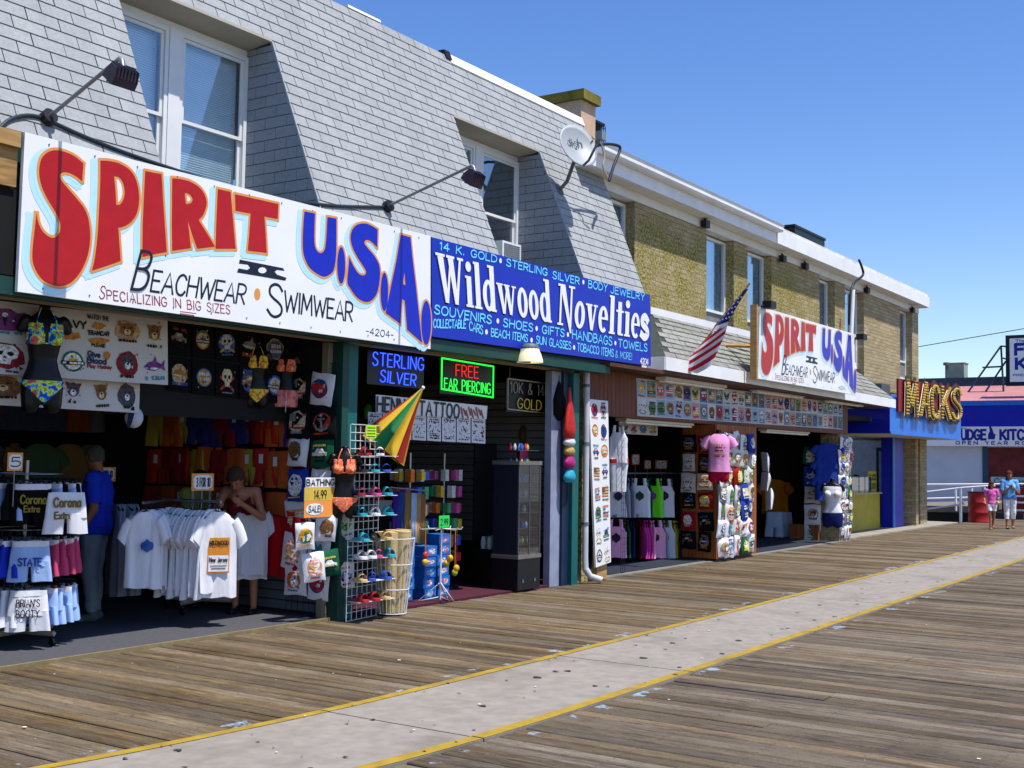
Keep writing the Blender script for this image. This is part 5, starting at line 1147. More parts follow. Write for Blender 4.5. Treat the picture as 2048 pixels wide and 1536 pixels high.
for ai, ((px, py, Y), dr_) in enumerate(arms):
    p0 = PY(px, py, Y); dr_ = V((dr_[0], dr_[1], 0)).normalized(); ex = V((0, 0, 0))
    MB().tube([p0+V((0, 0, .07))-dr_*.03, p0+V((0, 0, .07))+dr_*.75], .014, 8).build('arm', chrome, rack)
    n_t = (19, 17, 14)[ai]
    for i in range(n_t):
        p = p0+dr_*(.036*i)+V((0, 0, R.uniform(-.02, .012))); rz = CAMANG(p)*.5+R.gauss(0, .06) if i == 0 else math.atan2(dr_.y, dr_.x)-math.pi/2+R.gauss(0, .08)
        if i == 0: rz = CAMANG(p)+.15
        if i == 0 and ai == 0: lab = 'white T-shirt with orange print facing out at the front of the chrome rack'
        elif i == 0 and ai == 1: lab = 'white T-shirt with small blue emblem facing out on the left of the chrome rack'
        elif i == 0: lab = 'white T-shirt at the right end of the chrome rack beside the woman'
        else: lab = 'plain white T-shirt hanging among the others on the chrome rack'
        t = hang(TEES[k_ % 5 if i else 0], 'tshirt', lab, 'T-shirt', p, rz, (.70 if ai == 0 else .58, 1, 1.10 if ai == 0 else .96), 'white T-shirts on the chrome rack'); k_ += 1
        if i == 0 and ai == 0:
            q = MB(); q.quad((-.10, -.058, -.60), (.11, -.058, -.60), (.11, -.050, -.26), (-.10, -.050, -.26)); local(t, q, 'print_border', M('print_orange', (206, 130, 40), .8, .15, 20))
            q = MB(); q.quad((-.09, -.061, -.585), (.10, -.061, -.585), (.10, -.058, -.43), (-.09, -.058, -.43)); local(t, q, 'print_panel', wfab)
            q = MB(); text(q, 'New Jersey', (-.08, -.062, -.49), (.17, 0, 0), (0, .002, .04), NF, .007, .002); text(q, 'WILDWOOD', (-.085, -.055, -.33), (.18, 0, 0), (0, 0, .04), NF, .008, .004); ribbon(q, [V((-.07, -.062, -.53)), V((.08, -.062, -.53))], .008, NF, .002); ribbon(q, [V((-.06, -.062, -.555)), V((.07, -.062, -.555))], .008, NF, .002); local(t, q, 'print_lettering', M('print_dark', (50, 34, 24), .8))
        if i == 0 and ai == 1:
            q = MB(); q.add([(.06*math.cos(a*.5236)+.03, -.06, -.33+.055*math.sin(a*.5236)*(1.2 if a % 2 else .8)) for a in range(12)], [list(range(12))]); local(t, q, 'print_emblem', M('print_blue', (44, 84, 160), .8, .4, 30))
# --- tiered rack of shorts
sk = PG(55, 1288, .02)+V((-.02, .08, 0)); sr = thing('garment_rack', 'three tier carousel rack of shorts on casters at the left', 'clothes rack', sk)
MB().tube([sk+V((0, 0, .12)), sk+V((0, 0, 1.60))], .022, 8).build('upright', chrome, sr)
for a in (.2, .2+math.pi/2):
    d_ = V((math.cos(a), math.sin(a), 0)); MB().tube([sk+d_*-.38+V((0, 0, .11)), sk+d_*.38+V((0, 0, .11))], .024, 4).build('base_bar', beige, sr)
    for s in (-1, 1): MB().tube([sk+d_*.36*s+V((-.015, 0, .04)), sk+d_*.36*s+V((.015, 0, .04))], .038, 10).build('caster_wheel', blackm, sr)
SH = {}
for nm, mt in (('white', wfab), ('pale blue', wfab2), ('royal blue', bfab), ('black', blkfab), ('pink', pinkfab)): SH[nm] = [shorts_mesh('shorts', mt, seed=s) for s in (0, 3)]
band = fab('waistband_white', (226, 226, 230))
clip = MB(); clip.tube([(-.17, 0, .035), (.17, 0, .035)], .006, 6)
for s in (-1, 1): clip.cbox((s*.12, 0, .012), (.03, .02, .05))
clip.tube([(0, 0, .035), (0, 0, .08)], .004, 6); CLIP = mesh_of(clip, blackm, 'clip_hanger')
bandm = MB(); bandm.loft([cloth_ring(z, .35, .058, 20, 0, .003) for z in (-.045, .004)], False); BAND = mesh_of(bandm, band, 'waistband')
tiers = [(PY(50, 975, 8.9).z, 'black', ['black', 'pale blue', 'pale blue', 'black']), (PY(70, 1090, 8.9).z, 'pale blue', ['pink', 'pink', 'royal blue', 'royal blue']), (PY(65, 1190, 8.9).z, 'white', ['pale blue', 'pale blue', 'white', 'white'])]
for ti, (z, front, others) in enumerate(tiers):
    MB().tube([sk+V((.30*math.cos(a*.3927), .30*math.sin(a*.3927), z+.085)) for a in range(16)], .008, 6, closed=True).build('tier_ring', chrome, sr)
    tn = ('top', 'middle', 'bottom')[ti]; N_ = 26
    base_a = math.atan2(-sk.y, -sk.x)+.12
    for i in range(N_):
        a = base_a+2*math.pi*i/N_; r_ = .31
        if i == 0:
            p = sk+V((math.cos(a)*.45, math.sin(a)*.45, z)); rz = CAMANG(p)-.05; col = front; sc = (.84, 1, 1.25)
            lab = '%s shorts facing out on the %s tier of the left carousel rack' % (col, tn)
        else:
            side = 0 if i < N_/2 else 1; col = others[(0 if i % 2 else 1)+2*side]; p = sk+V((math.cos(a)*r_, math.sin(a)*r_, z)); rz = a+R.gauss(0, .1); sc = (.84, 1, 1.12)
            lab = '%s shorts hung edge on around the %s tier of the left carousel rack' % (col, tn)
        t = hang(SH[col][i % 2], 'shorts', lab, 'shorts', p, rz, sc, 'shorts on the carousel rack, %s tier, %s' % (tn, col), hanger=False)
        for me_, nm in ((CLIP, 'clip_hanger'), (BAND, 'waistband')):
            if nm == 'waistband' and col == 'black' and i: continue
            c_ = bpy.data.objects.new(nm, me_); COL.objects.link(c_); c_.parent = t; c_.scale = (sc[0], 1.06, 1)
        if i == 0:
            q = MB()
            if ti == 0: text(q, 'Corona', (-.09, -.047, -.16), (.2, 0, 0), (0, 0, .07), NF, .012, .002); text(q, 'Extra', (-.06, -.047, -.23), (.12, 0, 0), (0, 0, .05), NF, .010, .002); mt = M('print_gold', (150, 130, 40), .7)
            elif ti == 1: text(q, 'STATE', (-.09, -.047, -.20), (.18, 0, 0), (0, 0, .06), NF, .013, .002); mt = M('print_navy', (30, 60, 150), .7)
            else: text(q, "BRIAN'S", (-.09, -.047, -.13), (.18, 0, 0), (0, 0, .06), NF, .008, .002); text(q, 'BOOTY', (-.09, -.047, -.22), (.18, 0, 0), (0, 0, .06), NF, .008, .002); mt = M('print_ink', (40, 44, 50), .7)
            local(t, q, 'print_lettering', mt)
# white tank on the top of that rack
p = PY(133, 985, 8.86); t = hang(SH['white'][1], 'shorts', 'white shorts lettered in gold at the right of the left carousel rack', 'shorts', p, CAMANG(p)+.25, (.88, 1, 1.3), None, hanger=False)
q = MB(); text(q, 'Corona', (-.11, -.04, -.12), (.22, 0, 0), (0, 0, .075), NF, .016, .001); text(q, 'Extra', (-.10, -.043, -.22), (.14, 0, 0), (0, 0, .055), NF, .013, .001); local(t, q, 'print_lettering', M('print_gold2', (120, 96, 20), .7))
# --- price cards
card = M('card_white', (230, 230, 226), .7, .03, 8); cardor = M('card_orange', (236, 150, 70), .7, .05, 8)
def pricecard(c0_, c1_, Y, s, lab, foot, bord=cardor, small=None):
    a, b = PY(c0_[0], c0_[1], Y), PY(c1_[0], c1_[1], Y); m_ = (a+b)/2; t = thing('price_card', lab, 'price card', m_)
    x0_, x1_, z0_, z1_ = min(a.x, b.x), max(a.x, b.x), min(a.z, b.z), max(a.z, b.z)
    MB().box((x0_, Y, z0_), (x1_, Y+.006, z1_)).build('card', bord, t); e = .12*(x1_-x0_)
    q = MB(); n = 24
    fillpoly(q, [(m_.x+(x1_-x0_)*.42*math.copysign(abs(math.cos(2*math.pi*i/n))**.5, math.cos(2*math.pi*i/n))*(1+.04*(i % 2)), Y, m_.z+(z1_-z0_)*.40*math.copysign(abs(math.sin(2*math.pi*i/n))**.5, math.sin(2*math.pi*i/n))*(1+.05*(i % 2))) for i in range(n)], [], NF, .003); q.build('burst', card, t)
    q = MB(); text(q, s, (x0_+(x1_-x0_)*.2, Y, z0_+(z1_-z0_)*.24), ((x1_-x0_)*.62, 0, 0), (0, 0, (z1_-z0_)*.5), NF, .010, .006, .18); q.build('lettering', inkm, t)
    if foot: MB().tube([(m_.x, Y+.01, z0_), (m_.x, Y+.01, z0_-foot)], .006, 6).build('stem', alum, t)
pricecard((16, 905), (45, 942), 9.1, '5', 'white price card reading five above the shorts rack', .3); pricecard((384, 947), (427, 981), 9.15, '3 FOR 10', 'price card reading 3 for 10 above the chrome rack', .25); pricecard((192, 934), (231, 963), 10.6, '3 FOR 10', 'dim orange price card reading 3 for 10 behind the man', .3)
for i, ((a, b), (c_, d_)) in enumerate((((1264, 908), (1279, 930)), ((1289, 920), (1302, 938)), ((1311, 920), (1334, 938)))): pricecard((a, b), (c_, d_), 9.9, '10', '%s small orange price card over the tank tops, from the left' % ORD[i], .3, M('card_red_orange', (226, 84, 30), .7))
# --- long beige rack of grey trousers behind the man
for i in range(7):
    p = PY(232+i*6, 1005, 10.3); t = hang(tee_mesh('robe', greyfab, .5, .95, .07, i, False) if i == 0 else ROBE, 'hanging_robe', 'long grey garment hanging in the dim shop behind the man', 'garment', p, 1.1+R.gauss(0, .1), (1, 1, 1), 'long grey garments in the dim shop')
    if i == 0: ROBE = [c_ for c_ in t.children if c_.name.startswith('cloth')][0].data
# ================================================================== bodies
def capsule(mb, p0, r0, p1, r1, n=10, flat=1.0):
    p0, p1 = V(p0), V(p1); t = (p1-p0); L = t.length; t = t.normalized() if L > 1e-6 else V((0, 0, 1)); a = t.orthogonal().normalized(); b = t.cross(a); rings = []
    st_ = [(-math.cos(k*math.pi/8)*r0, math.sin(k*math.pi/8)*r0) for k in range(1, 5)]+[(L+math.sin(k*math.pi/8)*r1, math.cos(k*math.pi/8)*r1) for k in range(0, 4)]
    for d_, r_ in st_: rings.append([p0+t*d_+(a*math.cos(2*math.pi*j/n)+b*math.sin(2*math.pi*j/n))*r_ for j in range(n)])
    mb.loft(rings, True)
def remesh(mb, vox, smooth=4, name='body'):
    o = mb.build(name, None) if False else None
    me = bpy.data.meshes.new(name); me.from_pydata(mb.v, [], mb.f); o = bpy.data.objects.new(name, me); COL.objects.link(o)
    bm = bmesh.new(); bm.from_mesh(me); bmesh.ops.remove_doubles(bm, verts=bm.verts, dist=1e-5); bmesh.ops.recalc_face_normals(bm, faces=bm.faces); bm.to_mesh(me); bm.free()
    md = o.modifiers.new('r', 'REMESH'); md.mode = 'VOXEL'; md.voxel_size = vox
    if smooth: ms_ = o.modifiers.new('s', 'SMOOTH'); ms_.iterations = smooth; ms_.factor = .5
    dg = bpy.context.evaluated_depsgraph_get(); ev = o.evaluated_get(dg); out = bpy.data.meshes.new_from_object(ev)
    bpy.data.objects.remove(o); bpy.data.meshes.remove(me)
    for p in out.polygons: p.use_smooth = True
    return out
def cover(body, test, off, mat, name, parent, folds=.0):
    """garment: the part of the body's skin where test(v) holds, lifted off along the normal"""
    vs_ = body.vertices; keep = [test(v.co) for v in vs_]; mp_ = {}; nv = []; nf = []
    for p in body.polygons:
        if all(keep[i] for i in p.vertices):
            f = []
            for i in p.vertices:
                if i not in mp_:
                    mp_[i] = len(nv); c_ = vs_[i].co; w_ = off+folds*noise.noise(c_*9)*(1 if folds else 0); nv.append(c_+vs_[i].normal*max(.003, w_))
                f.append(mp_[i])
            nf.append(f)
    me = bpy.data.meshes.new(name); me.from_pydata(nv, [], nf); me.materials.append(mat)
    for p in me.polygons: p.use_smooth = True
    o = bpy.data.objects.new(name, me); COL.objects.link(o); o.parent = parent; md = o.modifiers.new('t', 'SOLIDIFY'); md.thickness = .004; md.offset = 1
    return o
skinm = M('skin_tan', (168, 112, 82), .6, .05, 8); skind = M('skin_warm', (150, 94, 66), .6, .05, 8)
def person(label, loc, rz, J, skin, clothes, hair, scale=1.0, vox=.0085, item=None):
    """J: joints in metres, person faces -y; clothes: list of (name, test, offset, material, folds)"""
    mb = MB()
    def c_(a, b, ra, rb): capsule(mb, J[a], ra, J[b], rb)
    hip, chest, neck, head = V(J['hip']), V(J['chest']), V(J['neck']), V(J['head']); w = J.get('build', 1.0)
    for s in (-1, 1):
        k = 'l' if s < 0 else 'r'
        c_('hip'+k, 'knee'+k, .085*w, .056*w); c_('knee'+k, 'ank'+k, .056*w, .036); capsule(mb, V(J['knee'+k])+V((0, .015, -.10)), .05*w, V(J['ank'+k])+V((0, .005, .14)), .038)
        an = V(J['ank'+k]); td = V(J.get('toe'+k, (0, -1, 0))); capsule(mb, an+V((0, .025, -.045)), .034, an+td*.13+V((0, 0, -.06)), .028); capsule(mb, an+td*.10+V((.02, 0, -.062)), .026, an+td*.16+V((.015, 0, -.066)), .02); capsule(mb, an+td*.09+V((-.025, 0, -.064)), .022, an+td*.14+V((-.025, 0, -.068)), .018)
        c_('sho'+k, 'elb'+k, .052*w, .040*w); c_('elb'+k, 'wri'+k, .041*w, .027)
        wr_, el_ = V(J['wri'+k]), V(J['elb'+k]); hd = V(J.get('hand'+k, (wr_-el_).normalized())).normalized(); sd = hd.cross(V((0, -1, 0.3))).normalized(); fw_ = sd.cross(hd).normalized()
        capsule(mb, wr_, .028, wr_+hd*.075, .034)
        for fi, (o_, L_) in enumerate(((-.030, .075), (-.010, .088), (.011, .082), (.030, .064))):
            b0 = wr_+hd*.075+sd*o_; b1_ = b0+hd*L_*.5+fw_*.010; b2_ = b1_+hd*L_*.42+fw_*.03; capsule(mb, b0, .0105, b1_, .0095, 8); capsule(mb, b1_, .0095, b2_, .008, 8)
        tb = wr_+hd*.02-sd*.028*s; t1_ = tb+hd*.035-sd*.03*s+fw_*.015; capsule(mb, tb, .013, t1_, .011, 8); capsule(mb, t1_, .011, t1_+hd*.035+fw_*.01, .009, 8)
    # trunk
    up_ = (chest-hip).normalized(); rt_ = (V(J['shor'])-V(J['shol'])).normalized(); fr = up_.cross(rt_).normalized()*-1
    T_ = [(hip-up_*.09, .135, .11), (hip, .165, .125), (hip.lerp(chest, .35), .145, .108), (hip.lerp(chest, .7), .16, .118), (chest, .172, .122), (chest.lerp(neck, .55), .145, .095), (chest.lerp(neck, .85), .08, .07)]
    mb.loft([[c0_+rt_*(a*w*math.cos(2*math.pi*j/16))+fr*(b*w*math.sin(2*math.pi*j/16)) for j in range(16)] for c0_, a, b in T_], True)
    for k in 'lr': capsule(mb, chest.lerp(neck, .55), .07*w, J['sho'+k], .058*w)
    if J.get('female'):
        for s in (-1, 1): capsule(mb, chest+rt_*s*.08-fr*-.0-up_*.04+fr*.07, .062, chest+rt_*s*.085+fr*.10-up_*.055, .05)
    hdn = V(J.get('face', (0, -1, 0))).normalized(); hu = (head-neck).normalized(); hr = hdn.cross(hu).normalized(); hdn = hu.cross(hr).normalized()
    capsule(mb, neck-hu*.05, .056, head-hu*.05, .052)
    mb.loft([[head+hu*z+hr*(a*math.cos(2*math.pi*j/16))+hdn*(b*math.sin(2*math.pi*j/16)+f_) for j in range(16)] for z, a, b, f_ in ((-.112, .028, .035, .04), (-.095, .045, .062, .02), (-.05, .062, .083, .006), (0, .072, .092, 0), (.045, .074, .095, -.004), (.085, .06, .078, -.006), (.108, .035, .045, -.006), (.116, .008, .01, -.006))], True)
    capsule(mb, head+hdn*.088+hu*.012, .009, head+hdn*.108-hu*.028, .014, 8)                      # nose
    capsule(mb, head+hdn*.084-hu*.064+hr*.018, .009, head+hdn*.084-hu*.064-hr*.018, .009, 8)        # lips
    for s in (-1, 1): capsule(mb, head+hr*s*.074+hu*.012, .016, head+hr*s*.078-hu*.02, .012, 8)      # ears
    me = remesh(mb, vox, 3); me.materials.append(skin)
    root = thing('person', label, 'person', V(loc)); root.rotation_euler = (0, 0, rz); root.scale = (scale,)*3
    b = bpy.data.objects.new('body', me); COL.objects.link(b); b.parent = root
    F_ = dict(hip=hip, chest=chest, neck=neck, head=head, hu=hu, hdn=hdn, hr=hr, J={k: V(v) for k, v in J.items() if isinstance(v, (tuple, Vector)) and len(v) == 3})
    for nm, test, off, mt, fo in clothes: cover(me, lambda v, t_=test: t_(v, F_), off, mt, nm, root, fo)
    hm = hair[0]
    def ht(v):
        d_ = v-head; z = d_.dot(hu); f_ = d_.dot(hdn)
        if d_.length > .19: return False
        return z > .055 or (f_ < .012 and z > -hair[1]) or (z > .03 and f_ < .06)
    cover(me, ht, hair[2], hm, 'hair', root, .008)
    if hair[1] > .15:
        hb = MB(); hb.loft([[head+hu*z-hdn*(bk)+hr*(a*math.cos(2*math.pi*j/14))+hdn*(b_*math.sin(2*math.pi*j/14)) for j in range(14)] for z, a, b_, bk in ((.10, .05, .04, .03), (.04, .088, .06, .045), (-.05, .092, .055, .06), (-.14, .088, .045, .065), (-hair[1], .05, .02, .06))], True)
        o = hb.build('hair', hm, base=(0, 0, 0)); o.parent = root
    for s in (-1, 1):
        q = MB(); q.ball(head+hdn*.083+hr*s*.031+hu*.018, .011, 8, scale=(1.2, .6, .8)); o = q.build('eye', M('eye_dark', (26, 20, 18), .3), base=(0, 0, 0)); o.parent = root
    q = MB(); capsule(q, head+hdn*.094-hu*.064+hr*.016, .005, head+hdn*.094-hu*.064-hr*.016, .005, 8); o = q.build('mouth', M('lip', (140, 60, 56), .5), base=(0, 0, 0)); o.parent = root
    return root
def std(h=1.72, **kw):
    s = h/1.72; J = dict(hip=(0, 0, .95), chest=(0, .01, 1.28), neck=(0, .02, 1.47), head=(0, 0, 1.61), hipl=(-.095, 0, .90), hipr=(.095, 0, .90), kneel=(-.10, -.01, .49), kneer=(.10, -.01, .49), ankl=(-.10, .02, .085), ankr=(.10, .02, .085), shol=(-.185, .01, 1.41), shor=(.185, .01, 1.41), elbl=(-.225, .03, 1.12), elbr=(.225, .03, 1.12), wril=(-.235, -.03, .87), wrir=(.235, -.03, .87))
    J.update(kw)
    return J
def seg(v, a, b):
    d_ = b-a; t = max(0, min(1, (v-a).dot(d_)/d_.dot(d_))); return (v-(a+d_*t)).length, t
def is_arm(v, F_, tmax, k='lr'):
    for q in k:
        wr_ = F_['J']['wri'+q]; hd_ = F_['J'].get('hand'+q, wr_-F_['J']['elb'+q]).normalized()
        if seg(v, wr_+hd_*.04, wr_+hd_*.19)[0] < .048: return True
        d1, t1_ = seg(v, F_['J']['sho'+q], F_['J']['elb'+q]); d2, t2_ = seg(v, F_['J']['elb'+q], F_['J']['wri'+q]); dt, _ = seg(v, F_['hip'], F_['chest'])
        if min(d1, d2) < .075 and min(d1, d2) < dt-.06: return (t1_ > tmax) or (d2 < d1)
    return False
def shirt(zlo, sleeve, zhi=1.47):
    return lambda v, F_: zlo < v.z < zhi and not is_arm(v, F_, sleeve) and (v-F_['head']).length > .13
def pants(zlo, zhi): return lambda v, F_: zlo < v.z < zhi and not is_arm(v, F_, -1)
def shoes(v, F_): return v.z < .105
# man in blue, seen from behind and the side
mloc = PG(183, 1240, .022); J = std(head=(-.03, -.03, 1.62), face=(-.3, -1, -.25), build=1.16, wrir=(.27, -.10, .86), elbr=(.25, .04, 1.12), wril=(-.2, -.25, 1.0))
person('man in a royal blue T-shirt and grey trousers standing beside the shorts rack', mloc, rad(-140), J, skind, [('tshirt', shirt(.86, .85), .022, bfab, .012), ('trousers', pants(.09, .92), .016, fab('grey_trouser', (124, 136, 146)), .014), ('shoe', shoes, .008, M('shoe_grey', (84, 88, 90), .7), 0)], (M('hair_grey', (70, 66, 62), .9), .06, .012))
# woman leaning over the white tees
wloc = PG(500, 1228, .022)+V((.02, .12, 0)); J = std(1.62, female=True, hip=(0, .05, .92), chest=(0, -.14, 1.20), neck=(0, -.27, 1.33), head=(0, -.36, 1.42), face=(0, -.75, -.75), shol=(-.165, -.19, 1.29), shor=(.165, -.19, 1.29), elbl=(-.24, -.34, 1.06), elbr=(.25, -.22, 1.02), wril=(-.12, -.52, 1.14), wrir=(.10, -.46, 1.17), hipl=(-.09, .05, .87), hipr=(.09, .05, .87), build=.94)
person('woman in a dark red tank top leaning over the rack of white T-shirts', wloc, rad(-62), J, skinm, [('tank_top', lambda v, F_: .84 < v.z and (v-F_['neck']).length > .14 and not is_arm(v, F_, -1) and (v-F_['head']).length > .15 and v.z < 1.29, .010, fab('dark_red_knit', (110, 24, 30)), .006), ('shorts', pants(.46, .90), .014, fab('dark_shorts', (22, 22, 30)), .01), ('sandal', lambda v, F_: v.z < .05 and v.y < .06, .007, blackm, 0)], (M('hair_brown', (62, 40, 26), .9), .07, .016))
# shopper behind the rack, only the shoulders show
gl = PY(392, 985, 10.35); J = std(face=(.2, -1, -.6), head=(0, -.06, 1.58), build=1.05, wril=(-.1, -.32, 1.05), wrir=(.1, -.32, 1.05), elbl=(-.24, -.08, 1.12), elbr=(.24, -.08, 1.12))
person('shopper in an olive yellow shirt bent behind the rack of white T-shirts', (gl.x, 10.35, .02), rad(10), J, skind, [('tshirt', shirt(.86, .85), .02, fab('olive_yellow', (142, 146, 60)), .01), ('trousers', pants(.09, .92), .015, fab('dark_trouser', (30, 30, 34)), .01), ('shoe', shoes, .008, blackm, 0)], (M('hair_black', (20, 16, 14), .9), .06, .012), scale=.88)
# mother and child on the boards
wl_ = PG(2020, 1058); J = std(1.66, female=True, face=(.1, -1, -.15), wril=(-.06, -.27, 1.22), wrir=(.05, -.27, 1.25), elbl=(-.24, -.07, 1.08), elbr=(.24, -.07, 1.08), handl=(.5, -.5, .6), handr=(-.5, -.5, .6), kneel=(-.10, -.06, .49), ankl=(-.10, -.10, .085), kneer=(.10, .02, .49), ankr=(.10, .12, .11), build=1.0)
tie = M('tie_dye_blue', (96, 160, 226), .9, .55, 7); tiep = M('tie_dye_pink', (214, 100, 170), .9, .5, 9)
person('woman in a pale blue tie-dye T-shirt and white cropped trousers walking towards us', wl_, rad(-68), J, skinm, [('tshirt', shirt(.80, .9), .015, tie, .010), ('cropped_trousers', pants(.30, .88), .02, fab('white_trouser', (226, 226, 228), .03), .01), ('sandal', lambda v, F_: v.z < .045, .006, blackm, 0)], (M('hair_auburn', (92, 40, 26), .9), .2, .014), scale=.90)
kl = PG(1984, 1059); J = std(1.72, female=False, face=(.5, -1, -.1), wril=(-.28, -.12, 1.0), elbl=(-.26, .03, 1.14), wrir=(.12, -.26, 1.12), elbr=(.25, -.02, 1.13), kneel=(-.09, -.10, .49), ankl=(-.09, -.12, .085), kneer=(.09, .04, .50), ankr=(.09, .20, .15), build=.86)
kid = person('child in a pink tie-dye T-shirt and white shorts walking beside the woman', kl, rad(-60), J, skinm, [('tshirt', shirt(.84, .7), .014, tiep, .009), ('shorts', pants(.66, .90), .022, MATS['white_trouser'], .01)], (MATS['hair_brown'], .18, .014), scale=.735)
tb = MB(); tb.ball((.10, -.36, .98), .055, 10); o = tb.build('toy_ball', M('ball_yellow', (206, 210, 50), .5), base=(0, 0, 0)); o.parent = kid
# dark head behind the takeaway counter
cl_ = PY(1712, 985, 10.4); J = std(face=(-.6, -1, -.2)); person('server with dark hair behind the yellow counter', (cl_.x, 10.4, -.35), rad(20), J, skind, [('tshirt', shirt(.86, .85), .02, blkfab, .01), ('trousers', pants(.05, .92), .015, blkfab, .01)], (MATS['hair_black'], .06, .016))
# ================================================================== printed designs (flat ink shapes on paper or cloth)
def _rect(x0, x1, y0, y1): return [(x0, y0), (x1, y0), (x1, y1), (x0, y1)]
def _bars(y, h, x0, x1, ci, rr):
    out = []; x = x0
    while x < x1-.04:
        w = min(rr.uniform(.05, .13), x1-x)
        if rr.random() > .12: out.append((ci, [(x, y), (x+w, y+rr.uniform(-.01, .01)), (x+w, y+h*rr.uniform(.85, 1.1)), (x, y+h)]))
        x += w+.022
    return out
def design(kind, rr):
    k = kind % 12; o = []
    if k == 0: o = [(1, [(.26, .62), (.16, .82), (.36, .80)]), (1, [(.74, .62), (.84, .82), (.64, .80)]), (0, ell(.5, .58, .25, .24, 14)), (2, ell(.5, .48, .12, .11, 12)), (3, ell(.5, .53, .05, .035, 8)), (3, ell(.39, .64, .035, .035, 8)), (3, ell(.61, .64, .035, .035, 8))]+_bars(.12, .09, .2, .8, 3, rr)
    elif k == 1: o = [(0, [(.06, .38), (.94, .36), (.95, .52), (.76, .55), (.66, .70), (.34, .71), (.22, .55), (.06, .52)]), (2, [(.36, .56), (.62, .56), (.58, .67), (.40, .67)]), (3, ell(.27, .36, .09, .09, 10)), (3, ell(.75, .35, .09, .09, 10)), (1, _rect(.07, .93, .44, .475))]+_bars(.80, .10, .12, .88, 1, rr)+_bars(.10, .09, .2, .8, 3, rr)
    elif k == 2: o = [(0, ell(.5, .52, .40, .34, 20)), (2, ell(.5, .52, .32, .27, 20)), (1, [(.5+(.22 if i % 2 == 0 else .09)*math.sin(i*.6283), .52+(.22 if i % 2 == 0 else .09)*math.cos(i*.6283)) for i in range(10)]), (3, _rect(.06, .94, .40, .53))]+_bars(.43, .07, .12, .88, 2, rr)
    elif k == 3: o = [(0, ell(.5, .80, .09, .08, 10)), (2, ell(.5, .80, .045, .04, 8)), (0, _rect(.46, .54, .24, .74)), (0, _rect(.32, .68, .62, .68)), (0, [(.18, .44), (.26, .44), (.32, .30), (.5, .24), (.68, .30), (.74, .44), (.82, .44), (.76, .22), (.5, .13), (.24, .22)])]+_bars(.03, .07, .1, .9, 1, rr)
    elif k == 4: o = [(1, [(.5+.28*math.cos(a*math.pi/12), .40+.34*math.sin(a*math.pi/12)) for a in range(13)]), (0, _rect(.06, .94, .22, .40)), (2, _rect(.2, .7, .29, .315)), (3, [(.62, .26), (.67, .26), (.73, .70), (.69, .70)])]+[(3, [(.71, .70), (.71+.24*math.cos(a), .70+.20*math.sin(a)), (.71+.12*math.cos(a+.35), .70+.14*math.sin(a+.35))]) for a in (-.4, .5, 1.5, 2.5, 3.4)]+_bars(.06, .09, .12, .88, 1, rr)
    elif k == 5: o = [(0, [(.05, .52), (.25, .66), (.45, .70), (.55, .86), (.60, .69), (.78, .60), (.95, .74), (.90, .54), (.95, .38), (.76, .48), (.5, .40), (.25, .42)]), (2, [(.1, .50), (.3, .45), (.5, .43), (.7, .48), (.5, .50)]), (3, ell(.2, .57, .025, .025, 8))]+_bars(.12, .12, .1, .9, 1, rr)
    elif k == 6: o = [(2, _rect(.08, .92, .25, .80))]+[(1, _rect(.08, .92, .25+i*.157, .328+i*.157)) for i in range(4)]+[(0, _rect(.08, .45, .52, .80))]+_bars(.08, .09, .1, .9, 0, rr)
    elif k == 7: o = [(0, [(.5, .50), (.38, .72), (.04, .86), (.12, .66), (.20, .48), (.36, .36), (.5, .30), (.64, .36), (.80, .48), (.88, .66), (.96, .86), (.62, .72)]), (3, [(.44, .66), (.5, .22), (.56, .66)]), (2, ell(.5, .70, .07, .08, 10)), (1, [(.5, .70), (.6, .66), (.52, .65)])]+_bars(.06, .09, .12, .88, 1, rr)
    elif k == 8: o = [(0, ell(.5, .5, .42, .36, 22)), (1, ell(.5, .5, .37, .31, 22))]+_bars(.56, .14, .2, .8, 2, rr)+_bars(.38, .12, .24, .76, 2, rr)+_bars(.28, .05, .36, .64, 0, rr)
    elif k == 9: o = [(1, [(.10, .20), (.16, .13), (.90, .56), (.86, .64)]), (1, [(.90, .20), (.84, .13), (.10, .56), (.14, .64)]), (2, [(.38, .28), (.62, .28), (.64, .42), (.76, .50), (.78, .70), (.66, .86), (.34, .86), (.22, .70), (.24, .50), (.36, .42)]), (3, ell(.39, .60, .07, .07, 10)), (3, ell(.61, .60, .07, .07, 10)), (3, [(.46, .46), (.54, .46), (.5, .54)])]+_bars(.03, .07, .2, .8, 0, rr)
    elif k == 10: o = [(1, [(.5, .22), (.82, .50), (.86, .68), (.76, .80), (.62, .80), (.5, .68), (.38, .80), (.24, .80), (.14, .68), (.18, .50)])]+_bars(.48, .11, .24, .76, 2, rr)+_bars(.08, .08, .15, .85, 0, rr)+_bars(.87, .08, .2, .8, 0, rr)
    else:
        for i in range(5): o += _bars(.10+i*.165, .115 if i % 2 else .09, .10+.06*rr.random(), .90-.08*rr.random(), (0, 1, 3)[i % 3], rr)
    return o
PAL_L = [[(36, 64, 120), (176, 36, 44), (232, 230, 224), (34, 34, 40)], [(120, 84, 52), (150, 108, 70), (206, 178, 140), (40, 30, 26)], [(40, 100, 70), (206, 150, 40), (232, 230, 224), (30, 40, 36)], [(176, 40, 44), (214, 166, 50), (236, 226, 206), (40, 34, 34)], [(60, 110, 160), (206, 96, 50), (220, 226, 226), (30, 44, 70)], [(70, 74, 80), (130, 34, 40), (214, 214, 214), (26, 26, 30)], [(120, 60, 130), (60, 140, 160), (232, 226, 230), (44, 30, 60)], [(90, 130, 60), (40, 70, 130), (226, 222, 200), (40, 44, 30)]]
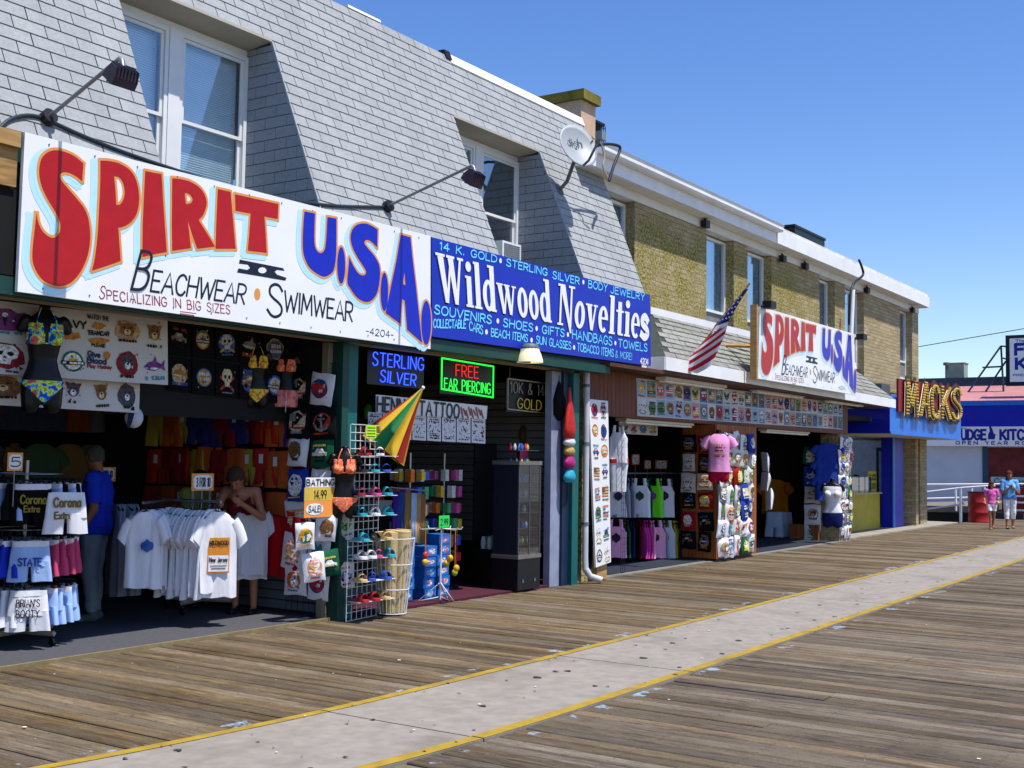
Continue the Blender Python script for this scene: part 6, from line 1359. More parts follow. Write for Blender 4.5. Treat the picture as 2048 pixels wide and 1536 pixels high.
PAL_D = [[(120, 124, 130), (170, 54, 40), (196, 184, 150), (20, 20, 24)], [(150, 110, 50), (60, 80, 140), (190, 180, 160), (24, 20, 18)], [(60, 90, 150), (180, 140, 60), (180, 186, 196), (18, 20, 28)]]
def inkmat(c): return M('print_ink_%d_%d_%d' % c, c, .75, .45, 45, spec=.2, detail=6)
def ink_design(kind, pal, f, rr, lift0=.0012, dl=.0006):
    if kind % 12 == 0 and pal in PAL_L: pal = PAL_L[rr.choice((1, 5, 1))]
    """mesh of one printed picture; f(u, v, lift) gives the point on the cloth or paper"""
    q = MB(); an, sx_, sy_, ox, oy = rr.gauss(0, .05), rr.uniform(.88, 1.14), rr.uniform(.88, 1.12), rr.gauss(0, .02), rr.gauss(0, .02)
    def tr(u, v):
        u, v = (u-.5)*sx_, (v-.5)*sy_; return (min(1.0, max(0.0, .5+u*math.cos(an)-v*math.sin(an)+ox)), min(1.0, max(0.0, .5+u*math.sin(an)+v*math.cos(an)+oy)))
    des = design(kind, rr)
    if rr.random() < .55:      # a wash of colour behind the picture
        bgp = [(.5+(.40+.07*rr.random())*math.cos(a*.449), .52+(.34+.08*rr.random())*math.sin(a*.449)) for a in range(14)]; des = [(rr.choice((0, 1, 4)), bgp)]+des
    for _ in range(7): x_, y_, r_ = rr.uniform(.1, .9), rr.uniform(.1, .9), rr.uniform(.012, .05); des.append((rr.randrange(4), [(x_+r_*math.cos(a*1.0472)*rr.uniform(.4, 1.4), y_+r_*math.sin(a*1.0472)*rr.uniform(.4, 1.4)) for a in range(6)]))
    for j, (c_, pts) in enumerate(des):
        P_ = [f(u, v, lift0+dl*j if j < 9 else lift0+dl*(9+j % 3)) for u, v in (tr(*z_) for z_ in pts)]; tri = tessellate_polygon([P_]); q.add(P_, [list(t) for t in tri], mi=c_)
    return q, [inkmat(c_) for c_ in pal]+[inkmat(tuple(int((a+b*2)/3) for a, b in zip(pal[0], pal[2])))]
# ================================================================== display torsos
def torso_mesh():
    mb = MB(); T_ = [(-.08, .05, .055, 0), (-.04, .055, .06, 0), (.0, .15, .075, 0), (.03, .165, .085, 0), (-.10, .0, 0, 0)]
    prof = [(.08, .045, .045, .0), (.02, .052, .05, .0), (-.02, .10, .065, .0), (-.05, .165, .075, .0), (-.12, .160, .088, -.005), (-.20, .150, .098, -.008), (-.28, .132, .09, 0), (-.38, .112, .078, .004), (-.46, .128, .088, .004), (-.54, .160, .10, .008), (-.62, .172, .105, .01), (-.70, .165, .098, .01), (-.76, .155, .085, .008)]
    mb.loft([[V((a*math.cos(2*math.pi*j/20), b*math.sin(2*math.pi*j/20)+f_, z)) for j in range(20)] for z, a, b, f_ in prof], True)
    for s in (-1, 1):
        capsule(mb, (s*.075, -.055, -.20), .058, (s*.080, -.088, -.215), .048); capsule(mb, (s*.15, 0, -.055), .048, (s*.185, .005, -.13), .04); capsule(mb, (s*.088, .01, -.66), .083, (s*.088, .005, -.76), .076)
    return remesh(mb, .009, 3, 'torso')
TORSO = torso_mesh(); TORSO.materials.append(M('mannequin_black', (7, 7, 8), .4, .1, 5, spec=.3))
def cup(v): return v.y < -.03 and -.262 < v.z < -.085 and abs(abs(v.x)-.080) < .072-.16*max(0, (v.z+.2)) and (v.y < -.05 or v.z < -.16)
def brief(v): return -.76 < v.z < -.555 and abs(v.x) > -1 and (abs(v.x) < .02+(v.z+.74)*1.0 or v.z > -.585)
def strap(v): return (-.262 < v.z < -.245)
def torso(label, p, rz, top, bottom, kind='bikini', hang_h=.0, scale=1.0):
    t = thing('display_torso', label, 'mannequin', V(p)); t.rotation_euler = (0, 0, rz); t.scale = (scale,)*3
    b = bpy.data.objects.new('form', TORSO); COL.objects.link(b); b.parent = t
    if kind == 'bikini':
        cover(TORSO, cup, .006, top, 'bikini_top', t); cover(TORSO, strap, .005, top, 'bikini_band', t); cover(TORSO, brief, .006, bottom, 'bikini_bottom', t)
        for s in (-1, 1):
            q = MB(); q.tube([(s*.080, -.10, -.12), (s*.075, -.088, -.06), (s*.06, -.06, -.01), (s*.035, -.03, .05)], .006, 6); local(t, q, 'shoulder_strap', top)
    elif kind == 'tee':
        q = MB(); q.loft([[V((a*math.cos(2*math.pi*j/24)*(1+.04*math.sin(j*1.9)), b*math.sin(2*math.pi*j/24)*(1+.05*math.sin(j*2.3))-.01, z)) for j in range(24)] for z, a, b in ((-.66, .20, .125), (-.5, .185, .115), (-.36, .18, .125), (-.2, .19, .165), (-.1, .195, .125), (-.04, .15, .085), (.0, .085, .07))], True); local(t, q, 'tshirt', top)
        cover(TORSO, lambda v: -.84 < v.z < -.62, .016, bottom, 'shorts', t)
        q, ms_ = ink_design(11, PAL_L[3], lambda u, v, l_: V(((u-.5)*.22, -.142-.036*v-l_, -.44+.28*v)), R); o = q.build('print', ms_, base=(0, 0, 0), fix=False); o.parent = t
        for s in (-1, 1):
            q = MB(); q.loft([[V((s*x, 0, z))+V((s*.8, 0, .6))*(r_*math.cos(2*math.pi*j/14))+V((0, r_*.8*math.sin(2*math.pi*j/14), 0)) for j in range(14)] for x, z, r_ in ((.13, -.06, .07), (.21, -.12, .08), (.27, -.23, .085))], True); local(t, q, 'sleeve', top)
    elif kind == 'tank':
        cover(TORSO, lambda v: -.56 < v.z < -.07 and abs(v.x) < .155, .016, top, 'tank_top', t); cover(TORSO, lambda v: -.80 < v.z < -.55, .014, bottom, 'shorts', t)
    elif kind == 'halfshort':
        cover(TORSO, cup, .006, top, 'bikini_top', t); cover(TORSO, lambda v: -.78 < v.z < -.53, .012, bottom, 'shorts', t)
        q = MB(); q.tube([(.02, -.12, -.56), (.025, -.13, -.68), (.02, -.12, -.86)], .006, 6); local(t, q, 'drawstring', wfab)
    return t
def multi(name, cols, scale=16):
    if name in MATS: return MATS[name]
    m = M(name, cols[0], .8); n = m.node_tree.nodes; l = m.node_tree.links; b = n['Principled BSDF']; tc = n.new('ShaderNodeTexCoord'); nz = n.new('ShaderNodeTexNoise'); nz.inputs['Scale'].default_value = scale; nz.inputs['Detail'].default_value = 2; l.new(tc.outputs['Object'], nz.inputs[0])
    rp = n.new('ShaderNodeValToRGB'); rp.color_ramp.interpolation = 'CONSTANT'; e = rp.color_ramp.elements
    while len(e) < len(cols): e.new(.5)
    for i, c in enumerate(cols): e[i].position = 0 if i == 0 else .34+.34*i/len(cols); e[i].color = lin(c)
    l.new(nz.outputs[0], rp.inputs[0]); l.new(rp.outputs[0], b.inputs['Base Color']); return m
trop = multi('tropical_print', [(20, 70, 190), (40, 170, 220), (240, 220, 40), (90, 190, 60), (220, 60, 120)], 18); coral = multi('coral_print', [(236, 90, 50), (250, 130, 90), (240, 110, 70), (236, 200, 160)], 40); yelpr = multi('yellow_print', [(230, 200, 40), (240, 210, 60), (230, 90, 60), (70, 170, 90)], 22); strp = multi('pink_stripe', [(196, 90, 100), (224, 130, 130), (214, 150, 130)], 12)
def at(px, py, Y): return PY(px, py, Y)
torso('black display torso in a blue tropical bikini hanging before the poster sheets', at(90, 628, 8.62), CAMANG(at(90, 628, 8.62))+.2, trop, trop, scale=.98)
torso('black display torso in a yellow print bikini hanging in the left shop', at(515, 700, 9.0), CAMANG(at(515, 700, 9.0))+.1, yelpr, yelpr, scale=.72); torso('black display torso in a coral top and striped pink shorts', at(573, 708, 8.98), CAMANG(at(573, 708, 8.98))-.1, coral, strp, 'halfshort', scale=.72)
torso('black display torso in an orange print bikini in front of the shirt grid', at(690, 905, 8.30), CAMANG(at(690, 905, 8.30)), coral, coral, scale=.82)
# ================================================================== poster sheets in the left shop
POS = [printmat('poster_a', (206, 204, 198), [(36, 40, 60), (150, 120, 70), (206, 204, 198), (90, 60, 50), (206, 204, 198)], 4, .35, .08), printmat('poster_b', (206, 204, 198), [(40, 60, 110), (206, 204, 198), (160, 40, 44), (206, 204, 198), (60, 80, 60)], 5, .4, .08), printmat('poster_c', (206, 204, 198), [(70, 50, 40), (120, 96, 70), (206, 204, 198), (60, 52, 50)], 3, .3, .12)]
sheetm = M('poster_sheet', (196, 194, 190), .7, .04, 3)
def pquad(mb, tl, tr, br, bl, Y): mb.quad(PY(*bl, Y), PY(*br, Y), PY(*tr, Y), PY(*tl, Y)); return mb
def sheet(label, tl, tr, br, bl, Y, xs, rows, mats, texts=()):
    c_ = [PY(*p, Y) for p in (tl, tr, br, bl)]; t = thing('poster_sheet', label, 'poster', (c_[2]+c_[3])/2); MB().slab(c_, (0, .008, 0)).build('sheet', sheetm, t); k = 0
    L_ = lambda x, f: tuple(a+(b-a)*f for a, b in zip((x, tl[1]+(tr[1]-tl[1])*(x-tl[0])/(tr[0]-tl[0])), (x, bl[1]+(br[1]-bl[1])*(x-bl[0])/(br[0]-bl[0]))))
    for x0_, x1_ in zip(xs[:-1], xs[1:]):
        for r_ in range(rows):
            if mats[(k*2+r_) % len(mats)] is None: continue
            f0, f1 = (r_+.04)/rows, (r_+.96)/rows; q = MB(); a, b = x0_+2, x1_-2; c4 = [PY(*z_, Y-.004) for z_ in (L_(a, f1), L_(b, f1), L_(b, f0), L_(a, f0))]; q, ms_ = ink_design(mats[(k*2+r_) % len(mats)], PAL_L[R.randrange(8)], lambda u, v, l_: c4[0].lerp(c4[1], u).lerp(c4[3].lerp(c4[2], u), v)+NF*l_, R); q.build('poster', ms_, t, fix=False)
        k += 1
    for s, bl_, br_, tl_, sw, col in texts:
        q = MB(); o_, a, b = PY(*bl_, Y-.006), PY(*br_, Y-.006), PY(*tl_, Y-.006); text(q, s, o_, a-o_, b-o_, NF, sw*.62, .001, .16); q.build('lettering', M('poster_ink_%d' % col[0], col, .7), t)
    return t
sheet('white hanging sheet of printed shirt designs behind the tropical bikini', (-40, 597), (335, 640), (336, 770), (-40, 745), 8.78, [-40, 55, 115, 175, 226, 283, 334], 2, [7, 9, 4, 2, None, 2, None, None, 0, 0, 0, 5],
      [('NAVY', (117, 651), (172, 657), (117, 638), .028, (40, 40, 36)), ('WATCH THE', (175, 636), (217, 642), (175, 628), .012, (30, 34, 50)), ('TRAMCAR', (176, 669), (218, 672), (176, 661), .018, (30, 34, 50)), ('PLEASE', (184, 692), (210, 695), (184, 686), .014, (30, 34, 50)), ('Give', (176, 712), (200, 715), (176, 702), .022, (34, 48, 90)), ('Blood', (175, 725), (212, 728), (175, 715), .024, (34, 48, 90)), ('Play Hockey', (175, 735), (223, 738), (175, 728), .014, (150, 24, 34))])
q = MB()
for cx_, cy_2, rx_, ry_ in ((197, 652, 14, 7), (144, 672, 20, 8), (197, 682, 20, 7), (214, 712, 7, 9)): q.add([PY(cx_+rx_*math.cos(a*.4488)*R.uniform(.8, 1.15), cy_2+ry_*math.sin(a*.4488)*R.uniform(.7, 1.15), 8.772) for a in range(14)], [list(range(14))])
tag(q.build('printed_emblems', M('print_tram_orange', (190, 120, 40), .75, .5, 40)), 'orange printed pictures on the lettered part of the upper poster sheet', 'print', kind='stuff')
sheet('second hanging sheet of dog pictures below the first one', (-40, 735), (280, 765), (278, 826), (-40, 808), 8.92, [-40, 50, 120, 175, 228, 278], 1, [0, 0, 0, 0, 0, 0])
darkp = printmat('dark_shirt_print', (16, 16, 18), [(16, 16, 18), (120, 50, 30), (40, 60, 110), (150, 130, 60), (16, 16, 18)], 5, .25, .12)
k_ = 0
for r_ in range(2):
    for i, x in enumerate((337, 385, 432, 480, 528)):
        y0_ = 640+r_*72+(x-337)*.12; Y = 9.0; c_ = [PY(x, y0_, Y), PY(x+44, y0_+5, Y), PY(x+44, y0_+73, Y), PY(x, y0_+68, Y)]
        t = thing('display_shirt', 'black printed shirt, %s from the left, %s row of the dim display' % (ORD[i], ('upper', 'lower')[r_]), 'shirt', (c_[2]+c_[3])/2, 'black printed shirts in the dim display'); MB().slab(c_, (0, .02, 0)).build('cloth', blkfab, t); q, ms_ = ink_design((9 if i == 2 else 1, 2, 7, 5, 8, 3)[(r_*3+i) % 6] if i != 2 else 9, PAL_D[(i+r_) % 3], lambda u, v, l_: c_[3].lerp(c_[2], .08+.84*u).lerp(c_[0].lerp(c_[1], .08+.84*u), .1+.8*v)+NF*l_, R); q.build('print', ms_, t, fix=False)
        if False:
            q = MB(); m_ = (c_[0]+c_[2])/2; fillpoly(q, [m_+V((x_*.08, 0, z_*.11)) for x_, z_ in ((-.5, -1), (.5, -1), (.55, -.3), (.95, .1), (.9, .7), (.5, 1), (-.5, 1), (-.9, .7), (-.95, .1), (-.55, -.3))], [[m_+V((s*.04+.022*math.cos(a), 0, .02+.022*math.sin(a))) for a in [j*math.pi/4 for j in range(8)]] for s in (-1, 1)], NF, .008); q.build('skull_print', M('bone_print', (176, 160, 90), .8), t)
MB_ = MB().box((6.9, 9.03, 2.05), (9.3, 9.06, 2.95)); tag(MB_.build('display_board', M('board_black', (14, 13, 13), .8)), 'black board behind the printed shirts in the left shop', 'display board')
# dim stock hung along the back of the left shop
BKC = [((120, 40, 36), 'dull red'), ((60, 64, 90), 'slate blue'), ((120, 90, 50), 'brown'), ((70, 90, 70), 'dull green'), ((110, 108, 106), 'grey'), ((140, 70, 34), 'rust')]
BKM = [tee_mesh('tshirt', fab('stock_%d' % i, c_), .5, .68, .07, i) for i, (c_, _) in enumerate(BKC)]
for r_, z in enumerate((2.62, 1.80)):
    for i in range(13):
        ci = R.randrange(6); hang(BKM[ci], 'tshirt', '%s T-shirt on the dim back wall, %s from the left, %s row' % (BKC[ci][1], ORD[i], ('upper', 'lower')[r_]), 'T-shirt', (5.2+i*.33, 12.2+R.uniform(-.05, .05), z), R.gauss(0, .3), (.95, 1, 1), 'stock on the dim back wall', hanger=False)
    o = MB().tube([(5.0, 12.2, z+.02), (11.4 if False else 9.3, 12.2, z+.02)], .012, 6).build('hanging_rail', blackm); tag(o, '%s rail across the dim back of the left shop' % ('upper', 'lower')[r_], 'rail')
# cap on a hook
cp = PY(268, 835, 9.0); t = thing('baseball_cap', 'white and navy cap hanging below the poster sheets', 'cap', cp); q = MB(); q.ball(cp, .09, 14, scale=(.9, 1, 1.1)); q.build('crown', M('cap_white', (190, 194, 206), .8), t); q = MB(); q.slab([cp+V((.03*math.cos(a)-.08, -.03*math.sin(a)-.05, .10*math.sin(a))) for a in [j*math.pi/6 for j in range(12)]], (-.004, -.012, 0)); q.build('peak', M('cap_navy', (16, 20, 50), .8), t); MB().tube([cp+V((0, 0, .09)), (cp.x, cp.y, 2.95)], .003, 4).build('string', blackm, t)
# --- garments along the partition wall (rows of red and orange shorts)
WALLC = [((176, 42, 34), 'red'), ((186, 88, 40), 'orange'), ((130, 30, 34), 'dark red'), ((176, 156, 60), 'yellow'), ((44, 54, 130), 'blue')]
ws = [shorts_mesh('shorts', fab('wall_%d' % i, c), .34, .36, .05, i) for i, (c, _) in enumerate(WALLC)]
pt_tag = M('paper_tag', (214, 220, 226), .7)
for r_, z in enumerate((2.20, 1.76, 1.32, .90)):
    for i in range(12):
        y = 8.85+i*.215; ci = R.choice((0, 0, 0, 1, 2, 2, 3) if r_ else (1, 3, 1, 0, 4, 2)); p = V((9.36, y, z+R.uniform(-.03, .03)))
        t = hang(ws[ci], 'shorts', '%s swim shorts, %s from the front, %s row of the dim side wall' % (WALLC[ci][1], ORD[i], ('top', 'second', 'third', 'bottom')[r_]), 'shorts', p, rad(-90)+R.gauss(0, .15), (1, 1, 1.1), 'swim shorts on the dim side wall', hanger=False)
        c_ = bpy.data.objects.new('clip_hanger', CLIP); COL.objects.link(c_); c_.parent = t
        if R.random() < .35: q = MB(); q.box((-.03, -.045, -.16), (.03, -.042, -.06)); local(t, q, 'price_tag', pt_tag)
for z in (2.16, 1.72, 1.28): tag(MB().tube([(9.37, 8.8, z+.02), (9.37, 11.4, z+.02)], .01, 6).build('hanging_rail', blackm), '%s black rail on the dim side wall of the left shop' % {2.16: 'upper', 1.72: 'middle', 1.28: 'lower'}[z], 'rail')
rd = MB(); rd.loft([cloth_ring(z, .42, .10, 24, 2, .02) for z in (0.32, .6, .95)], True); me_ = mesh_of(rd, fab('red_towel', (170, 14, 24)), 'towel')
for i in range(3): o = mk(me_, 'beach_towel', None, (9.28, 8.95+.32*i, .1), (0, 0, rad(90)), (1, 1, 1)); tag(o, '%s red towel hanging low by the wire grid, from the front' % ORD[i], 'towel', 'red towels by the wire grid')
# --- black wire grid with shirt packs at the end of the partition
def wiregrid(name, label, o_, u, v, nu, nv, r, mat, cat='grid'):
    t = thing(name, label, cat, V(o_)); u, v, o_ = V(u), V(v), V(o_); nrm = u.cross(v).normalized()*r*1.6
    for i in range(nu+1): MB().tube([o_+u*(i/nu), o_+u*(i/nu)+v], r, 5).build('wire', mat, t)
    for j in range(nv+1): MB().tube([o_+v*(j/nv)+nrm, o_+v*(j/nv)+u+nrm], r, 5).build('wire', mat, t)
    return t
wiregrid('wire_grid', 'black wire display grid standing at the end of the partition', (9.27, 9.02, .06), (.06, -.60, 0), (0, 0, 2.6), 8, 26, .0035, blackm)
TP = [printmat('shirt_print_a', (214, 216, 214), [(40, 80, 60), (214, 216, 214), (120, 150, 60), (214, 216, 214), (60, 90, 120)], 5, .75, .08), printmat('shirt_print_b', (214, 216, 214), [(30, 36, 110), (214, 216, 214), (170, 26, 40), (214, 216, 214), (60, 50, 50)], 6, .8, .08), printmat('shirt_print_c', (210, 206, 196), [(110, 70, 40), (160, 130, 90), (210, 206, 196), (60, 60, 60), (180, 60, 40)], 5, .75, .08), printmat('shirt_print_d', (30, 30, 34), [(30, 30, 34), (90, 90, 80), (160, 120, 60), (30, 30, 34)], 6, .6, .1), printmat('shirt_print_e', (34, 60, 150), [(34, 60, 150), (214, 216, 214), (34, 60, 150), (190, 200, 220)], 5, .75, .08), printmat('shirt_print_f', (24, 90, 60), [(24, 90, 60), (190, 200, 120), (24, 90, 60)], 5, .6, .1)]
TP += [printmat('shirt_print_g', (150, 24, 30), [(150, 24, 30), (220, 214, 200), (150, 24, 30), (40, 30, 34)], 3.5, .4, .12), printmat('shirt_print_h', (120, 124, 130), [(120, 124, 130), (30, 40, 70), (120, 124, 130), (200, 90, 40)], 3.5, .4, .12), printmat('shirt_print_i', (220, 220, 220), [(24, 26, 34), (220, 220, 220), (24, 26, 34)], 2.2, .5, .16)]
PCOL = [wfab, wfab, fab('cream_cotton', (206, 200, 188)), blkfab, fab('mid_blue_cotton', (34, 60, 150)), fab('green_cotton', (24, 90, 60)), fab('red_cotton', (150, 24, 30)), fab('ash_cotton', (120, 124, 130)), wfab]
def packmesh(mat, seed):
    mb = MB(); n = 6; m_ = 7; w, h, d = .25, .34, .026; F_, B_ = [], []
    for j in range(m_+1):
        for i in range(n+1):
            u_, v_ = i/n-.5, j/m_; e = (1-abs(2*u_)**6)*(1-abs(2*v_-1)**6); y = -d*e*.8+.006*math.sin(u_*9+seed+v_*5)*e; F_.append(V((u_*w*(1+.03*math.sin(seed+v_*6)), y, -v_*h+.006*math.sin(u_*7+seed)))); 
    B_ = [V((p.x, .008, p.z)) for p in F_]
    q = [(j*(n+1)+i, j*(n+1)+i+1, (j+1)*(n+1)+i+1, (j+1)*(n+1)+i) for j in range(m_) for i in range(n)]
    uv = [[((k % (n+1))/n, 1-(k//(n+1))/m_) for k in f] for f in q]
    mb.add(F_, q, uv, 0, True); K = len(F_); mb.add(B_, [tuple(reversed(f)) for f in q], None, 0, True)
    ed = [i for i in range(n)]+[(j*(n+1)+n) for j in range(m_)]+[m_*(n+1)+i for i in range(n, 0, -1)]+[j*(n+1) for j in range(m_, 0, -1)]
    mb.add(F_+B_, [(a, b, K+b, K+a) for a, b in zip(ed, ed[1:]+ed[:1])]); me = mesh_of(mb, mat, 'pack'); return me
PACK = [packmesh(PCOL[i], i) for i in range(9)]
def printmesh(mat, seed):      # the print lies just above the folded cloth
    mb = MB(); n = 4; m_ = 5; w, h, d = .215, .30, .026; F_ = []
    for j in range(m_+1):
        for i in range(n+1):
            u_, v_ = (i/n-.5)*.86, .06+.88*j/m_; e = (1-abs(2*u_)**6)*(1-abs(2*v_-1)**6); F_.append(V((u_*.25, -d*e*.8+.006*math.sin(u_*9+seed+v_*5)*e-.0035, -v_*.34)))
    q = [(j*(n+1)+i, j*(n+1)+i+1, (j+1)*(n+1)+i+1, (j+1)*(n+1)+i) for j in range(m_) for i in range(n)]
    mb.add(F_, q, [[((k % (n+1))/n, 1-(k//(n+1))/m_) for k in f] for f in q], 0, True); return mesh_of(mb, mat, 'print')
def pack_print(kind, pal, seed):
    def f(u, v, l_):
        u_, v_ = (u-.5)*.80, .10+.80*(1-v); e = (1-abs(2*u_)**6)*(1-abs(2*v_-1)**6); return V((u_*.25, -.0265*e*.8+.006*math.sin(u_*9+seed+v_*5)*e-.003-l_, -v_*.34))
    q, ms_ = ink_design(kind, pal, f, R); return mesh_of(q, ms_, 'print')
DARKK = (3, 4, 5, 6, 7)
PRINT = [[pack_print(k_, (PAL_D[k_ % 3] if i in (3,) else [(226, 224, 216), (226, 200, 90), (226, 224, 216), (20, 20, 30)] if i in DARKK else PAL_L[(k_*3+i) % 8]), i) for k_ in range(12)] for i in range(9)]
def pack(label, p, rz, kind, scale=(1, 1, 1), group=None, tilt=0):
    t = thing('folded_shirt', label, 'shirt', V(p), group); kk_ = R.uniform(.88, 1.12); t.rotation_euler = (R.gauss(0, .06), R.gauss(0, .07)+tilt, rz); t.scale = (scale[0]*kk_, scale[1]*R.uniform(.8, 1.5), scale[2]*R.uniform(.9, 1.1))
    for me, nm in ((PACK[kind], 'cloth'), (PRINT[kind][R.randrange(12)], 'print')):
        b = bpy.data.objects.new(nm, me); COL.objects.link(b); b.parent = t
    return t
gd = V((.06, -.60, 0)).normalized(); gang = math.atan2(gd.y, gd.x)
lay = [[(3, 3), (0, 0)], [(3, 2), (2, 3)], [(0, 3), (0, 5)], [(4, 0), (5, 0)], [(1, 0), (2, 1)], [(0, 1), (2, 0)], [(1, 2), (0, 0)]]
for r_, row in enumerate(lay):
    for i, kd in enumerate(row):
        p = V((9.27, 9.02, 0))+gd*(.15+.30*i)+V((-.035, 0, 2.56-r_*.335)); pack('folded printed shirt on the black wire grid, %s row down, %s column' % (ORD[r_], ('left', 'right')[i]), p, gang+R.gauss(0, .06), kd[i % 2] % 6, (1.15, 1.2, 1.0), 'folded shirts on the black wire grid')
for i, (px, py, kd) in enumerate(((610, 1065, 1), (655, 1050, 0), (690, 1045, 2), (625, 1125, 0), (655, 1120, 5), (688, 1145, 1))):
    p = PY(px, py-20, 8.38); pack('%s small printed shirt pegged on the lower wire grid by the teal post' % ORD[i], p, CAMANG(p)*.6, kd, (.85, 1.2, .85), 'small shirts on the lower wire grid')
# bathing suit sale card
a, b = PY(612, 957, 8.36), PY(668, 1033, 8.36); t = thing('sale_card', 'yellow and orange sale card lettered BATHING beside the orange bikini torso', 'price card', (a.x, 8.36, b.z))
MB().box((a.x, 8.36, b.z+.302), (b.x, 8.366, b.z+.40)).build('card', card, t); MB().box((a.x-.02, 8.358, b.z+.167), (b.x, 8.364, b.z+.30)).build('card', M('card_yellow', (206, 176, 70), .7), t); MB().box((a.x-.02, 8.356, b.z), (b.x-.02, 8.362, b.z+.165)).build('card', cardor, t)
q = MB(); text(q, 'BATHING', (a.x+.01, 8.36, b.z+.32), (b.x-a.x-.02, 0, 0), (0, 0, .06), NF, .012, .003); text(q, 'SALE!', (a.x+.04, 8.356, b.z+.055), (.18, 0, 0), (0, 0, .06), NF, .009, .006); text(q, '14.99', (a.x+.12, 8.358, b.z+.19), (.18, 0, 0), (0, 0, .08), NF, .010, .003); q.build('lettering', inkm, t)
q = MB(); fillpoly(q, [(a.x+.13+.13*math.cos(j*.524), 8.356, b.z+.083+.06*math.sin(j*.524)) for j in range(12)], [], NF, .003); q.build('burst', card, t)
# --- white shoe grid on the boardwalk side, with shelves and footwear
G0, G1 = PG(692, 1243, .01), PG(752, 1230, .01); gz = PY(695, 850, G0.y).z; wgrid = wiregrid('shoe_grid', 'white wire grid of sandals standing beside the teal post', G0, G1-G0, (0, 0, gz), 6, 24, .0045, M('wire_white', (200, 204, 206), .5, .05, 8), 'shoe rack')
def sandal_mesh(i):
    mb = MB(); ol = [(.0, -.13), (.035, -.125), (.045, -.06), (.036, .02), (.038, .09), (.022, .125), (-.01, .13), (-.034, .10), (-.036, .03), (-.036, -.05), (-.03, -.115)]
    pts = smooth_outline([(x, y) for x, y in ol], 2); mb.slab([V((x, y, 0)) for x, y in pts], (0, 0, .024), 0)
    return mb
SCOL = [((150, 20, 30), 'red'), ((24, 24, 26), 'black'), ((30, 70, 170), 'blue'), ((206, 170, 110), 'tan'), ((220, 220, 220), 'white'), ((190, 60, 120), 'pink'), ((30, 150, 170), 'turquoise')]
SMS = []
for i, (c_, nm) in enumerate(SCOL):
    s_ = sandal_mesh(i); me_s = mesh_of(s_, M('sole_%d' % i, tuple(min(255, x+30) for x in c_), .7), 'sole'); q = MB(); n = 8
    for y0_, y1_ in ((-.09, -.02),):
        A = [V((.047*math.cos(math.pi*k/n), y0_, .022+.05*math.sin(math.pi*k/n))) for k in range(n+1)]; B_ = [V((.043*math.cos(math.pi*k/n), y1_, .022+.062*math.sin(math.pi*k/n))) for k in range(n+1)]; q.add(A+B_, [(k, k+1, n+k+2, n+k+1) for k in range(n)], smooth=True)
    SMS.append((me_s, mesh_of(q, M('strap_%d' % i, c_, .6), 'strap')))
rowy = [(905, 2), (938, 3), (985, 3), (1025, 3), (1075, 3), (1110, 4), (1155, 3), (1195, 3)]; cnts = {}
for r_, (py, n_s) in enumerate(rowy):
    z = PY(735, py+6, G0.y-.1).z; sb = MB().box((G0.x+.01, G0.y-.17, z-.006), (G1.x+.0, G0.y-.004, z)); sb.build('shelf', MATS['wire_white'], wgrid) if r_ in (0, 1, 2, 3) else sb.tube([(G0.x, G0.y-.16, z-.004), (G1.x, G0.y-.16, z-.004)], .004, 5).build('shelf', MATS['wire_white'], wgrid)
    for i in range(n_s):
        ci = R.randrange(7); p = V((G0.x+.08+i*(G1.x-G0.x-.02)/n_s, G0.y-.10, z+.001)); cnts[ci] = cnts.get(ci, 0)+1
        t = thing('sandal', '%s sandal on the shoe grid, %s from the left, %s shelf down' % (SCOL[ci][1], ORD[i], ORD[r_]), 'sandal', p, 'sandals on the white shoe grid'); t.rotation_euler = (0, 0, R.uniform(-.9, -.2)); t.scale = (1.05, 1.0, 1.1)
        for me_, nm in zip(SMS[ci], ('sole', 'strap')): b = bpy.data.objects.new(nm, me_); COL.objects.link(b); b.parent = t
p = PY(741, 862, G0.y-.02); t = thing('notice_card', 'lime green notice card on top of the white shoe grid', 'notice', p); x0_, x1_ = PY(732, 860, G0.y-.02).x, PY(752, 860, G0.y-.02).x; z0_, z1_ = PY(741, 876, G0.y-.02).z, PY(741, 850, G0.y-.02).z; MB().box((x0_, p.y-.004, z0_), (x1_, p.y, z1_)).build('card', M('card_lime', (176, 226, 30), .6), t); q = MB()
for k in range(4): ribbon(q, [V((x0_+.02, p.y-.004, z1_-.03-.03*k)), V((x1_-.02, p.y-.004, z1_-.03-.03*k))], .008, NF, .002)
q.build('lettering', inkm, t)
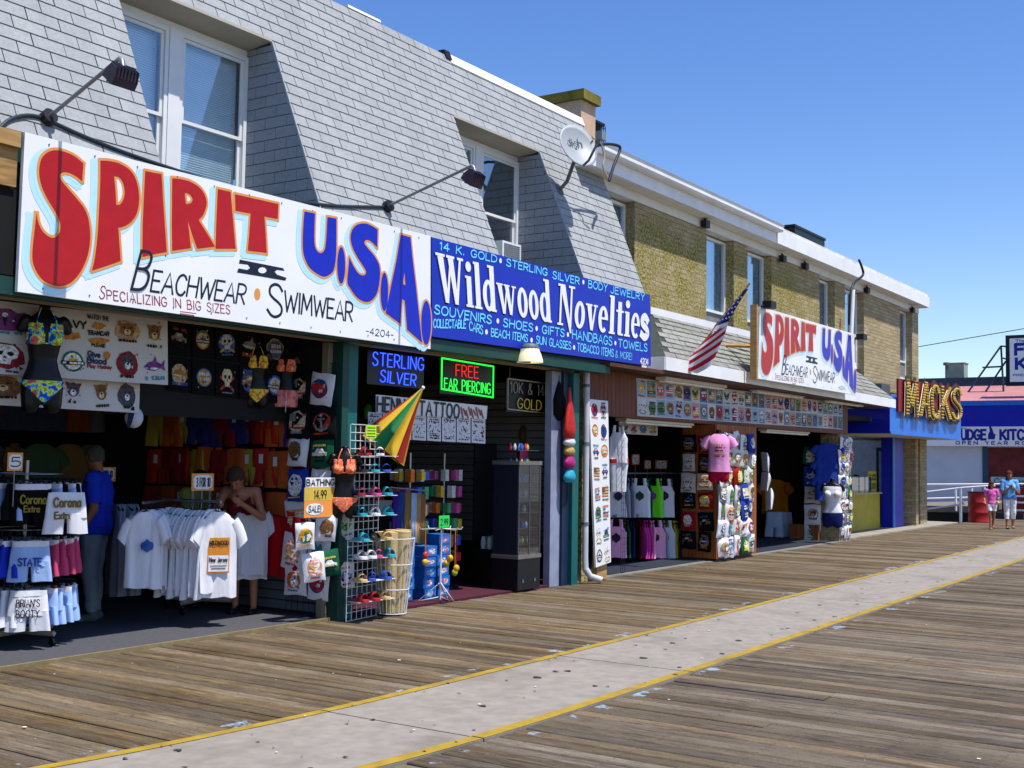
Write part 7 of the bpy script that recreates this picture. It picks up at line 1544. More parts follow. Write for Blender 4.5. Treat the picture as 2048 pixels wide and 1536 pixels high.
# folded parasol leaning out over the grid
ua, ub = PY(845, 777, 8.15), PY(762, 900, 8.45); um = thing('folded_parasol', 'half folded striped red, green and yellow parasol over the shoe grid', 'parasol', ub)
MB().tube([ua+(ua-ub)*.02, ub], .014, 8).build('pole', white, um); ax = (ub-ua).normalized(); s1_ = ax.cross(V((0, -1, 0))).normalized(); s2_ = ax.cross(s1_).normalized(); L_ = (ub-ua).length; UC = [(150, 30, 24), (196, 160, 30), (20, 110, 60), (196, 160, 30)]
for g_ in range(12):
    q = MB(); vs_ = []; m_ = 8; kk = 4
    for j in range(m_+1):
        f = j/m_; r_ = .02+.33*f**1.1
        for k in range(kk+1):
            a = 2*math.pi*(g_+k/kk)/12; rr = r_*(1-.28*math.sin(math.pi*k/kk)*f); vs_.append(ua+ax*(L_*(.02+.98*f))+s1_*rr*math.cos(a)+s2_*rr*math.sin(a)*.75)
    q.add(vs_, [(j*(kk+1)+k, j*(kk+1)+k+1, (j+1)*(kk+1)+k+1, (j+1)*(kk+1)+k) for j in range(m_) for k in range(kk)], smooth=True); q.build('canopy_panel', M('parasol_%d' % (g_ % 4), UC[g_ % 4], .8, .08, 9), um, fix=False)
MB().ball(ua-ax*.01, .022, 8).build('finial', white, um)
# ================================================================== neon signs
def neon(name, c, em): return M(name, c, .3, 0, 1, emit=em)
nb, ng, nr_, nw, ny_ = neon('neon_blue', (40, 70, 255), 3.0), neon('neon_green', (40, 230, 70), 1.3), neon('neon_red', (235, 30, 36), 1.0), M('neon_off_white', (176, 168, 156), .4), M('neon_faint_yellow', (190, 170, 60), .4, emit=.15)  # yellow tubes carry a faint added glow, white ones none
def neonsign(label, tl, br, Y, lines, border=None, tl2=None):
    a, b = PY(*tl, Y), PY(*br, Y); t = thing('neon_sign', label, 'neon sign', (a+b)/2); MB().box((a.x, Y+.02, b.z), (b.x, Y+.035, a.z)).build('backing', M('neon_backing', (8, 8, 14), .4), t)
    for s, bl_, br_, tl_, mat in lines:
        o_, p, q_ = PY(*bl_, Y), PY(*br_, Y), PY(*tl_, Y); words(s, o_, p-o_, q_-o_, NF, .01, .0, .22, 'neon_tube', mat, t, .0062)
    if border:
        P_ = [PY(*x, Y) for x in border[0]]; q = MB(); q.tube([P_[0], P_[1], P_[2], P_[3], P_[0]], .011, 6); q.build('border_tube', border[1], t)
    for x in (a.x+.1, b.x-.1): MB().tube([(x, Y+.03, a.z), (x, Y+.03, 2.9)], .003, 4).build('hanging_chain', alum, t)
neonsign('blue neon sign reading STERLING SILVER', (738, 700), (850, 778), 8.72, [('STERLING', (745, 730), (847, 741), (746, 704), nb), ('SILVER', (760, 763), (831, 772), (762, 740), nb)])
neonsign('green bordered neon sign reading FREE EAR PIERCING', (883, 714), (988, 796), 8.72, [('FREE', (912, 752), (957, 757), (912, 729), nr_), ('EAR PIERCING', (889, 778), (981, 788), (889, 756), ng)], (((884, 716), (987, 733), (986, 795), (883, 778)), ng))
neonsign('barely lit neon sign reading 10K and 14K GOLD', (1015, 755), (1102, 830), 8.72, [('10K & 14K', (1021, 785), (1098, 793), (1021, 763), nw), ('GOLD', (1035, 816), (1082, 821), (1036, 796), ny_)], (((1016, 757), (1102, 768), (1101, 828), (1015, 818)), nw))
# henna banner
hb_ = [PY(752, 789, 8.66), PY(975, 812, 8.66), PY(973, 838, 8.66), PY(752, 826, 8.66)]; t = thing('henna_banner', 'white banner lettered HENNA TATTOO with sheets of designs below', 'banner', (hb_[2]+hb_[3])/2)
MB().slab(hb_, (0, .006, 0)).build('banner', card, t); q = MB(); o_, p, q_ = PY(754, 822, 8.655), PY(918, 836, 8.655), PY(755, 794, 8.655); words('HENNA TATTOO', o_, p-o_, q_-o_, NF, .028, .003, .24, 'lettering', inkm, t)
q = MB()
for k in range(9): ribbon(q, [PY(922+k*5, 815+(k % 3)*3, 8.655), PY(926+k*5, 836-(k % 2)*6, 8.655)], .022, NF, .004+.0003*k)
q.build('red_scribble', M('scribble_red', (140, 14, 40), .6), t)
hen = printmat('henna_designs', (214, 214, 216), [(40, 40, 46), (214, 214, 216), (214, 214, 216), (214, 214, 216), (60, 60, 66)], 9, .7, .06)
for k in range(8):
    x0_ = 735+k*29.6; q = MB(); pquad(q, (x0_+1, 824+k*1.6), (x0_+28.5, 826+k*1.6), (x0_+28.5, 877+k*1.5), (x0_+1, 875+k*1.5), 8.67); q.build('design_sheet', hen, t, fix=False)
# ================================================================== the rest of the novelty shop
# tall wire bin of rolled mats
bk = PG(784, 1228, .01); bn = thing('wire_bin', 'tall white wire bin of rolled straw mats beside the sandals', 'bin', bk); topz = PY(776, 1080, bk.y).z; wm = MATS['wire_white']
for i in range(22): a = 2*math.pi*i/22; MB().tube([bk+V((.15*math.cos(a), .15*math.sin(a), .01)), bk+V((.23*math.cos(a), .23*math.sin(a), topz))], .0045, 5).build('wire', wm, bn)
for f in (.01, .33, .66, 1.0): r_ = .15+.08*f; MB().tube([bk+V((r_*math.cos(2*math.pi*j/24), r_*math.sin(2*math.pi*j/24), topz*f+.006)) for j in range(24)], .007, 6, closed=True).build('hoop', wm, bn)
straw = M('straw_mat', (196, 172, 118), .9, .15, 10, stretch=(1, 1, 8))
for i, (dx, dy) in enumerate(((0, -.10), (.09, -.04), (-.09, -.04), (.06, .08), (-.06, .08), (0, 0))): q = MB(); q.tube([bk+V((dx*.75, dy*.75, .03)), bk+V((dx*1.25, dy*1.25, topz+.06+R.uniform(-.04, .05)))], .062, 14, r2=.088); o = q.build('rolled_mat', straw); tag(o, 'rolled straw beach mat standing in the white wire bin', 'beach mat', 'rolled mats in the wire bin')
# stacked blue cartons
cart = printmat('carton_print', (30, 110, 190), [(30, 110, 190), (40, 130, 210), (206, 60, 50), (220, 226, 230), (30, 110, 190)], 3, .3, .15); cartm = M('carton_blue', (26, 104, 184), .5, .06, 6)
for si, (px, n_) in enumerate(((818, 5), (862, 5), (890, 6))):
    b0 = PG(px, 1203-si*5, .02)+V((0, .12, 0))
    for k in range(n_):
        o_ = V((b0.x+R.uniform(-.03, .03), b0.y+R.uniform(-.02, .02), .022+k*.125)); t = thing('carton', 'blue printed carton, %s from the floor in the %s stack' % (ORD[k], ('left', 'middle', 'right')[si]), 'carton', o_, 'stacked blue cartons'); MB().box(o_+V((-.11, -.1, 0)), o_+V((.11, .1, .122))).build('box', cartm, t); q = MB(); q.quad(o_+V((-.105, -.103, .005)), o_+V((.105, -.103, .005)), o_+V((.105, -.103, .117)), o_+V((-.105, -.103, .117))); q.build('label_print', cart, t, fix=False)
# yo-yo rack
yb = PG(880, 1203, .02); yr = thing('wire_display_stand', 'white wire display stand with hanging yellow yo-yo balls', 'display stand', yb); hz = PY(888, 1060, yb.y).z; wst = M('stand_white', (214, 212, 206), .5)
MB().tube([yb+V((0, 0, .02)), yb+V((0, 0, hz))], .011, 8).build('pole', wst, yr)
for a in (.3, 2.4, 4.5): d_ = V((math.cos(a), math.sin(a), 0)); MB().tube([yb+V((0, 0, .22)), yb+d_*.26+V((0, 0, .012)), yb+d_*.02+V((0, 0, .05))], .007, 6).build('foot', wst, yr)
for a in (.2, 1.3, 2.4, 3.5, 4.6, 5.6): d_ = V((math.cos(a), math.sin(a), 0)); MB().tube([yb+V((0, 0, hz)), yb+d_*.24+V((0, 0, hz-.01)), yb+d_*.26+V((0, 0, hz+.02))], .005, 6).build('hook_arm', wst, yr)
yc = PY(888, 1043, yb.y-.02); MB().cbox(yc, (.20, .008, .14)).build('sign_card', M('card_green', (40, 206, 80), .6, emit=0), yr); q = MB(); text(q, '2.99', yc+V((-.07, -.004, -.04)), (.14, 0, 0), (0, 0, .07), NF, .01, .003); q.build('lettering', inkm, yr)
for i, (a, dz, c_) in enumerate(((2.9, .42, (210, 170, 30)), (2.9, .34, (190, 60, 70)), (.1, .40, (216, 170, 24)), (.3, .46, (216, 180, 40)), (5.9, .56, (150, 170, 40)), (5.4, .50, (216, 150, 30)))):
    d_ = V((math.cos(a), math.sin(a), 0)); p = yb+d_*(.235-.01*i)+V((0, 0, hz-dz)); t = thing('yoyo_ball', '%s yo-yo ball on its string, %s on the white stand' % ('lime' if i == 4 else 'pink' if i == 1 else 'yellow', ORD[i]), 'toy', p, 'yo-yo balls on the white stand'); q = MB(); q.ball(p+V((0, 0, .04)), .042, 12, scale=(1, .8, 1)); q.build('ball', M('yoyo_%d' % i, c_, .4), t); MB().tube([p+V((0, 0, .08)), (p.x, p.y, yb.z+hz-.01)], .004, 5).build('string', M('string_%d' % (i % 2), ((190, 150, 40), (140, 20, 24))[i % 2], .7), t)
# hanging scarves
for i, (px, c_, nm) in enumerate(((792, (60, 24, 130), 'violet'), (803, (24, 60, 130), 'blue'), (816, (150, 120, 60), 'gold'), (826, (176, 190, 214), 'pale blue'), (836, (190, 150, 90), 'amber'), (845, (150, 100, 50), 'brown'))):
    Y = 8.95; p0 = PY(px, 983+i, Y); z0_ = PY(px, 1090, Y).z; q = MB(); n = 10; P_ = [V((p0.x-.05+.1*k/n, Y+.02*math.sin(k*2.1+i), 0)) for k in range(n+1)]; q.add([p+V((0, 0, p0.z)) for p in P_]+[p+V((0, .01*math.sin(k), z0_+R.uniform(0, .04))) for k, p in enumerate(P_)], [(k, k+1, n+k+2, n+k+1) for k in range(n)], smooth=True); o = q.build('hanging_scarf', M('scarf_%d' % i, c_, .6, .15, 9), fix=False); tag(o, '%s scarf hanging in the doorway of the novelty shop' % nm, 'scarf', 'scarves in the doorway'); md = o.modifiers.new('t', 'SOLIDIFY'); md.thickness = .004
o = MB().tube([PY(780, 978, 8.95)+V((0, 0, .02)), PY(852, 985, 8.95)+V((0, 0, .02))], .01, 6).build('scarf_rail', alum); tag(o, 'thin metal rail carrying the scarves', 'rail')
# glass cabinet
cb0 = PG(1035, 1183, .02); x0_, x1_ = cb0.x, PG(1076, 1176, .02).x; Yc = cb0.y; zc = PY(1035, 922, Yc).z; cab = thing('display_cabinet', 'tall narrow glass display cabinet with black base in the shop doorway', 'cabinet', cb0); blk = M('cabinet_black', (18, 18, 24), .4, .1, 5)
MB().box((x0_, Yc, .03), (x1_, Yc+.4, .42)).build('base', blk, cab); MB().box((x0_-.01, Yc-.01, .422), (x1_+.01, Yc+.41, .47)).build('ledge', M('cab_trim', (110, 106, 98), .5), cab); MB().box((x0_-.01, Yc-.01, zc-.05), (x1_+.01, Yc+.41, zc)).build('top', MATS['cab_trim'], cab); MB().box((x0_, Yc+.36, .472), (x1_, Yc+.39, zc-.052)).build('back_panel', M('cab_back', (24, 30, 44), .6), cab)
MB().box((x0_, Yc+.022, .472), (x0_+.012, Yc+.358, zc-.052)).build('side_panel', MATS['cab_back'], cab)
for x in (x0_, x1_-.02, (x0_+x1_)/2-.008): MB().box((x, Yc, .472), (x+.018, Yc+.02, zc-.052)).build('frame_strip', M('strip_grey', (70, 74, 84), .4), cab)
MB().box((x0_+.005, Yc+.004, .475), (x1_-.005, Yc+.008, zc-.055)).build('pane', glass('cabinet_glass', (.8, .86, .9), .10), cab)
for k in range(7):
    z = .60+k*.2; MB().box((x0_+.014, Yc+.03, z), (x1_-.01, Yc+.35, z+.008)).build('shelf', M('shelf_dark', (60, 66, 78), .4), cab)
    for j in range(7):
        c_ = R.choice(((190, 40, 60), (40, 90, 190), (200, 180, 60), (180, 190, 200), (60, 150, 120))); p = V((x0_+.06+j*(x1_-x0_-.1)/7, Yc+.14+R.uniform(-.06, .06), z+.009)); q = MB(); q.lathe(p, [(.018, 0), (.026, .03), (.02, .06), (.008, .09)], 8); o = q.build('trinket', M('trinket_%d%d%d' % c_, c_, .3)); tag(o, 'small bright trinket on the %s shelf of the glass cabinet' % ORD[k], 'trinket', 'trinkets, %s cabinet shelf' % ORD[k])
for xx in (x0_+.1, x1_-.14): MB().box((xx, Yc-.008, .12), (xx+.03, Yc-.001, .16)).build('handle', alum, cab)
# sequinned pouches by the right post
for i, (py0, py1, c_, nm, rx) in enumerate(((775, 880, (196, 30, 20), 'red', .11), (872, 893, (214, 220, 230), 'white', .12), (889, 912, (190, 150, 80), 'gold', .11), (908, 938, (170, 20, 110), 'magenta', .12), (936, 966, (40, 160, 190), 'turquoise', .12))):
    a, b = PY(1139, py0, 8.33), PY(1139, py1, 8.33); h_ = (a.z-b.z)/2; c0_ = (a+b)/2; t = thing('sequin_bag', '%s sequinned bag hanging beside the teal post' % nm, 'bag', c0_-V((0, 0, h_)), 'sequinned bags'); q = MB(); prof = [(.02, -h_), (rx*.7, -h_*.85), (rx, -h_*.4), (rx*.95, 0), (rx*.7, h_*.6), (.02, h_)] if i else [(.03, -h_), (rx*.95, -h_*.93), (rx*1.1, -h_*.6), (rx*.8, 0), (rx*.42, h_*.5), (.015, h_)]; q.loft([[c0_+V((r_*math.cos(2*math.pi*j/16), r_*.6*math.sin(2*math.pi*j/16), z)) for j in range(16)] for r_, z in prof], True); q.build('body', M('sequin_%s' % nm, c_, .25, .5, 120, bump=.8, bscale=180), t); MB().tube([c0_+V((0, 0, h_-.005)), c0_+V((0, .03, h_+.05))], .006, 6).build('cord', blackm, t)
p = PY(1118, 800, 8.45); t = thing('hanging_bag', 'black cloth bag hanging left of the red sequinned bag', 'bag', p-V((0, 0, .3))); q = MB(); q.loft([[p+V((r_*math.cos(2*math.pi*j/14), r_*.5*math.sin(2*math.pi*j/14), z)) for j in range(14)] for r_, z in ((.03, -.28), (.13, -.2), (.14, 0), (.07, .15), (.02, .25))], True); q.build('body', blkfab, t); MB().tube([p+V((0, 0, .24)), p+V((0, 0, .33))], .005, 5).build('cord', blackm, t)
for px, py, c_, nm, Y in ((1048, 905, (226, 80, 130), 'pink', 8.9),):
    p = PY(px, py, Y); t = thing('notice_card', 'small %s price notice in the novelty shop' % nm, 'notice', p); MB().cbox(p, (.20, .006, .20)).build('card', M('card_pink', c_, .6), t); MB().cbox(p+V((-.12, .003, 0)), (.08, .006, .2)).build('side_card', blk, t); MB().tube([p+V((0, 0, .1)), p+V((0, 0, .25))], .003, 4).build('string', blackm, t)
# counter and goods in the dim back
ct = thing('shop_counter', 'dim counter with white bin inside the novelty shop', 'counter', (11.9, 10.2, .02)); MB().box((11.0, 10.0, .02), (12.7, 10.45, .95)).build('base', blk, ct); MB().box((10.95, 9.95, .952), (12.75, 10.5, .99)).build('top', M('counter_dim', (44, 44, 46), .5), ct); MB().box((10.9, 9.6, .02), (12.65, 9.9, .13)).build('plinth', slatgrey, ct)
p = V((12.0, 10.1, .992)); t = thing('plastic_bin', 'white plastic bin of red goods on the dim counter', 'bin', p); q = MB(); q.loft([[p+V((a*sx, b*sy, z)) for sx, sy in ((-1, -1), (1, -1), (1, 1), (-1, 1))] for a, b, z in ((.14, .10, 0), (.17, .12, .14))], True, smooth=False); q.build('tub', M('tub_white', (190, 196, 196), .5), t); q = MB(); q.ball(p+V((0, 0, .15)), .11, 10, scale=(1, .8, .6)); q.build('contents', M('goods_red', (200, 40, 30), .6), t)
for i, (x, y) in enumerate(((10.5, 9.9), (11.6, 9.25), (12.5, 9.4))):
    sp_ = thing('spinner_rack', 'dim spinner rack of small goods, %s from the left inside the novelty shop' % ORD[i], 'display stand', (x, y, .02)); MB().tube([(x, y, .03), (x, y, 1.75)], .02, 8).build('pole', chrome, sp_); MB().lathe((x, y, .022), [(.22, 0), (.22, .02), (.03, .05)], 14).build('base', blk, sp_)
    for k in range(6):
        for j in range(8):
            a = 2*math.pi*j/8+k*.3; c_ = R.choice(((210, 60, 50), (60, 90, 200), (220, 190, 60), (70, 170, 110), (200, 90, 160), (220, 220, 214), (230, 120, 40))); p = V((x+.19*math.cos(a), y+.19*math.sin(a), .42+k*.21)); q = MB(); q.cbox(p, (.075, .075, R.uniform(.10, .16))); q.build('packet', M('packet_%d_%d' % (c_[0], c_[1]), c_, .5, .2, 30), sp_)
for i in range(60):
    y = 11.74; x = 9.9+R.random()*4; z = R.choice((1.05, 1.35, 1.65, 1.95, 2.25)); c_ = R.choice(((220, 60, 44), (220, 130, 44), (80, 80, 190), (190, 170, 90), (90, 200, 70), (220, 50, 130))); q = MB(); q.loft([[V((x+a*math.cos(2*math.pi*j/8), y-.06+.04*math.sin(2*math.pi*j/8), z+h_)) for j in range(8)] for a, h_ in ((.05, 0), (.09, .05), (.08, .16), (.02, .22))], True); o = q.build('hanging_souvenir', M('souv_%d_%d' % (c_[0], c_[1]), c_, .6)); tag(o, 'small coloured souvenir hanging on the dim back slat wall', 'souvenir', 'souvenirs on the dim back wall')
gl_ = PY(1048, 870, 9.3); q = MB(); q.ball(gl_, .10, 10, scale=(1, .6, 1.5)); o = q.build('sequin_purse', M('sequin_darkgold', (90, 64, 20), .3, .6, 90, bump=.8, bscale=150)); tag(o, 'dark gold sequinned purse hanging on the grey slat wall', 'purse')
o = MB().box((13.0, 8.9, .03), (13.55, 9.3, .5)).box((13.02, 9.28, .5), (13.53, 9.3, 1.9)).build('shelf_unit', blk); tag(o, 'dark shelf unit with small goods right of the glass cabinet', 'shelf unit')
for i in range(14):
    p = V((13.06+.07*(i % 7), 9.05+.1*(i//7), .502)); c_ = R.choice(((220, 180, 40), (200, 50, 40), (60, 160, 90), (220, 220, 220))); q = MB(); q.lathe(p, [(.03, 0), (.034, .1), (.02, .16)], 8); o = q.build('souvenir_figure', M('fig_%d_%d' % (c_[0], c_[1]), c_, .5)); tag(o, 'bright small figure crowded on the dark shelf unit', 'souvenir', 'figures on the shelf unit')

# ================================================================== brick shop displays
bp_ = [PY(1178, 798, 8.32), PY(1216, 802, 8.32), PY(1222, 1124, 8.32), PY(1192, 1135, 8.32)]; pb = thing('poster_board', 'tall white leaning board of shirt designs beside the downpipe', 'poster board', (bp_[2]+bp_[3])/2); MB().slab(bp_, (0, .03, 0)).build('board', card, pb)
cp_ = [printmat('board_print_%d' % i, (218, 216, 210), c_, 4, .45, .06) for i, c_ in enumerate(([(200, 30, 30), (218, 216, 210), (220, 160, 40), (218, 216, 210), (40, 40, 40)], [(40, 80, 160), (218, 216, 210), (180, 40, 60), (218, 216, 210)], [(60, 70, 60), (218, 216, 210), (150, 110, 50), (218, 216, 210)]))]
for r_ in range(8):
    for i in range(2):
        f0, f1 = (r_+.06)/8, (r_+.95)/8; L = lambda f: bp_[0].lerp(bp_[3], f); Q = lambda f: bp_[1].lerp(bp_[2], f); g0, g1 = (.06, .46) if i == 0 else (.52, .94); q, ms_ = ink_design((r_*5+i*7+3) % 12, PAL_L[(r_*3+i*5) % 8], lambda u, v, l_: L(f1+(f0-f1)*v).lerp(Q(f1+(f0-f1)*v), g0+(g1-g0)*u)+NF*l_, R); q.build('design_print', ms_, pb, fix=False)
MB().box((bp_[3].x+.1, 8.36, .02), (bp_[2].x-.05, 8.44, .5)).build('foot_timber', woodlt, pb)
wiregrid('wire_grid', 'narrow black wire ladder grid right of the tall poster board', (PG(1222, 1150, .02).x+.05, 8.42, .05), (.16, .02, 0), (0, 0, 2.25), 2, 22, .0035, blackm)
hp = [PY(1273, 756, 8.505), PY(1685, 806, 8.505), PY(1685, 859, 8.505), PY(1275, 832, 8.505)]; hs_ = thing('poster_strip', 'long strip of small coloured poster sheets along the brown header', 'poster strip', (hp[2]+hp[3])/2); MB().slab(hp, (0, .006, 0)).build('strip', sheetm, hs_)
hpr = [printmat('strip_print_%d' % i, (200, 200, 200), c_, 4, 1.3, .03, lines=.5) for i, c_ in enumerate(([(60, 90, 150), (150, 176, 200), (90, 130, 170), (40, 60, 110)], [(160, 60, 70), (200, 200, 200), (120, 60, 110), (190, 120, 90)], [(120, 150, 160), (200, 200, 200), (70, 110, 150), (170, 190, 200)], [(40, 60, 120), (110, 120, 150), (150, 60, 60), (170, 180, 190)]))]
NC = 30; papers = [M('paper_%d' % i, c_, .7, .05, 6) for i, c_ in enumerate(((204, 204, 200), (150, 176, 200), (90, 120, 160), (196, 150, 150), (204, 204, 200), (110, 140, 150)))]
for i in range(NC):
    for r_ in range(2):
        f0, f1 = (i+.05)/NC, (i+.95)/NC; g0, g1 = (.03, .48) if r_ == 0 else (.52, .97); A = lambda f, g: hp[0].lerp(hp[1], f).lerp(hp[3].lerp(hp[2], f), g)+NF*.003; q = MB(); q.quad(A(f0, g1), A(f1, g1), A(f1, g0), A(f0, g0)); pp = q.build('poster', R.choice(papers), hs_, fix=False); q, ms_ = ink_design(R.randrange(12), PAL_L[R.randrange(8)], lambda u, v, l_: A(f0+(f1-f0)*u, g1+(g0-g1)*v)+NF*l_, R); q.build('picture', ms_, pp, fix=False)
ps2 = sheet('short poster strip behind the left strip light of the brick shop', (1238, 845), (1316, 850), (1315, 871), (1238, 867), 9.0, [1238, 1260, 1276, 1296, 1315], 1, [7, 6, 4, 9])
# tank tops, two rails
TK = {}
for nm, c_ in (('white', (222, 222, 228)), ('lime', (110, 226, 40)), ('pink', (240, 164, 196)), ('magenta', (206, 60, 150)), ('yellow', (230, 200, 50)), ('green', (20, 90, 60)), ('navy', (24, 26, 80)), ('grey', (140, 146, 160)), ('maroon', (90, 16, 30))): TK[nm] = tank_mesh('tank_top', fab('tank_'+nm, c_), seed=len(TK))
row1 = [('white', 1236, 1), ('grey', 1242, 0), ('grey', 1248, 0), ('grey', 1254, 0), ('grey', 1261, 0), ('white', 1280, 1), ('green', 1294, 0), ('lime', 1306, 1), ('grey', 1317, 0), ('white', 1329, 1), ('grey', 1340, 0)]; row2 = [('pink', 1232, 1), ('green', 1250, 0), ('navy', 1264, 0), ('maroon', 1276, 0), ('magenta', 1284, 0), ('magenta', 1290, 0), ('magenta', 1296, 0), ('pink', 1303, 0), ('pink', 1311, 1), ('grey', 1322, 0), ('white', 1331, 1), ('yellow', 1341, 0), ('yellow', 1346, 0), ('yellow', 1351, 0), ('yellow', 1358, 1)]
for ri, (row, pt, pb_) in enumerate(((row1, 955, 1034), (row2, 1038, 1115))):
    seen = {}
    for i, (c_, px, face) in enumerate(row):
        Y = 9.35; p = PY(px, pt+(px-1240)*.02, Y); hgt = p.z-PY(px, pb_, Y).z; seen[c_] = seen.get(c_, 0)+1
        t = hang(TK[c_], 'tank_top', '%s tank top, %s from the left on the %s rail' % (c_, ORD[i], ('upper', 'lower')[ri]), 'tank top', p, (CAMANG(p)+R.gauss(0, .1) if face else .9+R.gauss(0, .15)), (.9, 1, hgt/.62), 'tank tops in the brick shop', hanger=True)
        if face:
            q = MB(); q.add([(.07*math.cos(a*.5236), -.045, -.30+.07*math.sin(a*.5236)*(1.2 if a % 2 else .85)) for a in range(12)], [list(range(12))]); local(t, q, 'print_emblem', M('tank_print_%d' % (i % 3), ((40, 30, 60), (150, 50, 130), (30, 60, 40))[i % 3], .8, .4, 30))
for z, lb in ((PY(1300, 950, 9.35).z+.03, 'upper'), (PY(1300, 1033, 9.35).z+.05, 'lower')): o = MB().tube([(PY(1228, 950, 9.35).x, 9.35, z), (PY(1368, 950, 9.35).x, 9.35, z)], .013, 8).build('hanging_rail', alum); tag(o, '%s rail of tank tops in the brick shop' % lb, 'rail')
# white tank and trousers on the ladder grid
p = PY(1237, 850, 8.50); t = hang(TK['white'], 'tank_top', 'white ribbed tank top hanging above white trousers by the poster board', 'tank top', p, CAMANG(p), (.7, 1, .9)); q = MB(); q.loft([cloth_ring(z, .30*k, .06, 20, 1, .006) for z, k in ((-.98, .8), (-.75, .85), (-.55, 1.0), (-.5, .95))], True); local(t, q, 'trousers', wfab); q = MB(); q.loft([cloth_ring(z, .31, .075, 20, 1, .006) for z in (-.56, -.50)], True); local(t, q, 'red_belt', M('belt_red', (190, 30, 30), .7))
# pink tee torso and the pier of folded shirts
torso('display torso in a pink T-shirt and crimson shorts on the wooden pier', PY(1438, 868, 8.28), CAMANG(PY(1438, 868, 8.28))+.1, fab('pink_tee', (222, 150, 196)), fab('crimson', (180, 14, 60)), 'tee', scale=.96); torso('display torso in a white tank top and navy shorts at the right pier', PY(1665, 965, 8.40), CAMANG(PY(1665, 965, 8.4)), wfab, fab('navy_short', (22, 34, 90)), 'tank', scale=1.15)
cols_ = [19.0, 19.31, 19.62, 19.93, 20.24]; kk = 0
for r_ in range(7):
    for i, x in enumerate(cols_):
        if r_ < 2 and i == 0: continue
        z = 2.22-r_*.30-(.02*(i % 2)); kd = R.choice((0, 1, 8, 2, 0, 1, 7, 6)) if i < 3 else R.choice((0, 4, 5, 1, 4, 2, 8, 7)); pack('folded printed shirt on the wooden pier, %s row down, %s from the left' % (ORD[r_], ORD[i]), (x+R.uniform(-.035, .035), 8.375-R.uniform(0, .02), z+R.uniform(-.03, .03)), R.gauss(0, .12), kd, (1.12, 1.5, .98), 'folded shirts on the wooden pier')
for r_ in range(6):
    for i in range(2):
        y = 8.62+.31*i; kd = R.choice((3, 3, 2, 7, 3, 6)); pack('dim folded shirt on the shaded pier side, %s row down, %s from the front' % (ORD[r_], ORD[i]), (18.875, y, 2.15-r_*.33), rad(-90)+R.gauss(0, .08), kd, (1.05, 1.2, .9), 'folded shirts on the shaded pier side')
# white shirts hung on the right edge of the pier
for i, (px, py, h_) in enumerate(((1529, 905, 1.0), (1532, 945, .9), (1538, 978, 1.25))): p = PY(px, py, 8.42); pack('white shirt hung edge on at the right pier edge, %s from the top' % ORD[i], p, .9, 0, (.9, 2.0, h_), 'white shirts at the pier edge')
# right post covered in shirts
for r_ in range(8):
    for i in range(3):
        x = 25.68+.26*i; pack('folded shirt on the right brick post, %s row down, %s from the left' % (ORD[r_], ORD[i]), (x, 8.51, 2.28-r_*.275), R.gauss(0, .15), R.choice((0, 8, 1, 2, 0, 5, 7)), (.95, 1.4, .85), 'folded shirts on the right brick post')
for r_ in range(5): pack('folded shirt inside, left of the right brick post, %s from the top' % ORD[r_], PY(1625, 895+r_*38, 9.1), CAMANG(PY(1625, 900, 9.1)), (5, 4, 2, 1, 1)[r_], (1.5, 1.2, 1.2), 'folded shirts on the inner panel')
for r_ in range(3): t = hang(tee_mesh('tshirt', PCOL[4], .55, .7, .08, r_) if r_ == 0 else BT, 'tshirt', 'blue T-shirt hanging in the right opening, %s from the top' % ORD[r_], 'T-shirt', PY(1655, 885+r_*32, 8.75), CAMANG(PY(1655, 900, 8.75))+.3, (1, 1, .8), 'blue T-shirts in the right opening'); BT = [c_ for c_ in t.children if c_.name.startswith('cloth')][0].data
OJ = tee_mesh('jacket', fab('amber_jersey', (190, 110, 20)), .55, .72, .1, 3)
for i in range(5): hang(OJ, 'jersey', 'amber jersey hanging in the right opening, %s from the left' % ORD[i], 'jersey', PY(1550+i*8, 958, 10.2), (.9 if i else CAMANG(PY(1550, 958, 10.2))), (1.1, 1, 1.1), 'amber jerseys')
PSH = shorts_mesh('shorts', fab('pale_short', (190, 198, 220)), .36, .5, .08, 2)
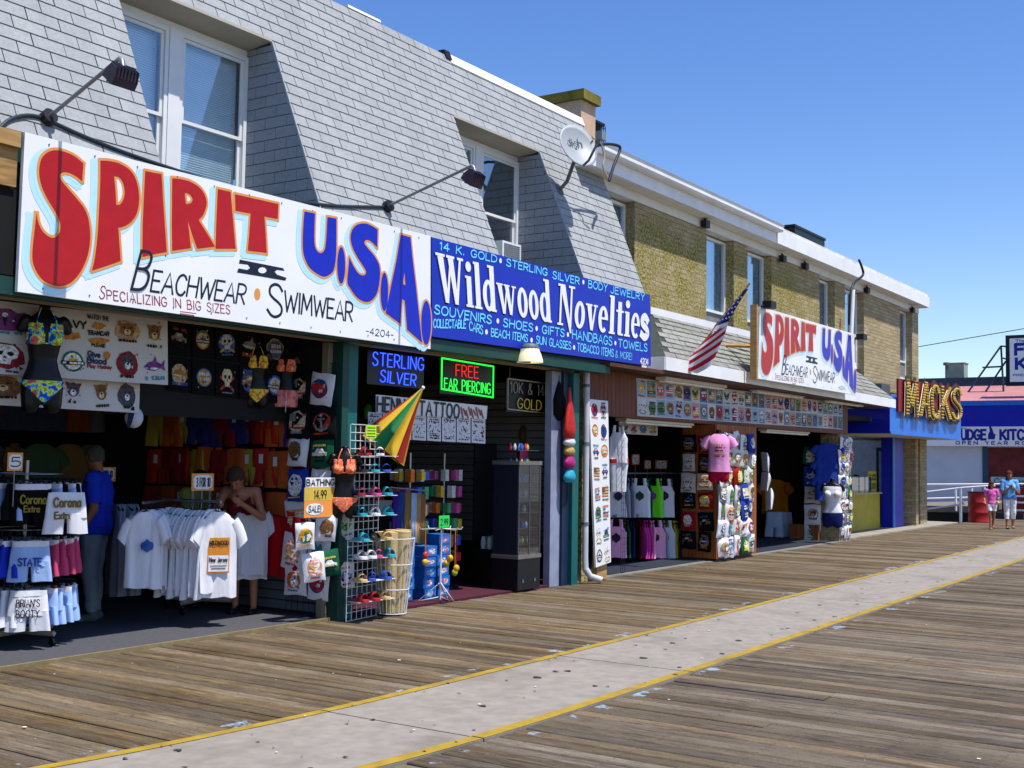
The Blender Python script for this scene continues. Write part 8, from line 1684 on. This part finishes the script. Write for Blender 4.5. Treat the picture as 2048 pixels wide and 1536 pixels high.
for i in range(5): t = hang(PSH, 'shorts', 'pale blue shorts hanging below the amber jerseys, %s from the left' % ORD[i], 'shorts', PY(1548+i*10, 1024, 10.0), CAMANG(PY(1560, 1024, 10))+R.gauss(0, .4), (1, 1, 1.1), 'pale shorts below the jerseys', hanger=False)
# takeaway counter clutter
p = PY(1745, 978, 9.6); t = thing('menu_card', 'yellow price board standing on the takeaway counter', 'menu', (p.x, 9.6, .96)); MB().box((p.x-.35, 9.6, .965), (p.x+.35, 9.63, 1.5)).build('card', M('menu_yellow', (196, 176, 40), .6), t); q = MB(); text(q, 'SLICE', (p.x-.28, 9.598, 1.28), (.56, 0, 0), (0, 0, .13), NF, .03, .003); text(q, '2.00', (p.x-.25, 9.598, 1.05), (.5, 0, 0), (0, 0, .13), NF, .03, .003); q.build('lettering', inkm, t)
for i in range(3): x = PY(1708+i*12, 985, 9.55).x; t = thing('sneeze_guard', 'clear counter guard on the takeaway counter, %s from the left' % ORD[i], 'glass guard', (x, 9.5, .962), 'counter guards'); MB().box((x-.3, 9.5, .962), (x+.3, 9.506, 1.35)).build('pane', glass('guard_glass', (.7, .85, .88), .35), t); MB().box((x-.31, 9.498, 1.352), (x+.31, 9.508, 1.37)).build('rim', alum, t)
# red barrel, bench behind the walkers
bl = PG(1957, 1045); t = thing('steel_barrel', 'red steel drum standing by the ramp railing', 'barrel', bl); q = MB(); q.lathe(bl, [(.29, 0), (.30, .02), (.29, .04), (.29, .28), (.305, .30), (.29, .32), (.29, .58), (.305, .60), (.29, .62), (.29, .86), (.30, .88), (.30, .90), (.27, .90), (.27, .5)], 28); q.build('drum', M('barrel_red', (150, 14, 18), .45, .1, 4, dirt=.2), t); MB().lathe(bl, [(.305, .885), (.31, .9), (.305, .915)], 28, caps=False).build('rim', M('rim_dark', (60, 14, 14), .5), t)
bx = PG(2040, 1038); t = thing('drinks_machine', 'dark red drinks machine behind the walking woman', 'vending machine', bx); MB().box((bx.x, bx.y-.9, 0), (bx.x+.7, bx.y+.55, 1.0)).build('case', M('machine_red', (120, 24, 28), .5), t)
for z in (.25, .5, .7): MB().box((bx.x-.012, bx.y-.8, z), (bx.x-.001, bx.y+.45, z+.06)).build('pale_stripe', white, t)
